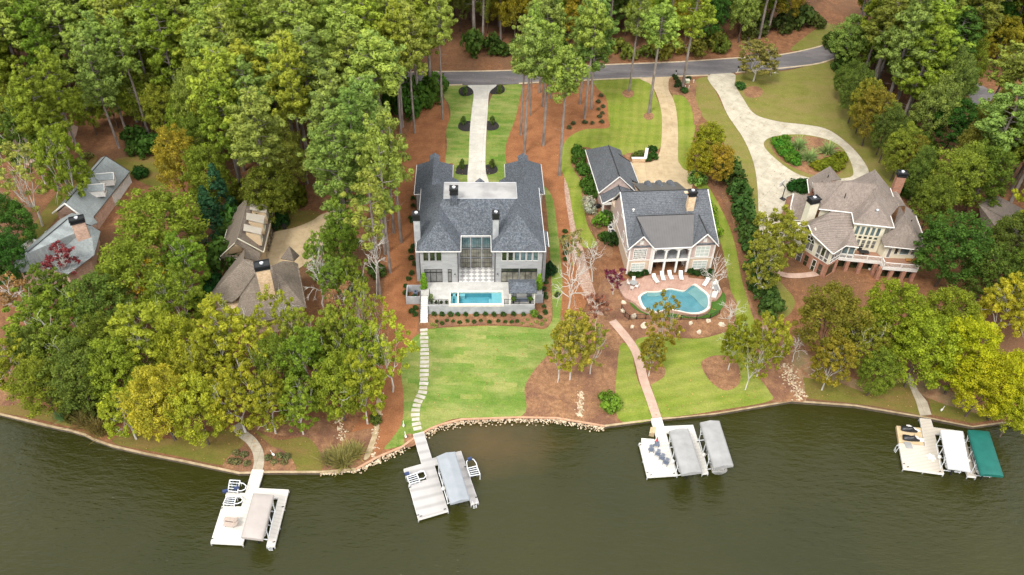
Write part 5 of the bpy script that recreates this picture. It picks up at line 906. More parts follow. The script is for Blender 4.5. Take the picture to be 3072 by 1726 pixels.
# jet ski lifts: tube cradles with a bow loop
def cradle(f,q,bow,label,z=1.15,blue=None):
    w=[P(*f(*p),z) for p in q]; o=sum(w,Vector((0,0,0)))/len(w); t=thing('jet_ski_lift',label,'jet ski lift',(o.x,o.y,0)); l=[Vector((p.x-o.x,p.y-o.y,z)) for p in w]; m=MB(); m.path(l+[l[0]],.065,6)
    for k_ in (1,2,3): 
        a_=l[0].lerp(l[1],0); m.tube(l[0].lerp(l[3],k_/4),l[1].lerp(l[2],k_/4),.045,6)
    bb=[P(*f(*p),z) for p in bow]; bb=[Vector((p.x-o.x,p.y-o.y,z)) for p in bb]; m.path(bb,.065,6)
    for p in l: m.tube(p,Vector((p.x,p.y,-1)),.055,6)
    m.build('cradle','alu',t)
    if blue: p=P(*f(*blue),z)-o; MB().cbox((p.x,p.y,z+.12),(.6,.35,.3),.4).build('winch_motor','blue',t)
    n=MB(); c_=sum(l,Vector((0,0,0)))/4
    for s in (.3,.7): n.tube(l[0].lerp(l[1],s)-Vector((0,0,.25)),l[3].lerp(l[2],s)-Vector((0,0,.25)),.1,6)
    n.build('bunk','navy',t); return t
cradle(ZH,[(430,437),(578,445),(543,608),(405,592)],[(580,475),(632,487),(668,520),(655,568),(600,592),(545,592)],'white tube jet ski lift nearest the shore at the leftmost dock',blue=(530,560))
cradle(ZH,[(385,668),(525,672),(492,795),(335,780)],[(528,668),(585,675),(617,718),(600,752),(540,778),(495,778)],'white tube jet ski lift against the wide platform of the leftmost dock',blue=(365,605))
cradle(ZI,[(270,872),(380,838),(416,925),(302,960)],[(380,838),(430,810),(465,820),(486,868),(465,895),(405,908)],'jet ski lift tucked between the arms of the grey plank dock',blue=(270,850))
cradle(ZI,[(960,782),(1068,755),(1105,850),(990,870)],[(960,782),(950,705),(980,675),(1030,680),(1060,720),(1072,760)],'jet ski lift standing in the water outside the grey plank dock',blue=(985,680))
# floating jet ski platform with two covered jet skis
w=[P(*ZK(*p),.45) for p in ((322,642),(588,666),(622,855),(352,826))]; o=w[0]; t=thing('floating_platform','tan floating platform carrying the two black jet skis','platform',(o.x,o.y,0)); MB().prism([(p.x-o.x,p.y-o.y) for p in w],.0,.45).build('float_blocks','pad',t)
for (p,q,l) in (((372,668),(548,715),'black covered jet ski nearer the shore on the tan platform'),((388,768),(572,812),'black covered jet ski next to the wide deck on the tan platform')):
    a_,b_=P(*ZK(*p),.5),P(*ZK(*q),.5); v=b_-a_; L=v.length; t=thing('jet_ski',l,'jet ski',a_,math.atan2(v.y,v.x)); secs=[]; n=10; vs=[]
    for j in range(n+1):
        s=j/n; x=s*L; hw=.52*(math.sin(math.pi*min(1,(1-s)*.9+.08)*.5))*(1 if s>.05 else .8); h=.35+.5*math.exp(-((s-.62)/.13)**2)+.22*math.exp(-((s-.3)/.18)**2)
        for k_ in range(7): an=math.pi*k_/6; vs.append((x,-hw*math.cos(an),max(.02,h*math.sin(an))))
    fs=[(j*7+i,(j+1)*7+i,(j+1)*7+i+1,j*7+i+1) for j in range(n) for i in range(6)]+[tuple(range(7)),tuple(n*7+i for i in range(6,-1,-1))]
    MB().add(vs,fs).build('cover','black',t,True); MB().tube((L*.6,-.35,.85),(L*.6,.35,.85),.03,5).build('handlebar','black',t)
p=P(*ZK(500,690),.47)
for x,y,l in ((490,672,'crumpled white cover lying beside the jet ski nearer the shore'),(520,770,'crumpled white cover lying beside the jet ski next to the wide deck')):
    rr=random.Random(x); q=P(*ZK(x,y),.46); m=MB()
    for i in range(7): m.ball((rr.uniform(-.9,.9),rr.uniform(-.22,.22),.06),rr.uniform(.2,.4),7,5,(1.3,.7,.3),.2,rr)
    o_=m.build('crumpled_cover','white',smooth=True); o_.location=q; o_.rotation_euler=(0,0,-.4); tag(o_,l,'cover')
rr=random.Random(9); pts=[]
for i in range(18): an=2*math.pi*i/18; r=.75*(1 if i%3 else .55)*rr.uniform(.75,1.1); pts.append((r*math.cos(an),r*math.sin(an)))
m=MB().prism(pts,.0,.1); m.ball((.1,.0,.1),.35,8,5,(1,1,.5),.2,rr); o_=m.build('towel_heap','white'); o_.location=P(*ZK(700,985),.63); tag(o_,'white star-shaped heap of cloth on the sandy dock','cloth')
o_=MB().box(-.45,-.55,0,.45,.55,.06).build('rubber_mat','fab3'); o_.location=P(*ZK(453,855),.63); tag(o_,'grey mat on the edge of the sandy dock','mat')
# furniture on the docks
def lounger(t,mat='white',fr='white'):
    m=MB(); m.box(-.33,-1.0,.30,.33,.25,.37); m.build('seat',mat,t); R_=rad(38); m=MB(); m.cbox((0,.25+.36*math.cos(R_),.34+.36*math.sin(R_)),(.66,.76,.06),0,R_); m.build('backrest',mat,t)
    for x in (-.28,.28):
        for y in (-.85,.2): MB().box(x-.03,y-.03,0,x+.03,y+.03,.3).build('leg',fr,t)
    return t
def adk(t):
    m=MB(); m.cbox((0,0,.38),(.56,.56,.05),0,-.12); m.build('seat','navy',t); m=MB()
    for i in range(5): m.cbox((-.22+i*.11,.38,.72),(.09,.04,.72+.12*math.cos((i-2)*.7)),0,-.42)
    m.build('backrest','navy',t); 
    for x in (-.36,.36): MB().box(x-.07,-.35,.55,x+.07,.35,.58).build('armrest','navy',t); MB().box(x-.03,-.33,0,x+.03,-.25,.55).build('leg','navy',t); MB().box(x-.03,.25,0,x+.03,.33,.55).build('leg','navy',t)
    return t
base=None
for i,(x,y,rz,l) in enumerate(((495,845,.1,'blue-grey slatted chair nearest the white dock box'),(588,905,-.35,'blue-grey slatted chair second in the row from the white dock box'),(648,965,-.45,'blue-grey slatted chair third in the row from the white dock box'),(705,1030,-.55,'blue-grey slatted chair at the far end of the row, closest to the open lake'))):
    loc=P(*ZJ(x,y),.63); g_='slatted chairs on the bright white dock'
    if base is None: base=adk(thing('slatted_chair',l,'chair',loc,rz+math.pi*0,g_)); base.location=loc
    else: dup(base,loc,rz,l,g_)
    base.scale=(.85,)*3
for o_ in COL.objects:
    if o_.name.startswith('slatted_chair'): o_.scale=(.85,)*3
q=P(*ZJ(445,728),.63); t=thing('dock_box','white storage box on the shore side of the bright white dock','storage box',q,-.05); MB().box(-.85,-.35,0,.85,.35,.5).build('body','white',t); MB().box(-.88,-.38,.5,.88,.38,.58).build('lid','white',t)
q=P(*ZJ(567,755),.63); t=thing('side_table','blue-grey square table holding the red umbrella on the white dock','table',q,-.05); MB().box(-.42,-.4,.38,.42,.4,.44).build('table_top','navy',t); MB().box(-.36,-.34,0,-.3,.34,.38).build('leg','navy',t); MB().box(.3,-.34,0,.36,.34,.38).build('leg','navy',t)
t=thing('folded_umbrella','folded red umbrella standing in the blue-grey table on the white dock','umbrella',q,0); MB().tube((0,0,.44),(0,0,1.9),.03,6).build('pole','steel',t); MB().tube((0,0,1.0),(0,0,1.85),.16,8,.04).build('canopy','red',t)
q=P(*ZJ(517,552),.5); t=thing('dock_steps','tan wooden bench steps beside the walkway of the white dock','steps',q,-.28); MB().box(-.35,-.55,-.6,.0,.55,.2).box(.0,-.55,-.6,.35,.55,.45).build('treads','pad',t)
g_='tan loungers on the leftmost dock'; b0=None
for x,y,l in ((470,1038,'tan sling lounger nearer the shore on the leftmost dock'),(468,1100,'tan sling lounger nearer the open lake on the leftmost dock')):
    loc=P(*ZH(x,y),.63)
    if b0 is None: b0=lounger(thing('sling_lounger',l,'lounger',loc,rad(-98),g_),'sling','steel')
    else: dup(b0,loc,rad(-98),l,g_)
# patio beside the freeform pool
PW=[(500,560),(560,525),(650,505),(720,500),(800,470),(1145,470),(1170,490),(1250,500),(1350,515),(1430,550),(1480,590),(1495,640),(1450,700),(1385,715),(1380,780),(1300,830),(1200,838),(1080,812),(960,805),(860,825),(790,800),(720,770),(690,735),(640,715),(570,690),(530,640)]
pz=2.3; pp=[P(*Z2B(*p),pz) for p in smooth_loop(PW,3)]
PL=[(690,700),(700,665),(760,630),(860,628),(930,612),(1000,596),(1080,612),(1140,618),(1190,580),(1238,553),(1300,595),(1372,655),(1388,720),(1375,790),(1300,835),(1200,842),(1080,818),(965,802),(870,830),(800,812),(730,785)]
def ringpts(k): 
    c_=sum((P(*Z2B(*p),pz) for p in PL),Vector((0,0,0)))/len(PL); return [c_+(P(*Z2B(*p),pz)-c_)*k for p in PL[:9]]+[c_+(P(*Z2B(*p),pz)-c_)*k for p in PL[9:]]
def sm(l,k=3): 
    A_=smooth_loop([tuple(p)[:2] for p in l],k); return A_
pool_o=sm(ringpts(1.0)); pool_i=sm(ringpts(.93))
def up3(q,t_):
    a,b,c=t_; return (a,b,c) if (q[b][0]-q[a][0])*(q[c][1]-q[a][1])-(q[b][1]-q[a][1])*(q[c][0]-q[a][0])>0 else (c,b,a)
T2=thing('freeform_pool_terrace','pink paver terrace with a kidney-shaped pool edged in pale stone','terrace',(0,0,0))
# outer outline = patio union pool; paving sheet with the pool cut out
outer=[Vector((x,y,0)) for x,y in [tuple(p)[:2] for p in pp]]
# make sure the terrace outline contains the coping on the lake side
hole=[Vector((x,y,0)) for x,y in sm(ringpts(.97))]
front=[tuple(p)[:2] for p in ringpts(1.03)]
poly2=[tuple(p)[:2] for p in [P(*Z2B(*q),pz) for q in [(500,560),(560,525),(650,505),(720,500),(800,470),(1145,470),(1170,490),(1250,500),(1350,515),(1430,550),(1480,590),(1497,640),(1450,700),(1400,712)]]]+[front[13],front[14],front[15],front[16],front[17],front[18],front[19],front[20]]+[tuple(P(*Z2B(*q),pz))[:2] for q in [(640,722),(570,690),(530,640)]]
oo=[Vector((x,y,0)) for x,y in smooth_loop(poly2,3)]
tr=tessellate_polygon([oo,hole]); allp=oo+hole; m=MB()
m.add([(p.x,p.y,pz) for p in allp],[tuple(t_) for t_ in tr]); n=len(oo)
m.add([(p.x,p.y,pz) for p in oo]+[(p.x,p.y,1.0) for p in oo],[(i,(i+1)%n,(i+1)%n+n,i+n) for i in range(n)])
m.build('paving','pavers',T2)
m=MB(); n=len(pool_o)
m.add([(x,y,pz+.05) for x,y in pool_o]+[(x,y,pz+.05) for x,y in pool_i]+[(x,y,pz-.3) for x,y in pool_i]+[(x,y,pz-.3) for x,y in pool_o],[(i,(i+1)%n,(i+1)%n+n,i+n) for i in range(n)]+[(i+n,(i+1)%n+n,(i+1)%n+2*n,i+2*n) for i in range(n)]+[(i,(i+1)%n,(i+1)%n+3*n,i+3*n) for i in range(n)])
m.build('coping','coping',T2); MB().prism(pool_i,2.0,2.08).build('pool_floor','plaster2',T2)
lg=[P(*Z2B(*q),2.05) for q in [(1160,640),(1215,600),(1245,575),(1300,610),(1362,660),(1372,720),(1360,775),(1325,790),(1280,750),(1230,690)]]
MB().prism([tuple(p)[:2] for p in lg],2.0,2.16).build('pool_ledge','ledge2',T2); lg=[P(*Z2B(*q),2.05) for q in [(770,650),(900,640),(905,670),(850,680),(780,675)]]; MB().prism([tuple(p)[:2] for p in lg],2.0,2.15).build('pool_ledge','ledge2',T2)
MB().add([(x,y,2.23) for x,y in pool_i],[up3(pool_i,t_) for t_ in tessellate_polygon([[Vector((x,y,0)) for x,y in pool_i]])]).build('pool_water','poolw',T2)
region('pool_turf',sq([(598,705),(660,735),(700,765),(740,790),(800,820),(870,838),(960,815),(1080,825),(1200,850),(1300,842),(1370,800),(1395,730),(1450,705),(1500,640),(1535,680),(1520,760),(1460,840),(1380,880),(1250,890),(1000,880),(820,860),(720,835),(660,800),(620,760)],Z2B),'turf')
region('boulder_edge_bed',sq([(1500,600),(1560,600),(1620,700),(1640,760),(1600,850),(1500,900),(1440,880),(1520,760),(1540,690)],Z2B),'bark_mulch')
def lw(f,x,y,z=2.3): return P(*f(x,y),z+.01)
g_='white loungers round the kidney-shaped pool'; b0=None
for x,y,rz,l in ((820,1060,20,'white lounger left end of the row facing the freeform pool'),(965,1010,5,'white lounger with heaped towels second in the row facing the pool'),(1118,995,10,'white lounger third in the row, slightly angled towards the pool'),(1328,1000,0,'white lounger right end of the row, lying straight towards the pool'),(1825,1130,-32,'white lounger alone at the right corner of the freeform pool')):
    loc=lw(ZC,x,y)
    if b0 is None: b0=lounger(thing('pool_lounger',l,'lounger',loc,rad(rz),g_))
    else: dup(b0,loc,rad(rz),l,g_)
q=lw(ZC,390,1165); t=thing('patio_table','round pale table with four chairs at the left of the pink terrace','table',q); MB().tube((0,0,.66),(0,0,.7),.62,16).build('table_top','fab3',t); MB().tube((0,0,0),(0,0,.66),.07,6).build('pedestal','white',t)
def pchair(t,mat='white'):
    MB().box(-.27,-.27,.38,.27,.27,.44).build('seat',mat,t); MB().cbox((0,.29,.72),(.54,.05,.6),0,-.15).build('backrest',mat,t)
    for x in (-.24,.24):
        for y in (-.24,.24): MB().box(x-.025,y-.025,0,x+.025,y+.025,.38).build('leg',mat,t)
    return t
b1=None; g_='white chairs around the round table'
for x,y,rz,l in ((300,1150,60,'white chair on the left of the round terrace table'),(395,1100,0,'white chair behind the round terrace table, on the house side'),(455,1210,-120,'white chair on the right of the round terrace table'),(360,1245,160,'white chair in front of the round terrace table, on the lake side')):
    loc=lw(ZC,x,y)
    if b1 is None: b1=pchair(thing('patio_chair',l,'chair',loc,rad(rz),g_))
    else: dup(b1,loc,rad(rz),l,g_)
for x,y,rz,l,w_ in ((1990,1150,-70,'white cushioned armchair at the house end of the curved right edge of the pink terrace',.9),(2020,1250,-85,'long striped sofa along the curved right edge of the pink terrace',1.7),(1990,1370,-110,'white cushioned loveseat at the lake end of the curved right edge of the terrace',1.3)):
    s=thing('outdoor_sofa',l,'sofa',lw(ZC,x,y),rad(rz)); MB().box(-w_/2,-.4,.1,w_/2,.4,.38).box(-w_/2,.28,.38,w_/2,.42,.85).build('frame','white',s); MB().box(-w_/2+.1,-.36,.38,w_/2-.1,.27,.5).build('seat_cushion','white' if w_!=1.7 else 'fab3',s)
q=lw(ZC,1950,1240); t=thing('side_table','small round white table by the striped sofa','table',q); MB().tube((0,0,.4),(0,0,.46),.35,12).build('table_top','white',t); MB().tube((0,0,0),(0,0,.4),.1,8).build('pedestal','white',t)
for x,y,l in ((860,705,'white and dark chairs set at left under the porch'),(1050,700,'dark dining table set under the middle of the porch'),(1380,770,'white garden chair under the right bay of the porch'),(800,810,'dark wire chair at the left bay of the porch')):
    q=h2(0,0,0); q=P(*ZC(x,y),2.32); 
    if 'table' in l: t=thing('dining_table',l,'table',q,.1); MB().box(-.9,-.5,.68,.9,.5,.74).build('table_top','black',t); MB().box(-.8,-.4,0,-.7,.4,.68).build('leg','black',t); MB().box(.7,-.4,0,.8,.4,.68).build('leg','black',t)
    else: pchair(thing('porch_chair',l.replace('chairs set','chair'),'chair',q,rad(x%90)),'white' if 'white' in l else 'black')
for x,y,l in ((810,500,'pink cushioned chair at the left of the upper porch'),(1045,500,'white wicker chair in the middle of the upper porch'),(1375,470,'small white chair at the right of the upper porch')):
    pchair(thing('porch_chair',l,'chair',P(*ZC(x,y+30),5.07),rad(x%50)),'white')
# boulders, fence, AC units, grill
for i,(x,y,r,l) in enumerate(((550,738,.45,'flat tan boulder by the terrace edge beside the red shrub'),(540,820,.5,'pale boulder at the corner of the black fence'),(645,872,.6,'mottled boulder behind the black fence'),(632,972,.4,'small pale boulder near the top of the pink path'),(748,962,.75,'largest white boulder, in the mulch below the pool'),(1078,1028,.35,'small white boulder under the tree in front of the pool'),(1195,938,.42,'greyish boulder in the mulch below the right half of the pool'),(1278,1025,.5,'flat tan boulder near the lawn edge below the pool'),(1495,952,.6,'white boulder beside the tall pale trunk'),(1365,915,.5,'tan boulder just below the curved turf edge'))):
    rr=random.Random(i); p=gp(*Z2B(x,y)); m=MB().ball((0,0,r*.3),r*.8,9,6,(1.2,.9,.75),.22,rr); o_=m.build('boulder','stone_lt'); o_.location=p; o_.rotation_euler=(0,0,rr.uniform(0,3)); tag(o_,l,'boulder')
m=MB()
t=thing('garden_fence','black metal fence curving through the mulch below the freeform pool','fence',(0,0,0))
fp=[gp(*Z2B(*p)) for p in ((525,800),(560,870),(600,900),(670,895),(760,895),(900,900),(1100,900),(1250,900),(1380,890),(1470,850))]; rail(t,fp,1.0,.2,'black','fence_panel',.03)
g_='air conditioning units beside the gabled house'; b1=None
for x,y,l in ((495,1160,'white air conditioning unit nearest the street, beside the pink house wall'),(503,1210,'middle white air conditioning unit beside the pink house wall'),(527,1250,'white air conditioning unit nearest the lake, beside the pink house wall')):
    q=gp(*Z1B(x,y))
    if b1 is None: b1=thing('air_conditioner',l,'air conditioner',q,.12,g_); MB().box(-.4,-.4,0,.4,.4,.85).build('cabinet','white',b1); MB().tube((0,0,.85),(0,0,.88),.33,12).build('fan_grille','black',b1)
    else: dup(b1,q,.12,l,g_)
q=V(Z1B,350,960,2.6); t=thing('barbecue_grill','large black grill on the stone landing beside the side porch','grill',q,.3); MB().box(-.75,-.35,0,.75,.35,.85).build('cabinet','black',t); MB().ball((0,0,.9),.6,10,6,(1.15,.6,.55)).build('lid','black',t)
m=MB(); p=V(Z1B,375,960,2.0); m.cbox((p.x,p.y,2.2),(2.6,3.4,.8),.12); tag(m.build('stone_landing','pavers'),'square paved landing under the black grill','landing')
p0,p1,p2=gp(*Z1B(755,405)),gp(*Z1B(905,405)),gp(*Z1B(925,290)); t=thing('garden_wall','low L-shaped stone wall with white coping beside the tan driveway','wall',(0,0,0)); m=MB(); n_=MB()
for a_,b_ in ((p0,p1),(p1,p2)):
    v=b_-a_; mid=(a_+b_)/2; rz=math.atan2(v.y,v.x); m.cbox((mid.x,mid.y,mid.z+.3),(v.length,.4,.9),rz); n_.cbox((mid.x,mid.y,mid.z+.8),(v.length+.3,.6,.1),rz)
m.build('wall','stone_ch',t); n_.build('coping','white',t)
# street things
def suv(p,rz):
    t=thing('parked_car','white car on the road glimpsed between the pines','car',p,rz); prof=[(-2.3,.35),(-2.35,.75),(-2.2,.95),(-1.95,1.05),(-1.5,1.6),(.3,1.65),(1.0,1.08),(2.1,.92),(2.35,.7),(2.3,.35)]
    n=len(prof); vs=[(x,-.92 if z<1.1 else -.72,z) for x,z in prof]+[(x,.92 if z<1.1 else .72,z) for x,z in prof]; MB().add(vs,[tuple(range(n)),tuple(range(2*n-1,n-1,-1))]+[(i,i+n,(i+1)%n+n,(i+1)%n) for i in range(n)]).build('body','hull',t)
    MB().add([(.25,-.66,1.62),(.25,.66,1.62),(.98,.8,1.14),(.98,-.8,1.14)],[(0,3,2,1)]).add([(-1.54,-.66,1.6),(-1.54,.66,1.6),(-1.98,.78,1.1),(-1.98,-.78,1.1)],[(0,1,2,3)]).add([(-1.4,-.76,1.52),(.2,-.76,1.55),(.8,-.9,1.12),(-1.7,-.9,1.12)],[(0,3,2,1)]).add([(-1.4,.76,1.52),(.2,.76,1.55),(.8,.9,1.12),(-1.7,.9,1.12)],[(0,1,2,3)]).build('window','glass',t)
    for x in (-1.45,1.45):
        for y in (-.9,.9): w_=MB().tube((x,y-.1,.33),(x,y+.1,.33),.33,14).build('wheel','black',t); MB().tube((x,y-.12,.33),(x,y+.12,.33),.18,10).build('rim','steel',w_)
    for y in (-.65,.65): MB().cbox((2.3,y,.75),(.1,.35,.14)).build('headlight','glass_pale',t); MB().cbox((-2.33,y,.85),(.06,.25,.2)).build('tail_light','red',t)
    return t
suv(gp(*Z2(478,520),.05),rad(-12))
for (x,y,l) in ((1232,575,'white mailbox with black box by the tan driveway'),(1700,545,'white mailbox by the weathered driveway and the round shrub')):
    p=gp(*Z3(x,y)); t=thing('mailbox',l,'mailbox',p,.05); MB().box(-.07,-.07,0,.07,.07,1.1).build('post','white',t); MB().box(-.12,-.3,1.1,.12,.3,1.38).build('box','black',t)
p=gp(*Z3(1320,625)); t=thing('utility_box','pale green utility box in the straw bed by the road','utility box',p,.1); MB().box(-.45,-.4,0,.45,.4,.7).build('cabinet',flat('green_cabinet',(.4,.45,.28)),t); MB().box(-.48,-.43,.7,.48,.43,.78).build('lid','cream',t)
for x,y,l in ((1367,625,'white marker post right of the green utility box'),(1332,668,'white marker post below the green utility box'),(1303,668,'short white marker post left of the others by the big pine')):
    p=gp(*Z3(x,y)); o_=MB().tube((0,0,0),(0,0,.7),.09,8).ball((0,0,.72),.1,8,5).build('marker_post','white'); o_.location=p; tag(o_,l,'post')
p=gp(*ZA(330,850)); t=thing('basketball_hoop','white basketball goal standing at the edge of the weathered driveway','basketball hoop',p,.8); MB().tube((0,0,0),(0,0,2.6),.09,8).tube((0,0,2.6),(0,.8,3.1),.06,8).build('pole','black',t); MB().box(-.85,.78,2.5,.85,.84,3.6).build('backboard','white',t); MB().path([(.23*math.cos(i),1.1+.23*math.sin(i),2.75) for i in [k_*math.pi/5 for k_ in range(11)]],.02).build('rim','red',t); MB().box(-.4,-.7,0,.4,.3,.2).build('base','black',t)
ORDN='first second third fourth fifth sixth seventh eighth ninth tenth eleventh twelfth thirteenth fourteenth fifteenth sixteenth seventeenth eighteenth nineteenth twentieth twenty-first twenty-second twenty-third twenty-fourth'.split()
# stepping stones
sp=[(1066,826),(1067,850),(1068,880),(1068,910),(1067,940),(1066,965),(1062,990),(1052,1010),(1046,1030),(1045,1048),(1047,1066),(1052,1084)]
l=[gp(*D(*p)) for p in smooth_loop(sp,8,False)]; tot=0; cum=[0]
for p,q in zip(l,l[1:]): tot+=(q-p).length; cum.append(tot)
rr=random.Random(3); N=24; b0=None
for i in range(N):
    s=tot*(i+.5)/N; j=next(k_ for k_ in range(len(cum)-1) if cum[k_+1]>=s); p=l[j].lerp(l[j+1],(s-cum[j])/(cum[j+1]-cum[j])); v=l[j+1]-l[j]; rz=math.atan2(v.y,v.x)+math.pi/2
    m=MB(); w_,h_=.62+rr.uniform(-.08,.08),tot/N*.36; m.prism([(-w_,-h_*rr.uniform(.8,1.1)),(w_,-h_*rr.uniform(.8,1.1)),(w_*rr.uniform(.9,1.05),h_),(-w_*rr.uniform(.9,1.05),h_*rr.uniform(.85,1.05))],-.1,.05); o_=m.build('stepping_stone','slab'); o_.location=(p.x,p.y,G(p.y)+.02); o_.rotation_euler=(rad(2.8)*0,0,rz); tag(o_,ORDN[i]+' pale stepping stone, counted from the white stairs towards the lake','stepping stone','stepping stones across the lawn')
# egret-like ornaments and waterside lamps seen as small white marks
for f_,x,y,l in ((ZI,232,315,'small white bird figure on the lawn beside the stepping stones'),(ZI,257,440,'small white bird figure in the mulch circle at the grey dock'),(ZH,1068,95,'small white bird figure in the flower bed right of the path'),(ZK,803,490,'small white bird figure on the grass by the right dock')):
    p=gp(*f_(x,y)); m=MB(); m.ball((0,0,.45),.2,8,6,(1.5,.75,.8)); m.tube((.2,0,.5),(.35,0,.85),.05,6,.03); m.ball((.38,0,.88),.07,6,5,(1.4,.8,.8)); m.tube((0,.05,0),(0,.05,.35),.02,4); m.tube((0,-.05,0),(0,-.05,.35),.02,4); m.tube((.44,0,.88),(.6,0,.85),.02,4,.004); o_=m.build('bird_figure','white'); o_.location=p; o_.rotation_euler=(0,0,random.Random(x).uniform(0,6)); tag(o_,l,'bird figure')
# ================================================================ trees and plants
def quads_mesh(name,Vt,tone,mat,nv=4,matidx=None):
    n=len(Vt)//nv; me=bpy.data.meshes.new(name); me.vertices.add(len(Vt)); me.vertices.foreach_set('co',np.ascontiguousarray(Vt,dtype=np.float32).ravel())
    me.loops.add(n*nv); me.loops.foreach_set('vertex_index',np.arange(n*nv,dtype=np.int32)); me.polygons.add(n); me.polygons.foreach_set('loop_start',np.arange(n,dtype=np.int32)*nv); me.polygons.foreach_set('loop_total',np.full(n,nv,dtype=np.int32))
    a=me.attributes.new('tone','FLOAT','FACE'); a.data.foreach_set('value',tone.astype(np.float32)); me.materials.append(M[mat]); me.update(); me.validate(); return me
def clumps(C,R,n,size,rs,outw=.7,squash=.75,elong=1.5,shell=.8,tv=.22):
    """leaf faces set around clump centres, facing mostly outwards"""
    C=np.asarray(C,float); R=np.asarray(R,float); k=len(C); d=rs.normal(size=(k,n,3)); d/=np.linalg.norm(d,axis=2,keepdims=True)
    r=R[:,None,None]*(shell+(1.08-shell)*rs.random((k,n,1)))*np.where(rs.random((k,n,1))<.2,rs.random((k,n,1)),1); q=d*r; q[:,:,2]*=squash; p=C[:,None,:]+q
    nn=d*outw+rs.normal(size=(k,n,3))*(1-outw)*.8; nn/=np.linalg.norm(nn,axis=2,keepdims=True)
    a=np.cross(nn,rs.normal(size=(k,n,3))); a/=np.linalg.norm(a,axis=2,keepdims=True); b=np.cross(nn,a)
    s=size*(.6+.8*rs.random((k,n,1))); u=a*s*elong*.5; v=b*s*.5
    Vt=np.stack([p-u,p-v*.9,p+u,p+v*.9],axis=2).reshape(-1,3); tone=np.clip(.5+rs.normal(size=(k,1))*tv+rs.normal(size=(k,n))*tv*.7,0,1).ravel()
    return Vt,tone
def limb(m,p,q,r0,r1,rs,seg=3,wob=.08):
    p,q=Vector(p),Vector(q); L=(q-p).length; prev=p; 
    for i in range(1,seg+1):
        t=i/seg; c=p.lerp(q,t)
        if i<seg: c+=Vector(rs.normal(size=3)*L*wob)
        m.tube(prev,c,r0+(r1-r0)*(i-1)/seg,5,r0+(r1-r0)*t,cap=False); prev=c
    return prev
def branches(m,p,d,L,r,rs,depth,tips,spread=.6,up=.15,minr=.012,sides=(2,4)):
    """recursive branching; collects tip points"""
    d=Vector(d).normalized(); q=Vector(p)+d*L; end=limb(m,p,q,r,r*.6,rs,2,.07)
    if depth==0: tips.append(tuple(end)); return
    n=rs.integers(*sides) 
    for i in range(n):
        nd=d+Vector(rs.normal(size=3))*spread; nd.z+=up; st=Vector(p).lerp(end,rs.uniform(.45,1)) if i else end
        branches(m,st,nd,L*rs.uniform(.6,.82),max(minr,r*.6),rs,depth-1,tips,spread,up,minr,sides)
def tree_obj(name,label,cat,group,mb,bark,Vt,tone,mat,color,tname='trunk',crname='crown'):
    t=thing(name,label,cat,(0,0,0),0,group); mb.build(tname,bark,t)
    if Vt is not None: me=quads_mesh(crname,Vt,tone,mat); o=bpy.data.objects.new(crname,me); COL.objects.link(o); o.parent=t; o.color=(*color,1)
    return t
def pine(seed,H=28,cr=4.0,clen=.5,lean=.02,dens=1.0):
    rs=np.random.default_rng(seed); m=MB(); top=Vector((rs.normal()*H*lean,rs.normal()*H*lean,H*.97)); pts=[Vector((0,0,-.4)),Vector((top.x*.3+rs.normal()*.15,top.y*.3+rs.normal()*.15,H*.35)),Vector((top.x*.7,top.y*.7,H*.7)),top]
    rr=[.30,.23,.15,.04]
    for i in range(3): m.tube(pts[i],pts[i+1],rr[i]*H/26,7,rr[i+1]*H/26,cap=False)
    C=[];R=[]; zb=H*(1-clen); k=int(44*dens); 
    for i in range(k):
        t=(i+.5)/k; z=zb+(H*.985-zb)*t; prof=(math.sin(math.pi*min(1,(t*.80+.16)))**.75)*(1.06-.42*t); rad_=cr*prof*rs.uniform(.6,1.12); an=i*2.399+rs.normal()*.4
        ax=Vector((top.x*z/H,top.y*z/H,z-rad_*.12)); tip=ax+Vector((math.cos(an)*rad_,math.sin(an)*rad_,rad_*rs.uniform(.02,.38)))
        limb(m,ax,tip,.07,.025,rs,2,.06); nb=max(1,int(rad_/.72))
        for j in range(nb):
            s=1-j*.36/ max(1,nb-1) if nb>1 else 1; c=ax.lerp(tip,s)+Vector(rs.normal(size=3)*.35); r=rs.uniform(.42,.85)*(1 if t<.9 else .85); C.append(c); R.append(r)
            if rs.random()<.75: C.append(c+Vector((rs.normal()*.7,rs.normal()*.7,rs.uniform(.0,.6)))); R.append(r*rs.uniform(.6,.9))
    for i in range(4): C.append(top+Vector((rs.normal()*.5,rs.normal()*.5,-rs.uniform(0,1.2)))); R.append(rs.uniform(.55,.8))
    # dead stubs below the crown
    for i in range(5): z=zb*rs.uniform(.55,1); an=rs.uniform(0,6.3); limb(m,(top.x*z/H,top.y*z/H,z),(top.x*z/H+math.cos(an)*1.6,top.y*z/H+math.sin(an)*1.6,z+.2),.035,.01,rs,2)
    Vt,tone=clumps(C,R,62,.22,rs,.80,.85,2.1,.84,.18); return m,Vt,tone
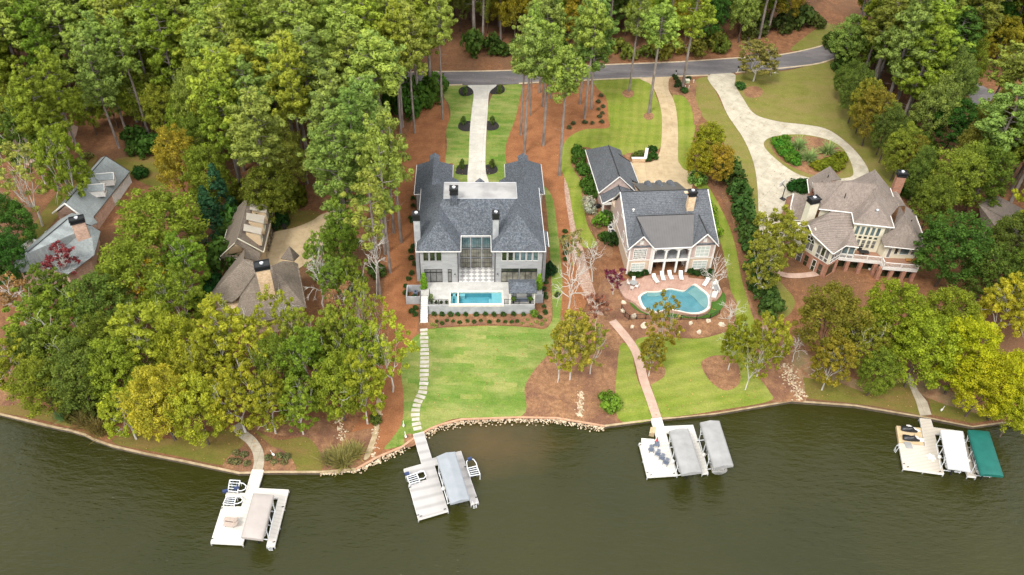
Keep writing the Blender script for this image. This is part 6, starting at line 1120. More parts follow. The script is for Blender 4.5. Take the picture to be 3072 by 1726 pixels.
def broad(seed,H=14,cr=5,dens=1.0,trunk=.22,leaf=.34,fill=1.0,zb=.3,rsz=(.42,.95),pale=False,n=60):
    """broadleaved tree: forking limbs, leaf clumps on the twigs"""
    rs=np.random.default_rng(seed); m=MB(); tips=[]; fork=H*rs.uniform(.18,.28); limb(m,(0,0,-.4),(rs.normal()*.3,rs.normal()*.3,fork),trunk*H/14,trunk*.75*H/14,rs,2,.03)
    nl=5
    for i in range(nl):
        an=i*6.283/nl+rs.normal()*.3; el=rs.uniform(.6,1.25); d=Vector((math.cos(an)*math.cos(el),math.sin(an)*math.cos(el),math.sin(el))); branches(m,(0,0,fork*rs.uniform(.8,1)),d,H*.26,trunk*.5*H/14,rs,3,tips,.5,.2)
    T_=np.array(tips); hz=T_[:,2].max(); hr=np.percentile(np.hypot(T_[:,0],T_[:,1]),92); sx=cr*.82/max(hr,.1); sz=H*.93/max(hz,.1)
    # fit limbs to the wanted size
    m.v=[(x*(1+(sx-1)*min(1,max(0,z)/(H*.3))),y*(1+(sx-1)*min(1,max(0,z)/(H*.3))),z*sz if z>0 else z) for x,y,z in m.v]
    k=int(150*dens*(cr/5)**2); C=[];R=[]
    lob=[(rs.uniform(0,6.3),rs.uniform(.1,1),rs.uniform(.78,1.12)) for _ in range(7)]
    for i in range(k):
        u=rs.uniform(-.75,1); an=rs.uniform(0,6.283); rho=math.sqrt(max(0,1-u*u)); f=rs.uniform(.72,1.0) if rs.random()<.8 else rs.uniform(.3,.8)
        lf=1
        for la,lu,lm in lob:
            if abs((an-la+3.14)%6.283-3.14)<.5 and abs(u-lu)<.5: lf*=lm
        zc=H*(zb+(1-zb)*.5); hz_=H*(1-zb)*.5*.95; C.append((math.cos(an)*rho*cr*f*lf*.92,math.sin(an)*rho*cr*f*lf*.92,zc+u*hz_*f*lf)); R.append(rs.uniform(*rsz))
    for t_ in T_[rs.permutation(len(T_))[:int(len(T_)*.35*fill)]]: C.append((t_[0]*sx*.95,t_[1]*sx*.95,t_[2]*sz*.97)); R.append(rs.uniform(.45,.8))
    if fill<1: 
        keep=rs.random(len(C))<fill; C=[c for c,k_ in zip(C,keep) if k_]; R=[r*.85 for r,k_ in zip(R,keep) if k_]
    Vt,tone=clumps(C,R,n,leaf,rs,.6,.8,1.5,.6,.17); return m,Vt,tone
def bare(seed,H=12,cr=4,trunk=.16,depth=5,leafy=0):
    rs=np.random.default_rng(seed); m=MB(); tips=[]; fork=H*.3; e=limb(m,(0,0,-.4),(rs.normal()*.4,rs.normal()*.4,fork),trunk,trunk*.8,rs,3,.03); e2=limb(m,e,e+Vector((rs.normal()*.5,rs.normal()*.5,H*.35)),trunk*.7,trunk*.3,rs,3,.05)
    for i in range(9):
        an=i*2.4+rs.normal()*.3; el=rs.uniform(.45,1.15); d=Vector((math.cos(an)*math.cos(el),math.sin(an)*math.cos(el),math.sin(el))); st=e.lerp(e2,i/9); branches(m,st,d,cr*.42,trunk*.42,rs,depth-2,tips,.55,.12,.022,(2,4))
    if not leafy: return m,None,None
    T_=np.array(tips); idx=rs.permutation(len(T_))[:int(len(T_)*leafy)]; Vt,tone=clumps(T_[idx],rs.uniform(.35,.7,len(idx)),34,.28,rs,.4,.8,1.4,.4,.25); return m,Vt,tone
def conifer(seed,H=12,cr=2.6):
    rs=np.random.default_rng(seed); m=MB().tube((0,0,-.3),(0,0,H*.97),.2,6,.03,cap=False); C=[];R=[]
    for i in range(int(H*9)): t=rs.random()**.8; z=H*(.06+.92*t); r=cr*(1-t)**.85*rs.uniform(.75,1.05); an=rs.uniform(0,6.28); C.append((math.cos(an)*r,math.sin(an)*r,z)); R.append(.35+.5*(1-t))
    Vt,tone=clumps(C,R,46,.26,rs,.7,.7,1.8,.7,.15); return m,Vt,tone
def frond(seed,r=1.25,h=2.0,k=150,wd=.10,els=(.25,1.4),droop=-.17):
    rs=np.random.default_rng(seed); m=MB(); V_=[];T_=[]
    for i in range(k):
        an=rs.uniform(0,6.283); el=rs.uniform(*els); L=h*rs.uniform(.75,1.1); p=np.array([rs.normal()*.12*(3 if k>200 else 1),rs.normal()*.12*(3 if k>200 else 1),0.]); d=np.array([math.cos(an)*math.cos(el),math.sin(an)*math.cos(el),math.sin(el)]); n=7; tn=np.clip(rs.normal(.5,.2),0,1)
        for j in range(n):
            q=p+d*L/n; s=np.cross(d,[0,0,1.]); s/=max(1e-6,np.linalg.norm(s)); w0=wd*(1-j/n)+.02; w1=wd*(1-(j+1)/n)+.012; V_+= [p-s*w0,p+s*w0,q+s*w1,q-s*w1]; T_.append(tn); d=d+np.array([0,0,droop]); d/=np.linalg.norm(d); p=q
    m.tube((0,0,-.1),(0,0,.3),.1,5,.05,cap=False); return m,np.array(V_),np.array(T_)
def slimcone(seed,H=3.2,r=.38):
    rs=np.random.default_rng(seed); m=MB().tube((0,0,-.1),(0,0,H*.9),.05,5,.02,cap=False); z=rs.random(150)*H*.95; rr=r*np.minimum(1,(H-z)/H*1.8)*rs.uniform(.7,1,150); an=rs.uniform(0,6.28,150); C=np.stack([np.cos(an)*rr,np.sin(an)*rr,z+.1],1)
    Vt,tone=clumps(C,rs.uniform(.10,.17,150),20,.12,rs,.7,1,1.5,.7,.12); return m,Vt,tone
def bush(seed,r=1,h=1.2,leaf=.16,n=500,lump=.12,open_=False):
    rs=np.random.default_rng(seed); k=26; d=rs.normal(size=(k,3)); d/=np.linalg.norm(d,axis=1,keepdims=True); d[:,2]=abs(d[:,2]); C=d*np.array([r*.72,r*.72,h*.62])+[0,0,h*.18]; Vt,tone=clumps(C,rs.uniform(.28,.42,k)*r,n//k,leaf,rs,.75,h/r if h<r else .9,1.4,.75,.16)
    m=MB()
    for i in range(5): m.tube((0,0,-.1),tuple(C[i]*.7),.03,4,.015,cap=False)
    return m,Vt,tone
def C_(r,g,b,k=1.0): return tuple(min(1,((x/255)**2.2)*k) for x in (r,g,b))
# palette: real leaf albedos
PG=(.285,.355,.062); PG2=(.235,.32,.068); PY=(.295,.345,.04); DG=(.065,.140,.022); MG=(.21,.28,.030); YG=(.36,.38,.035); YG2=(.29,.34,.035); YE=(.52,.40,.03); OR=(.31,.255,.03); OL=(.13,.13,.022); RD=(.24,.06,.05); BG_=(.04,.115,.05); BR=(.34,.22,.08); KG=(.19,.30,.04)
PROTO={}
def proto(kind,i):
    key=(kind,i)
    if key not in PROTO:
        s=hash(key[0])%7 if False else sum(map(ord,kind))+i*17
        g={'pine':lambda:pine(s,28,4.4,[.6,.52,.64,.5,.58,.66][i%6],.02+.01*(i%3),[1.25,1.1,1.35,1.0,1.2,1.3][i%6])+('bark','needle'),
           'slim':lambda:pine(s,26,3.1,[.38,.45,.33][i%3],.02,.85)+('bark','needle'),
           'tuft':lambda:pine(s,24,2.6,.55,.02,.5)+('bark','needle'),
           'broad':lambda:broad(s,15,5.2,[1.5,1.35,1.6,1.4][i%4],leaf=.21,zb=.12,n=70)+('bark_dark','leaf'),
           'airy':lambda:broad(s,15,5.2,1.25,.2,.26,.84,.12,(.35,.8),n=66)+('bark_pale','leaf'),
           'sparse':lambda:broad(s,13,4.4,.85,.18,.23,.6,.16,(.3,.65),n=46)+('bark_pale','leaf'),
           'bare':lambda:bare(s,13,4.6,.2,5)+('bark_pale','leaf'),
           'halfbare':lambda:bare(s,12,4.2,.18,5,.5)+('bark_pale','leaf'),
           'conifer':lambda:conifer(s)+('bark_dark','leaf'),
           'round':lambda:bush(s,1,1.25,.17,900)+('bark_dark','leaf'),
           'shrub':lambda:bush(s,1,1.5,.22,520)+('bark_dark','leaf'),
           'column':lambda:slimcone(s)+('bark_dark','leaf'),
           'palmy':lambda:frond(s)+('bark_dark','leaf'),'reed':lambda:frond(s,1,2,330,.045,(.7,1.5),-.07)+('bark_dark','leaf')}[kind]()
        PROTO[key]=g+({},)
    return PROTO[key]
def plant(kind,i,loc,sc=(1,1,1),rz=0,color=MG,label='',cat='tree',name='tree',group=None,bark=None):
    m,Vt,tone,bk,lf,cache=proto(kind,i); bk=bark or bk
    if bk not in cache:
        tm=MB(); tm.v=m.v; tm.f=m.f; tm.m=m.m; o=tm.build('trunk' if cat=='tree' else 'stem',bk); c=None
        if Vt is not None: me=cache.get('_cm') or quads_mesh('crown',Vt,tone,lf); cache['_cm']=me; c=bpy.data.objects.new('crown' if cat=='tree' else 'foliage',me); COL.objects.link(c)
        t=thing(name,label,cat); o.parent=t
        if c: c.parent=t
        cache[bk]=(o.data,c.data if c else None); first=(t,o,c)
    else:
        t=thing(name,label,cat); o=bpy.data.objects.new('trunk' if cat=='tree' else 'stem',cache[bk][0]); COL.objects.link(o); o.parent=t; c=None
        if cache[bk][1]: c=bpy.data.objects.new('crown' if cat=='tree' else 'foliage',cache[bk][1]); COL.objects.link(c); c.parent=t
    t.location=loc; t.rotation_euler=(0,0,rz); t.scale=sc if isinstance(sc,tuple) else (sc,)*3
    if group: t['group']=group
    if c: c.color=(*color,1)
    return t
R=random.Random(11)
def jit(c,k=.12): f=1+R.uniform(-k,k); return (c[0]*f*(1+R.uniform(-k,k)*.6),c[1]*f,c[2]*f)
BASEH={'pine':28,'slim':26,'tuft':24,'broad':15,'airy':15,'sparse':13,'bare':13,'halfbare':12,'conifer':12}
BASER={'pine':4.4,'slim':3.1,'tuft':2.6,'broad':5.2,'airy':5.2,'sparse':4.4,'bare':4.6,'halfbare':4.2,'conifer':2.6}
used=[]
def tree_base(kind,i,q,H,r,color,label,name,group=None,bark=None,xy=None):
    p=gp(*q) if xy is None else Vector((xy[0],xy[1],G(xy[1]))); used.append((p.x,p.y,r)); s=r/BASER[kind]
    return plant(kind,i,p,(s,s,H/BASEH[kind]),R.uniform(0,6.28),jit(color),label,'tree',name,group,bark)
def tree_crown(kind,i,d_,H,rpx,color,label,name,group=None,bark=None,f=.62):
    """tree whose crown centre is sighted at fraction f of its height"""
    z=2.0+H*f
    for _ in range(4): p=P(*D(*d_),z); z=G(p.y)+H*f
    depth=-(RM.transposed()@(p-Vector((0,0,CH)))).z; r=rpx*1.1926/FO*depth
    return tree_base(kind,i,None,H,r,color,label,name,group,bark,(p.x,p.y))
# ---- single trees that stand apart
for k,(q,H,r,kd,i,c,l) in enumerate((
 ((1113,300),27,2.8,'slim',0,PG,'tall slim pine at the left lawn edge of the long pale driveway'),
 ((1043,335),27,3.6,'pine',1,PG,'tall pine with bare trunk left of the straw bed by the pale driveway'),
 ((1012,320),26,3.4,'slim',1,PY,'tall pine just left of its neighbour at the straw bed edge'),
 ((1008,335),27,3.0,'slim',2,PY,'pine with twin look, outermost of the trunks left of the straw bed'),
 ((1319,386),27,3.3,'slim',0,PG2,'pine whose base stands behind the right rear wing of the grey house'),
 ((1310,340),25,2.6,'slim',1,PG2,'thin pine left of the pair behind the grey house right wing'),
 ((1333,290),24,2.4,'slim',2,PG,'thinnest pine in the straw bed right of the pale driveway'),
 ((1366,366),26,3.4,'slim',1,PG,'pine in the middle of the orange straw bed'),
 ((1407,442),26,3.3,'slim',2,PG,'pine with pale trunk at the lawn edge nearest the gabled house'),
 ((1357,234),24,2.8,'slim',0,PG2,'pine near the road in the straw bed, left one'),
 ((1366,268),25,2.9,'slim',2,PG2,'pine near the road in the straw bed, second from left'),
 ((1385,247),24,3.2,'slim',1,PG2,'pine near the road in the straw bed, third from left'),
 ((1470,299),26,3.0,'slim',0,PG,'pine at the right part of the straw bed near the small shrubs'),
 ((1487,275),27,4.2,'pine',2,PG2,'broad crowned pine at the right edge of the straw bed'),
 ((1582,230),24,2.6,'slim',1,PG2,'pine standing in the round mulch ring by the road'),
 ((1632,285),24,3.6,'slim',2,PG,'pine standing in the mulch ring nearer the tan driveway'),
 ((1717,218),25,4.4,'pine',3,PY,'big bushy pine beside the utility box at the road'),
 ((1458,262),26,3.8,'pine',4,PG2,'pine behind the straw bed close to the road bend'),
 ((300,372),24,3.6,'pine',0,PG2,'pine with long bare trunk nearest the ridge of the brick house'),
 ((317,330),25,3.4,'pine',5,PG2,'pine in the straw clearing behind the brick house, second trunk'),
 ((345,307),26,3.2,'slim',2,PG,'pine at the back of the straw clearing behind the brick house'),
 ((376,344),25,3.0,'slim',1,PG,'thin pale trunked pine at the right of the straw clearing'),
 ((172,471),24,3.8,'pine',2,MG,'dark trunked pine left of the brick house roof'),
 ((214,424),24,3.4,'pine',1,MG,'dark trunked pine beside the low hedge at the brick house'),
 ((150,480),23,2.6,'slim',0,MG,'slim dark trunked pine left of the brick house'),
 ((1010,610),25,2.6,'tuft',0,PG,'pine with bare trunk nearest the chimney side of the grey house'),
 ((982,686),26,2.6,'tuft',1,PG,'pine in the straw strip left of the grey house, middle one'),
 ((969,640),26,3.0,'slim',1,PG,'pine in the straw strip left of the grey house, left one'),
 ((991,587),25,2.5,'tuft',2,PG2,'pine at the back of the straw strip left of the grey house'),
 ((955,745),24,2.6,'tuft',1,PG,'pine at the lake end of the straw strip left of the grey house'),
 ((880,628),27,4.6,'pine',5,(.22,.30,.06),'large light green pine between the brown-roofed house and the straw strip'),
 ((905,560),26,4.2,'pine',2,(.22,.30,.06),'light green pine right of the driveway of the brown-roofed house'),
 ((690,548),25,4.8,'pine',1,(.25,.31,.06),'large airy light green pine behind the brown-roofed house'),
 ((612,505),24,3.8,'pine',4,MG,'dark pine standing behind the garage of the brown-roofed house'),
 ((2460,330),20,3.4,'slim',1,PG,'solitary pine beside the grey drive at the right edge'))):
    tree_base(kd,i,D(*q),H,r,c,l,'pine_tree')
for k,(q,H,rp,kd,i,c,l,n,bk) in enumerate((
 ((120,800),13,105,'airy',0,MG,'green broadleaf tree in front of the brick house turret','tree',None),
 ((195,940),12,95,'broad',1,(.14,.18,.03),'dark green sprawling tree on the left lake bank','tree',None),
 ((355,850),15,105,'airy',1,YG2,'yellow-green tree left of the brown-roofed house near the lake','tree',None),
 ((400,1000),14,92,'broad',2,YG,'yellow-green tree overhanging the left shore lawn','tree',None),
 ((560,830),15,95,'airy',2,YG,'yellow-green tree partly covering the brown roof','tree',None),
 ((650,890),14,85,'sparse',1,YG,'open yellow-green tree with pale limbs below the stone chimney','tree',None),
 ((590,990),13,85,'airy',0,YG,'yellow-green tree above the curved lake path','tree',None),
 ((770,900),14,80,'airy',1,MG,'soft green tree below the brown-roofed house','tree',None),
 ((850,960),13,78,'broad',0,YG2,'bright green tree between the shore beds','tree',None),
 ((745,1010),11,62,'airy',2,(.22,.28,.03),'green tree leaning over the flower bed by the shore','tree',None),
 ((975,870),15,82,'sparse',2,YG,'yellow-green tree with a thick pale trunk left of the big lawn','tree','bark_pale'),
 ((905,870),13,70,'airy',0,YG2,'yellow-green tree behind the pale trunked one','tree',None),
 ((400,560),15,118,'broad',3,MG,'large green tree spreading over the brick house roof','tree',None),
 ((325,680),14,105,'broad',0,MG,'green tree in front of the brick house chimney','tree',None),
 ((250,760),12,85,'broad',2,(.12,.18,.03),'dense green tree beside the red-leaved tree','tree',None),
 ((462,650),13,66,'airy',2,MG,'green tree left of the brown-roofed house gable','tree',None),
 ((368,715),12,62,'halfbare',0,YE,'golden half-bare tree among the green ones','tree',None),
 ((152,655),9,52,'halfbare',1,RD,'dark red tree in front of the brick house','tree',None),
 ((30,745),10,60,'halfbare',2,BR,'brownish tree at the far left below the turret','tree',None),
 ((12,555),12,72,'broad',1,DG,'dark green tree at the left edge','tree',None),
 ((50,440),17,95,'sparse',0,(.30,.33,.07),'thin yellow-green tree over the pale parking area','tree',None),
 ((150,400),20,70,'airy',1,MG,'green tree by the left parking area','tree',None),
 ((545,470),13,40,'conifer',0,BG_,'dark bluish conifer beside the garage of the brown-roofed house','conifer',None),
 ((440,390),16,62,'broad',3,OR,'orange-green tree between the left pines','tree',None),
 ((655,470),10,60,'broad',0,(.12,.135,.02),'dark olive tree behind the tan driveway','tree',None),
 ((800,690),12,52,'bare',0,MG,'bare grey tree right of the brown roof','bare_tree',None),
 ((845,700),11,52,'airy',1,KG,'green tree right of the bare grey tree','tree',None),
 ((860,770),10,48,'halfbare',1,(.34,.2,.1),'pinkish brown thin tree left of the straw strip','tree',None),
 ((935,640),16,42,'bare',1,MG,'white barked bare tree in the straw strip','bare_tree',None),
 ((700,790),12,55,'bare',2,MG,'bare pale branches over the brown roof','bare_tree',None),
 ((20,900),12,70,'airy',2,YG2,'yellow-green tree at the left edge by the lake','tree',None),
 ((80,880),11,60,'broad',3,(.18,.23,.04),'green tree between the left edge trees','tree',None),
 ((480,930),12,66,'broad',1,YG2,'green tree behind the shore lawn','tree',None),
 ((2095,800),15,92,'broad',1,(.245,.215,.03),'olive-orange tree in front of the cream house','tree',None),
 ((2250,790),14,85,'broad',2,(.26,.31,.025),'green-yellow tree left of the cream house end','tree',None),
 ((2330,870),14,95,'broad',3,(.27,.32,.025),'green-yellow tree above the right dock path','tree',None),
 ((2440,880),15,95,'broad',0,(.38,.42,.018),'bright yellow-green tree above the right shore','tree',None),
 ((2545,960),13,80,'broad',1,(.38,.42,.018),'bright yellow-green tree at the right edge by the lake','tree',None),
 ((2540,760),14,80,'airy',1,(.38,.37,.03),'yellow-green tree at the right edge behind the shore trees','tree',None),
 ((2210,930),9,52,'broad',2,(.20,.26,.03),'small green tree at the bare earth bank','tree',None),
 ((2405,610),15,98,'broad',0,DG,'very dark green magnolia beside the cream house','tree',None),
 ((2500,680),13,70,'broad',3,(.10,.15,.025),'dark green tree at the right edge behind the magnolia','tree',None),
 ((1960,585),14,74,'airy',0,(.30,.31,.04),'thin yellow-green tree beside the arched window','tree',None),
 ((1925,655),12,56,'airy',1,(.26,.28,.04),'thin yellow-green tree at the end of the evergreen row','tree',None),
 ((1785,345),9,45,'broad',0,(.28,.32,.025),'yellow-green maple at the street end of the evergreen row','tree',None),
 ((1765,400),9,40,'broad',2,(.33,.31,.025),'golden maple left of the orange one','tree',None),
 ((1812,405),9,42,'broad',1,(.36,.26,.03),'orange tinged maple right of the golden one','tree',None),
 ((1935,850),13,64,'airy',2,(.32,.31,.03),'thin olive-yellow tree over the rocky channel','tree',None),
 ((1900,900),11,48,'sparse',0,(.32,.31,.03),'thin olive-yellow tree left of the rocky channel','tree',None),
 ((1855,850),11,44,'airy',2,(.26,.32,.025),'bright green tree with twin pale trunks in the lawn island','tree',None),
 ((1675,800),13,58,'sparse',1,(.34,.24,.03),'thin orange-green tree in front of the kidney pool','tree',None),
 ((1645,880),9,40,'airy',1,(.28,.25,.03),'orange-green tree in the small mulch circle','tree',None),
 ((1445,850),14,66,'airy',1,(.34,.34,.045),'yellow-green tree left of the pink path','tree',None),
 ((1495,860),11,48,'sparse',2,(.34,.33,.045),'small thin yellow tree touching the pink path','tree',None),
 ((1440,700),16,62,'bare',0,MG,'white bare tree left of the red shrub','bare_tree',None),
 ((1500,640),10,42,'bare',1,MG,'white bare tree beside the air conditioning units','bare_tree',None),
 ((1505,770),9,38,'halfbare',0,(.3,.13,.08),'reddish twiggy tree left of the pink terrace','tree',None),
 ((1805,690),13,45,'bare',2,MG,'bare tree with a tall straight trunk right of the pool','bare_tree',None),
 ((1850,780),8,42,'bare',1,MG,'white bare tree on the lawn edge right of the pool','bare_tree',None),
 ((2010,862),7,34,'bare',0,MG,'small bare tree by the rocky channel','bare_tree',None),
 ((1548,700),6,38,'halfbare',1,(.16,.03,.05),'dark purple tree at the left corner of the gabled house','tree',None),
 ((1910,140),10,60,'airy',1,(.24,.23,.06),'thin olive tree with pale stems in the ring by the road','tree',None),
 ((2480,300),12,50,'airy',1,PG,'light green tree over the grey drive at the right edge','tree',None),
 ((2141,191),10.3,41,'broad',0,(.17,.23,.04),'green broadleaf tree, number one from the road along the right lawn edge','tree',None),
 ((2162,221),13.3,44,'broad',1,(.12,.18,.035),'dark green broadleaf tree, number two from the road along the right lawn edge','tree',None),
 ((2182,249),12.9,42,'broad',2,(.24,.27,.035),'yellowish green broadleaf tree, number three from the road along the right lawn edge','tree',None),
 ((2202,275),13.6,53,'broad',3,(.23,.21,.03),'orange-brown broadleaf tree, number four from the road along the right lawn edge','tree',None),
 ((2235,306),12.2,43,'broad',0,(.17,.23,.04),'green broadleaf tree, number five from the road along the right lawn edge','tree',None),
 ((2243,325),12.3,44,'broad',1,(.12,.18,.035),'dark green broadleaf tree, number six from the road along the right lawn edge','tree',None),
 ((2272,368),12.6,47,'broad',2,(.24,.27,.035),'yellowish green broadleaf tree, number seven from the road along the right lawn edge','tree',None),
 ((2293,380),11.6,41,'broad',3,(.23,.21,.03),'orange-brown broadleaf tree, number eight from the road along the right lawn edge','tree',None),
 ((2321,424),13.4,42,'broad',0,(.17,.23,.04),'green broadleaf tree, number nine from the road along the right lawn edge','tree',None),
 ((1410,880),11,44,'sparse',0,(.36,.36,.03),'thin yellow-green tree at the big lawn edge in the mulch','tree',None),
 ((1440,620),11,40,'halfbare',1,(.3,.28,.1),'half-bare pale tree beside the gravel path','tree',None),
 ((2410,440),16,72,'broad',1,(.22,.27,.035),'olive-green broadleaf tree behind the brick chimney of the cream house','tree',None),
 ((2480,430),16,72,'broad',3,(.15,.22,.03),'deep green broadleaf tree right of the brick chimney of the cream house','tree',None),
 ((2350,500),13,56,'broad',0,(.17,.22,.03),'green broadleaf tree touching the right end of the cream house roof','tree',None),
 ((215,262),11,44,'broad',0,MG,'low green tree above the left end of the straw clearing','tree',None),
 ((270,238),12,46,'broad',1,(.17,.23,.035),'low dark tree at the back of the straw clearing, left one','tree',None),
 ((335,242),12,46,'broad',2,MG,'low green tree at the back of the straw clearing, middle one','tree',None),
 ((400,262),13,50,'broad',3,(.22,.25,.03),'olive-green tree at the back right of the straw clearing','tree',None),
 ((455,300),13,50,'broad',0,MG,'green tree right of the straw clearing above the golden one','tree',None),
 ((495,345),13,50,'broad',1,(.2,.25,.035),'green tree between the golden tree and the garden shed','tree',None),
 ((95,290),15,60,'broad',2,MG,'green tree above the pale parking area','tree',None),
 ((30,270),15,60,'airy',1,(.25,.28,.035),'light green tree at the left edge above the parking area','tree',None),
 ((690,790),14,66,'sparse',2,YG,'open yellow-green tree in front of the stone chimney base','tree',None),
 ((745,835),13,55,'airy',0,(.27,.32,.04),'light green tree over the right end of the lower brown roof','tree',None),
 ((800,640),12,42,'airy',2,(.25,.33,.045),'light green tree between the tan driveway and the straw strip','tree',None),
 ((850,830),14,56,'airy',1,(.28,.33,.04),'light green tree left of the straw strip, level with the pool','tree',None),
 ((905,770),14,50,'sparse',0,(.33,.36,.04),'loose yellow-green tree beside the white stairs side of the straw strip','tree',None),
 ((860,560),14,52,'airy',2,(.24,.31,.045),'green tree below the light pines beside the straw strip','tree',None),
 ((290,930),13,80,'broad',2,YG2,'yellow-green tree between the two big trees on the left bank','tree',None),
 ((310,1030),10,70,'airy',2,YG,'low yellow-green tree at the left shore mulch','tree',None),
 ((490,1020),13,80,'broad',3,YG,'wide yellow-green tree right above the left shore lawn','tree',None),
 ((520,900),14,75,'airy',0,YG,'yellow tree between the brown-roofed house and the shore','tree',None),
 ((670,1000),12,66,'airy',1,(.30,.31,.03),'light green tree just right of the curved lake path','tree',None),
 ((700,910),13,66,'broad',1,(.20,.25,.03),'soft green tree in front of the brown-roofed house, right part','tree',None),
 ((820,870),13,66,'airy',0,(.22,.27,.03),'green tree between the lake trees and the pinkish brown one','tree',None),
 ((910,960),14,70,'airy',2,(.30,.33,.03),'light yellow-green tree left of the narrow stone channel','tree',None),
 ((160,870),12,80,'airy',0,(.18,.24,.03),'green tree in the second row of the left bank','tree',None),
 ((100,960),11,80,'broad',0,(.19,.23,.025),'green tree at the lake edge near the left picture edge','tree',None),
 ((250,860),12,75,'broad',3,(.16,.20,.025),'dense green tree in the middle of the left bank','tree',None),
 ((440,740),14,80,'airy',1,MG,'green tree beside the golden half-bare one','tree',None),
 ((440,860),14,75,'broad',0,YG,'yellow-green tree left of the half hidden brown roof','tree',None),
 ((2170,850),12,70,'airy',0,(.24,.26,.03),'light green tree below the balcony of the cream house','tree',None),
 ((2390,800),13,80,'broad',2,(.22,.27,.025),'green-yellow tree right of the cream house balcony','tree',None),
 ((2480,960),12,80,'broad',1,(.40,.42,.02),'bright yellow tree hanging over the right shore lawn','tree',None),
 ((2100,900),11,60,'airy',1,(.30,.24,.03),'brownish-yellow tree at the bank left of the green ones','tree',None),
 ((2560,1030),9,55,'broad',2,(.30,.33,.02),'yellow-green tree at the right edge touching the water','tree',None),
 ((2560,600),13,80,'broad',1,(.12,.17,.03),'green tree at the right edge above the magnolia','tree',None),
 ((120,720),11,60,'airy',2,(.16,.22,.03),'green tree under the turret of the brick house','tree',None),
 ((60,330),18,80,'airy',0,(.17,.23,.035),'green tree above the pale parking area at the left edge','tree',None),
 ((0,640),12,60,'broad',2,DG,'dark green tree cut off by the left edge','tree',None),
 ((520,520),11,40,'conifer',1,BG_,'second dark bluish conifer beside the garage of the brown-roofed house','conifer',None),
 ((520,430),15,70,'broad',0,(.20,.22,.025),'olive tree over the garden shed','tree',None),
 ((680,480),13,70,'broad',2,(.13,.16,.02),'dark olive tree behind the three dormers','tree',None),
 ((850,600),12,52,'broad',3,(.18,.25,.03),'fresh green tree right of the tan driveway','tree',None),
 ((880,700),11,50,'airy',0,(.2,.26,.03),'green tree left of the white barked bare tree','tree',None),
 ((945,780),10,40,'sparse',2,YG,'thin yellow tree at the lake end of the straw strip','tree',None))):
    tree_crown(kd,i,q,H,rp,c,l,n,None,bk,.62 if kd not in('bare','halfbare') else .58)
# ---- the forest: pines and broadleaved trees scattered on the wooded ground
def inpoly(x,y,pl):
    c=False; n=len(pl)
    for i in range(n):
        x1,y1=pl[i]; x2,y2=pl[(i+1)%n]
        if (y1>y)!=(y2>y) and x<(x2-x1)*(y-y1)/(y2-y1)+x1: c=not c
    return c
def wp(l): return [tuple(gp(*D(*p)))[:2] for p in l]
FOREST=[([(-140,-30),(980,-30),(1080,150),(880,165),(700,148),(500,120),(300,110),(-140,110)],'p',(PG2,PG,PG,MG),'forest beyond the road, upper left',5.6),
 ([(-140,150),(200,150),(500,172),(700,200),(840,218),(980,225),(1095,222),(1100,262),(1050,280),(1000,350),(975,480),(955,560),(870,540),(770,520),(690,540),(600,530),(520,440),(470,390),(400,340),(330,262),(240,270),(215,320),(90,340),(-140,330)],'p',(PG2,PG,PY,PG,MG),'woods between the road and the left houses',5.2),
 ([(-140,335),(30,335),(100,360),(-140,470)],'p',(MG,PG2),'woods at the left edge',6.2),
 ([(1090,110),(1200,120),(1290,120),(1480,138),(1700,130),(1840,118),(1960,108),(2030,90),(2010,0),(1980,-60),(1080,-60),(1060,60)],'m',(PG2,MG,MG,DG,PG,YG2),'woods beyond the road, top middle',5.5),
 ([(2110,85),(2200,60),(2330,-20),(2720,-20),(2720,200),(2520,200),(2420,190),(2405,240),(2440,310),(2520,400),(2720,420),(2720,560),(2420,520),(2350,470),(2300,420),(2230,350),(2170,270),(2120,190)],'m',(PG2,MG,DG,PG2,MG,(.17,.19,.03)),'woods on the right side',5.3),
 ([(2350,-60),(2760,-60),(2760,40),(2420,30)],'m',(MG,DG),'woods at the upper right',6.5),
 ([(2420,700),(2720,640),(2720,900),(2560,900)],'m',((.36,.36,.025),(.2,.25,.03)),'woods at the right edge by the lake',7),]
CLEAR=[([(ql[0],ql[1]) for ql in wp([(2010,110),(2110,60),(2130,-60),(2010,-60),(1990,60)])])]
SIGHT=[gp(*Z2(485,520),1),gp(*Z1(470,1120)),gp(*D(505,400),2),gp(*D(320,345)),gp(*D(2470,250))]
def blocks(x,y,H,r):
    for q in SIGHT:
        d=Vector((0,0,CH))-q; d/=d.z
        for h in range(2,30,2):
            p=q+d*h
            if (p.x-x)**2+(p.y-y)**2<(r*.7)**2 and G(y)+H*.35<p.z<G(y)+H: return True
    return False
FT=[]; cnt=0; desc=['tall','slender','broad','full-crowned','narrow','bushy','rounded','ragged']
tone_of=lambda c:'yellow-green' if c[0]>.28 else ('blue-green' if c==PG2 else ('dark green' if c[1]<.12 else ('deep green' if c==MG else 'light green')))
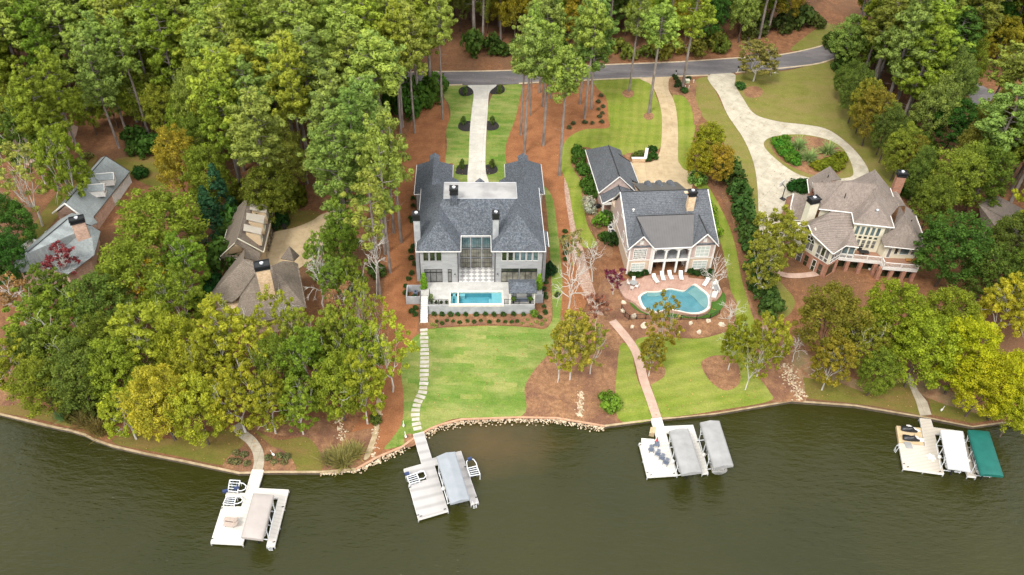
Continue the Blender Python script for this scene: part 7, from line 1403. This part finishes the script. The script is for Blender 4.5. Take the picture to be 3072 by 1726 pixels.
for pl,md,cols,where,sp in FOREST:
    pw=wp(pl); xs=[p[0] for p in pw]; ys=[p[1] for p in pw]; y=min(ys); row=0
    while y<max(ys):
        x=min(xs)+(row%2)*sp*.5
        while x<max(xs):
            px,py=x+R.uniform(-.33,.33)*sp,y+R.uniform(-.33,.33)*sp; x+=sp
            if py>222 or not inpoly(px,py,pw) or any(inpoly(px,py,c) for c in CLEAR): continue
            if any((px-a)**2+(py-b)**2<(2.0+.18*r)**2 for a,b,r in used): continue
            c=R.choice(cols); pn=R.random()<(.76 if md=='p' else .45)
            near=py<150
            if pn: kd,i,H,r,nm=R.choice((('pine',R.randrange(6)),('pine',R.randrange(6)),('slim',R.randrange(3))))+(R.uniform(23,29.5),R.uniform(4.1,5.2),'pine_tree')
            else: kd,i,H,r,nm=('broad',R.randrange(4),R.uniform(11,20),R.uniform(3.8,5.4),'tree')
            if md=='m' and not pn and R.random()<.2: c=(.32,.27,.03)
            if blocks(px,py,H,r): continue
            FT.append((tree_base(kd,i,None,H,r,c,'x',nm,'x',None,(px,py)),c,pn,where,px,py)); cnt+=1
        y+=sp*.87; row+=1
print('forest trees',cnt,sum(1 for f in FT if f[2]))
ORD=['','second ','third ','fourth ','fifth ','sixth ','seventh ','eighth ','ninth ','tenth ','eleventh ','twelfth ','thirteenth ','fourteenth ','fifteenth ','sixteenth ','seventeenth ','eighteenth ','nineteenth ','twentieth ','twenty-first ','twenty-second ','twenty-third ','twenty-fourth ','twenty-fifth ']
LM=[('the white car',gp(*Z2(478,520))),('the brick house',gp(*D(230,500))),('the garden shed',gp(*D(510,410))),('the brown-roofed house',gp(*D(620,620))),('the pale parking area',gp(*D(130,440))),('the street end of the pale driveway',gp(*D(1160,215))),('the tan driveway entrance',gp(*D(1660,195))),('the weathered driveway entrance',gp(*D(1815,190))),('the driveway island',gp(*D(2040,390))),('the right road bend',gp(*D(2090,120))),('the upper left picture corner',gp(*D(0,60))),('the upper right picture corner',gp(*D(2570,60))),('the top middle of the picture',gp(*D(1300,40))),('the grey drive at the right edge',gp(*D(2500,270))),('the straw clearing',gp(*D(340,340))),('the straw bank at the top right',gp(*D(2060,30))),('the top of the picture left of centre',gp(*D(640,30)))]
buck={}
for t,c,pn,where,x,y in FT:
    d_,nm=min((((x-p.x)**2+(y-p.y)**2),n) for n,p in LM); buck.setdefault((tone_of(c),'pine' if pn else 'broadleaf tree',nm),[]).append((d_,x,t,where))
for (tn,kd_,nm),l in buck.items():
    l.sort(key=lambda q:q[0])
    for j,(d_,x,t,where) in enumerate(l):
        t['group']='%ss in the %s'%(kd_,where); t['label']='%s %s, %s nearest to %s'%(tn,kd_,ORD[j].strip() if j else 'the',nm) if j<25 else '%s %s, deeper in the woods off %s'%(tn,kd_,nm)
        if j==0: t['label']='%s %s nearest to %s'%(tn,kd_,nm)
# understorey at forest edges
ug=[]
UGW={((1105,235),(1000,300)):'left of the pale driveway',((1180,140),(1500,150)):'on the bank across the road',((620,520),(760,520)):'above the tan driveway',((1860,95),(2060,60)):'left of the upper straw bank',((2125,190),(2330,440)):'along the right woods by the dry lawn',((2090,100),(2120,200)):'at the right road bend',((600,560),(560,690)):'left of the brown-roofed house',((2250,460),(2330,520)):'behind the cream house chimney',((1500,140),(1840,130)):'across the road from the tan driveway',((330,370),(400,395)):'in the straw clearing',((60,640),(10,690)):'at the left edge below the dark tree'}
for (a,b_,n,c) in (((1105,235),(1000,300),7,(.07,.15,.02)),((1180,140),(1500,150),9,(.07,.12,.02)),((620,520),(760,520),6,(.10,.14,.012)),((1860,95),(2060,60),9,(.10,.13,.03)),((2125,190),(2330,440),15,(.09,.13,.02)),((2090,100),(2120,200),5,(.07,.11,.02)),((600,560),(560,690),5,DG),((2250,460),(2330,520),4,DG),((1500,140),(1840,130),9,(.17,.19,.03)),((330,370),(400,395),3,DG),((60,640),(10,690),3,DG)):
    for i in range(n):
        t=(i+.5)/n; q=(a[0]+(b_[0]-a[0])*t+R.uniform(-14,14),a[1]+(b_[1]-a[1])*t+R.uniform(-12,12)); p=gp(*D(*q)); s=R.uniform(1.9,3.3); ug.append(plant('shrub',i%3,p,(s,s,s*R.uniform(.9,1.5)),R.uniform(0,6),jit(c,.25),'undergrowth shrub number','shrub','shrub','undergrowth shrubs at the woods edge'))
        ug[-1]['label']='green undergrowth shrub, '+(ORD[i]+'from the left, ')+UGW[(a,b_)]
# ---- garden shrubs
def row(l,kd,s,c,label,group,f=D,hz=1.0,z=None,name='shrub'):
    out=[]
    for i,q in enumerate(l):
        p=gp(*f(*q)) if z is None else P(*f(*q),z); k=s*R.uniform(.88,1.12); out.append(plant(kd,i%3,p,(k,k,k*hz),R.uniform(0,6),jit(c,.1),label,'shrub',name,group))
    xs=[o.location.x for o in out]; ys=[o.location.y for o in out]; hor=max(xs)-min(xs)>max(ys)-min(ys); srt=sorted(out,key=lambda o:o.location.x if hor else -o.location.y)
    for i,o in enumerate(srt): o['label']=(ORD[i].strip() if i else 'first')+(' from the left, ' if hor else ' from the road side, ')+label
    return out
SG=(.06,.13,.028)
row([(x,955) for x in (395,487,585,667,760,882,985,1087,1197,1312,1430)],'shrub',.45,SG,'dark green shrub at the foot of the retaining wall','shrubs along the retaining wall',Z8,1.2)
plant('shrub',0,gp(*Z8(1550,955)),(.75,.75,.85),0,KG,'bright green shrub at the right end of the row under the retaining wall','shrub','shrub')
row([(425,1030),(487,1052),(545,1018),(692,1045),(780,1025),(857,1035),(935,1022),(1033,1038),(1137,1025),(1220,1035),(1292,1035),(1355,1028),(615,1027)],'shrub',.36,(.07,.13,.025),'tiny green plant in the bed below the retaining wall','tiny plants in the bed below the retaining wall',Z8,1.0)
row([(370,1065),(415,1078),(1415,1050),(1470,1010),(1577,1035),(1637,1058),(1680,1015),(1515,1063)],'shrub',.36,(.30,.34,.08),'pale yellow-green tuft below the retaining wall','pale tufts in the bed below the retaining wall',Z8,.8)
row([(1690,430),(1690,520),(1690,580),(1670,660),(1680,715),(1685,755),(1665,860),(1680,930),(1620,985)],'shrub',.42,(.06,.12,.03),'dark green shrub along the right side of the grey house','shrubs right of the grey house',Z8,1.2)
plant('conifer',1,gp(*Z8(1725,475)),(.45,.45,.24),0,(.02,.06,.02),'dark pointed evergreen at the right corner of the grey house','shrub','shrub')
row([(150,170),(130,220),(130,305),(170,370),(135,475),(100,540),(70,630),(68,715),(180,880),(135,920),(175,950),(165,745)],'shrub',.48,(.06,.12,.03),'dark green shrub along the left side of the grey house','shrubs left of the grey house',Z8,1.25)
row([(150,700),(120,840),(145,880),(170,1160),(150,615)],'shrub',.48,(.06,.12,.03),'dark green shrub at the rear left of the grey house','shrubs at the rear left of the grey house',lambda x,y:(1200+x*.2592,440+y*.2592),1.2)
row([(1915,1000),(1905,1080),(1905,1160),(1920,1240),(1900,470+600)],'shrub',.48,(.06,.12,.03),'dark green shrub beyond the grey house side lawn','shrubs in the straw strip right of the side lawn',lambda x,y:(1200+x*.2592,440+y*.2592),1.1)
row([(1421,585),(1423,603),(1424,620),(1422,640),(1421,655),(1402,745)],'shrub',.5,(.06,.12,.03),'dark green shrub beside the gravel path near the big lawn','shrubs beside the gravel path')
for x,y,l in ((.55,-1.6,'bright green column cypress at the left house corner above the white stairs'),(19.0,-1.9,'bright green column cypress at the right house corner behind the pavilion')):
    p=h1(x,y,3.5); plant('column',0,p,(1.3,1.3,1.0),0,(.2,.36,.03),l,'shrub','cypress')
for x,y,l in ((1.75,-4.4,'white flowering potted shrub at the top of the white stairs'),):
    plant('shrub',1,h1(x,y,3.5),(.45,.45,.9),0,(.25,.33,.12),l,'shrub','flowering_shrub')
for i,x in enumerate((1.9,2.6,3.4,4.2)): plant('shrub',i%3,h1(x,-5.15,3.55),(.28,.28,.35),0,(.06,.10,.02),['leftmost','second','third','rightmost'][i]+' small planted shrub behind the black railing left of the rectangular pool','shrub','shrub','small shrubs behind the left terrace railing')
for x,l in ((14.75,'potted green plant left of the sofa under the pavilion'),(17.4,'potted green plant right of the sofa under the pavilion')):
    t=thing('potted_plant',l,'potted plant',h1(x,-5.2,3.5)); MB().tube((0,0,0),(0,0,.7),.16,10,.26).build('pot','black',t); b_=bush(3,.4,.7,.16,160); me=quads_mesh('foliage',b_[1],b_[2],'leaf'); o_=bpy.data.objects.new('foliage',me); COL.objects.link(o_); o_.parent=t; o_.location=(0,0,.7); o_.color=(.10,.2,.02,1)
for i,q in enumerate(((1575,670),(1835,655),(1563,890),(1780,890),(1552,1220),(1778,1215))):
    p=gp(*Z2(q[0],q[1]+50)); plant('shrub',i%3,p,(.6,.6,1.5),0,(.12,.18,.04),['young tree in the dark bed left of the driveway at the road','young tree in the dark bed right of the driveway at the road','young tree in the middle dark bed left of the pale driveway','young tree in the middle dark bed right of the pale driveway','young tree in the dark bed nearest the grey house, left of the driveway','young tree in the dark bed nearest the grey house, right of the driveway'][i],'tree','young_tree',None)
rows=((1828,440),(1842,468),(1856,500),(1866,540),(1874,575),(1885,610),(1895,640),(1898,690),(1912,730),(1925,765),(1938,790))
row(rows,'shrub',2.4,(.07,.145,.03),'large dark evergreen in the row dividing the right gardens','evergreen row between the right gardens',D,1.1,name='evergreen_shrub')
row([(1775,522),(1779,540),(1784,558),(1790,576),(1797,594)],'shrub',1.45,(.20,.36,.03),'bright green hedge plant right of the gabled house','bright green hedge right of the gabled house',D,1.1,name='hedge_plant')
hb=[(500,1160),(500,1225),(525,1290),(548,1310)]
row(hb,'round',1.5,(.08,.17,.025),'rounded shrub left of the gabled house garage wing','rounded shrubs left of the garage wing',Z3,1.1)
row([(225,690),(275,660),(290,740),(255,770),(310,810)],'round',1.35,(.08,.17,.025),'rounded shrub by the gabled house side porch','rounded shrubs by the side porch',Z1B,1.1)
row([(250,930),(265,1000)],'shrub',1.4,(.45,.43,.32),'white flowering shrub beside the black grill','white flowering shrubs by the grill',Z1B,1.1,name='flowering_shrub')
for q,s,c,l in (((480,1080),2.0,(.075,.15,.03),'large round shrub below the side porch'),((385,1150),2.1,(.15,.28,.03),'bright leafy shrub left of the air conditioning units'),((520,1340),2.0,(.03,.07,.015),'dark shrub at the front left corner of the gabled house'),((430,1300),1.5,(.06,.13,.02),'green shrub beneath the white bare tree'),((1510,670),2.4,(.24,.38,.08),'pale green small tree at the corner of the tan parking court'),((990,285),1.3,(.035,.09,.015),'round shrub at the inner end of the L-shaped wall')): plant('shrub' if s>2 else 'round',0,gp(*Z1B(*q)),(s*.8,s*.8,s*.85),R.uniform(0,6),c,l,'shrub','shrub')
row([(820,345),(860,330),(790,365)],'shrub',.9,(.12,.16,.03),'low yellow-green plant inside the L-shaped wall','low plants inside the L-shaped wall',Z1B,.7); row([(960,360),(1010,370),(940,390),(1000,340)],'shrub',1.0,(.04,.10,.015),'low green plant between the L-shaped wall and the drive','low plants outside the L-shaped wall',Z1B,.6)
row([(370,965),(490,975),(615,935)],'round',.75,(.03,.075,.015),'clipped bush under the left gabled house window','clipped bushes under the left window',ZC,1.0,2.25); row([(1540,915),(1655,945),(1745,920),(1855,975),(1915,915)],'round',.72,(.03,.075,.015),'clipped bush under the right gabled house window','clipped bushes under the right window',ZC,1.0,2.25)
# island planting
isl=[(350,165),(380,205),(430,150),(405,250),(440,225),(430,295),(480,275),(475,325),(520,310),(530,360),(425,185)]
row(isl,'round',1.25,(.10,.24,.025),'clipped green ball in the driveway island','clipped balls in the driveway island',lambda x,y:(2220+x*.311,380+y*.311),1.0)
for q,l in (((555,215),'tall feathery shrub at the back of the driveway island'),((660,330),'tall feathery shrub at the front of the driveway island'),((840,260),'tall feathery shrub at the right of the driveway island')): plant('palmy',0,gp(2220+q[0]*.311,380+q[1]*.311),(1.35,1.35,1.5),R.uniform(0,6),(.27,.36,.12),l,'shrub','feathery_shrub')
row([(740,400),(800,390),(860,380),(930,370),(960,330),(790,420),(880,420),(940,410)],'round',1.5,(.19,.22,.018),'olive hedge mound in the driveway island','olive hedge mounds in the driveway island',lambda x,y:(2220+x*.311,380+y*.311),.9,name='hedge_plant')
row([(540,610),(600,605)],'round',2.1,(.03,.09,.015),'dark round shrub by the brick wall of the cream house','round shrubs by the brick wall',lambda x,y:(2220+x*.311,380+y*.311),.9)
for q,s,c,l in (((1531,1020),1.9,(.15,.28,.03),'round green shrub at the mulch edge by the lake'),((355,442),1.7,(.03,.08,.015),'round dark shrub on the lawn by the brick house'),((360,365),2.0,SG,'dark shrub at the edge of the straw clearing'),((337,385),1.7,(.07,.13,.02),'green shrub beside the darker one in the straw clearing'),((382,378),1.8,(.08,.12,.02),'green shrub right of the straw clearing'),((700,563),2.3,(.02,.07,.015),'dark green shrub at the garage corner of the brown-roofed house'),((1720,562-330),1.0,SG,'small dark shrub in the bed at the tan driveway entrance'),((1860,222),1.3,SG,'round green shrub beside the white mailbox'),((948,690),1.8,(.05,.10,.02),'round shrub between the bare tree and straw strip'),((810,700),1.5,(.04,.1,.02),'dark shrub near the brown roof'),((1383,683),1.3,(.03,.07,.02),'dark round shrub right of the side lawn'),((945,1060),1.0,(.08,.12,.02),'low shrub in the straw near the lake')): plant('round',1,gp(*D(*q)),(s,s,s),0,c,l,'shrub','shrub')
row([(230,470-0),(222,400),(208,412),(196,425),(186,440),(178,452)][1:],'shrub',1.1,(.2,.2,.06),'low hedge plant in the straw left of the brick house','low hedge left of the brick house',D,.8,name='hedge_plant')
row([(540,720),(525,745),(512,765),(500,785)],'shrub',1.7,(.02,.07,.015),'dark hedge plant left of the brown-roofed house','dark hedge left of the brown-roofed house',D,1.0,name='hedge_plant')
# small plants dotted over the straw bed by the lawn and flower beds
row([(x,y) for x,y in ((670,730),(650,775),(685,810),(650,832),(680,860),(660,885),(605,935),(675,928),(550,930),(460,940),(430,970))],'shrub',.55,(.12,.14,.06),'grey-green plant in the orange straw bed','small plants in the orange straw bed',Z3,.9)
row([(1235,600),(1250,625),(1265,650),(1240,655),(1305,690),(1225,580),(1330,600)],'shrub',.7,(.06,.10,.03),'small plant in the bed around the utility box','small plants around the utility box',Z3,.8)
row([(450,185),(530,180),(560,185),(640,90),(680,210),(650,75),(520,60),(1080,190),(1220,190),(1150,100),(990,130),(1260,110)],'shrub',.55,(.20,.20,.08),'small dry plant in the beds at the leftmost dock','small dry plants by the leftmost dock',ZH,.8)
# shoreline reeds
for (x,y,s,c,l) in ((860,1165,2.3,(.30,.26,.09),'tall tan reeds at the shore by the rocky channel'),(890,1145,1.9,(.30,.27,.09),'tan reeds right of the larger clump'),(830,1160,1.7,(.27,.26,.09),'tan reeds left of the larger clump'),(225,1065,2.4,(.22,.18,.06),'brownish reeds hanging over the left seawall'),(255,1085,2.3,(.24,.2,.06),'brownish reeds right of the pale grass clump'),(165,1050,1.6,(.2,.38,.15),'pale blue-green grass clump at the left seawall'),(280,1060,2.0,(.22,.2,.06),'reeds at the mulch by the left shore')):
    plant('reed',1,gp(*D(x,y)),(s*.55,s*.55,s*.5),R.uniform(0,6),c,l,'plant','reeds')
for i in range(16):
    q=(190+i*7,R.uniform(1010,1060)); plant('shrub',i%3,gp(*D(*q)),(1.6,1.6,1.7),0,jit((.10,.11,.02),.2),'rough green-brown shrub on the left lake bank','shrub','shrub','rough shrubs on the left lake bank')['label']=ORDN[i]+' rough green-brown shrub on the left lake bank, counted from the left'
# fallen leaves: uncountable litter on the beds and lawns
rs=np.random.default_rng(5); pts=[]
for box_,n in (((-60,75,60,170),5200),((-130,60,-20,110),2200),((20,75,125,170),3000)):
    X=rs.uniform(box_[0],box_[2],n); Y=rs.uniform(box_[1],box_[3],n); pts.append(np.stack([X,Y],1))
XY=np.concatenate(pts); Zg=np.where(XY[:,1]<KY,.5,.5+.05*(XY[:,1]-KY))+.16
keep=np.array([not inpoly(x,y,[(-18,93),(8,93),(8,130),(-18,130)]) and not inpoly(x,y,[tuple(h2(-4,-9,0))[:2],tuple(h2(17,-9,0))[:2],tuple(h2(17,34,0))[:2],tuple(h2(-4,34,0))[:2]]) for x,y in XY])
sh=[(p.x,p.y) for p in SW]; 
def shore_y(x):
    for (x0_,y0_),(x1_,y1_) in zip(sh,sh[1:]):
        if x0_<=x<=x1_: return y0_+(y1_-y0_)*(x-x0_)/max(1e-6,x1_-x0_)
    return 80
keep&=np.array([y>shore_y(x)+.6 for x,y in XY]); XY=XY[keep]; Zg=Zg[keep]; n=len(XY); a=rs.uniform(0,6.28,n); s=rs.uniform(.06,.13,n); u=np.stack([np.cos(a)*s,np.sin(a)*s,rs.uniform(-.03,.03,n)],1); v=np.stack([-np.sin(a)*s*.7,np.cos(a)*s*.7,rs.uniform(-.03,.03,n)],1); c=np.stack([XY[:,0],XY[:,1],Zg],1)
me=quads_mesh('fallen_leaves',np.stack([c-u,c-v,c+u,c+v],1).reshape(-1,3),rs.random(n),'leaf'); o_=bpy.data.objects.new('fallen_leaves',me); COL.objects.link(o_); o_.color=(.42,.26,.10,1); tag(o_,'scattered tan fallen leaves over beds and lawns','leaves',kind='stuff')
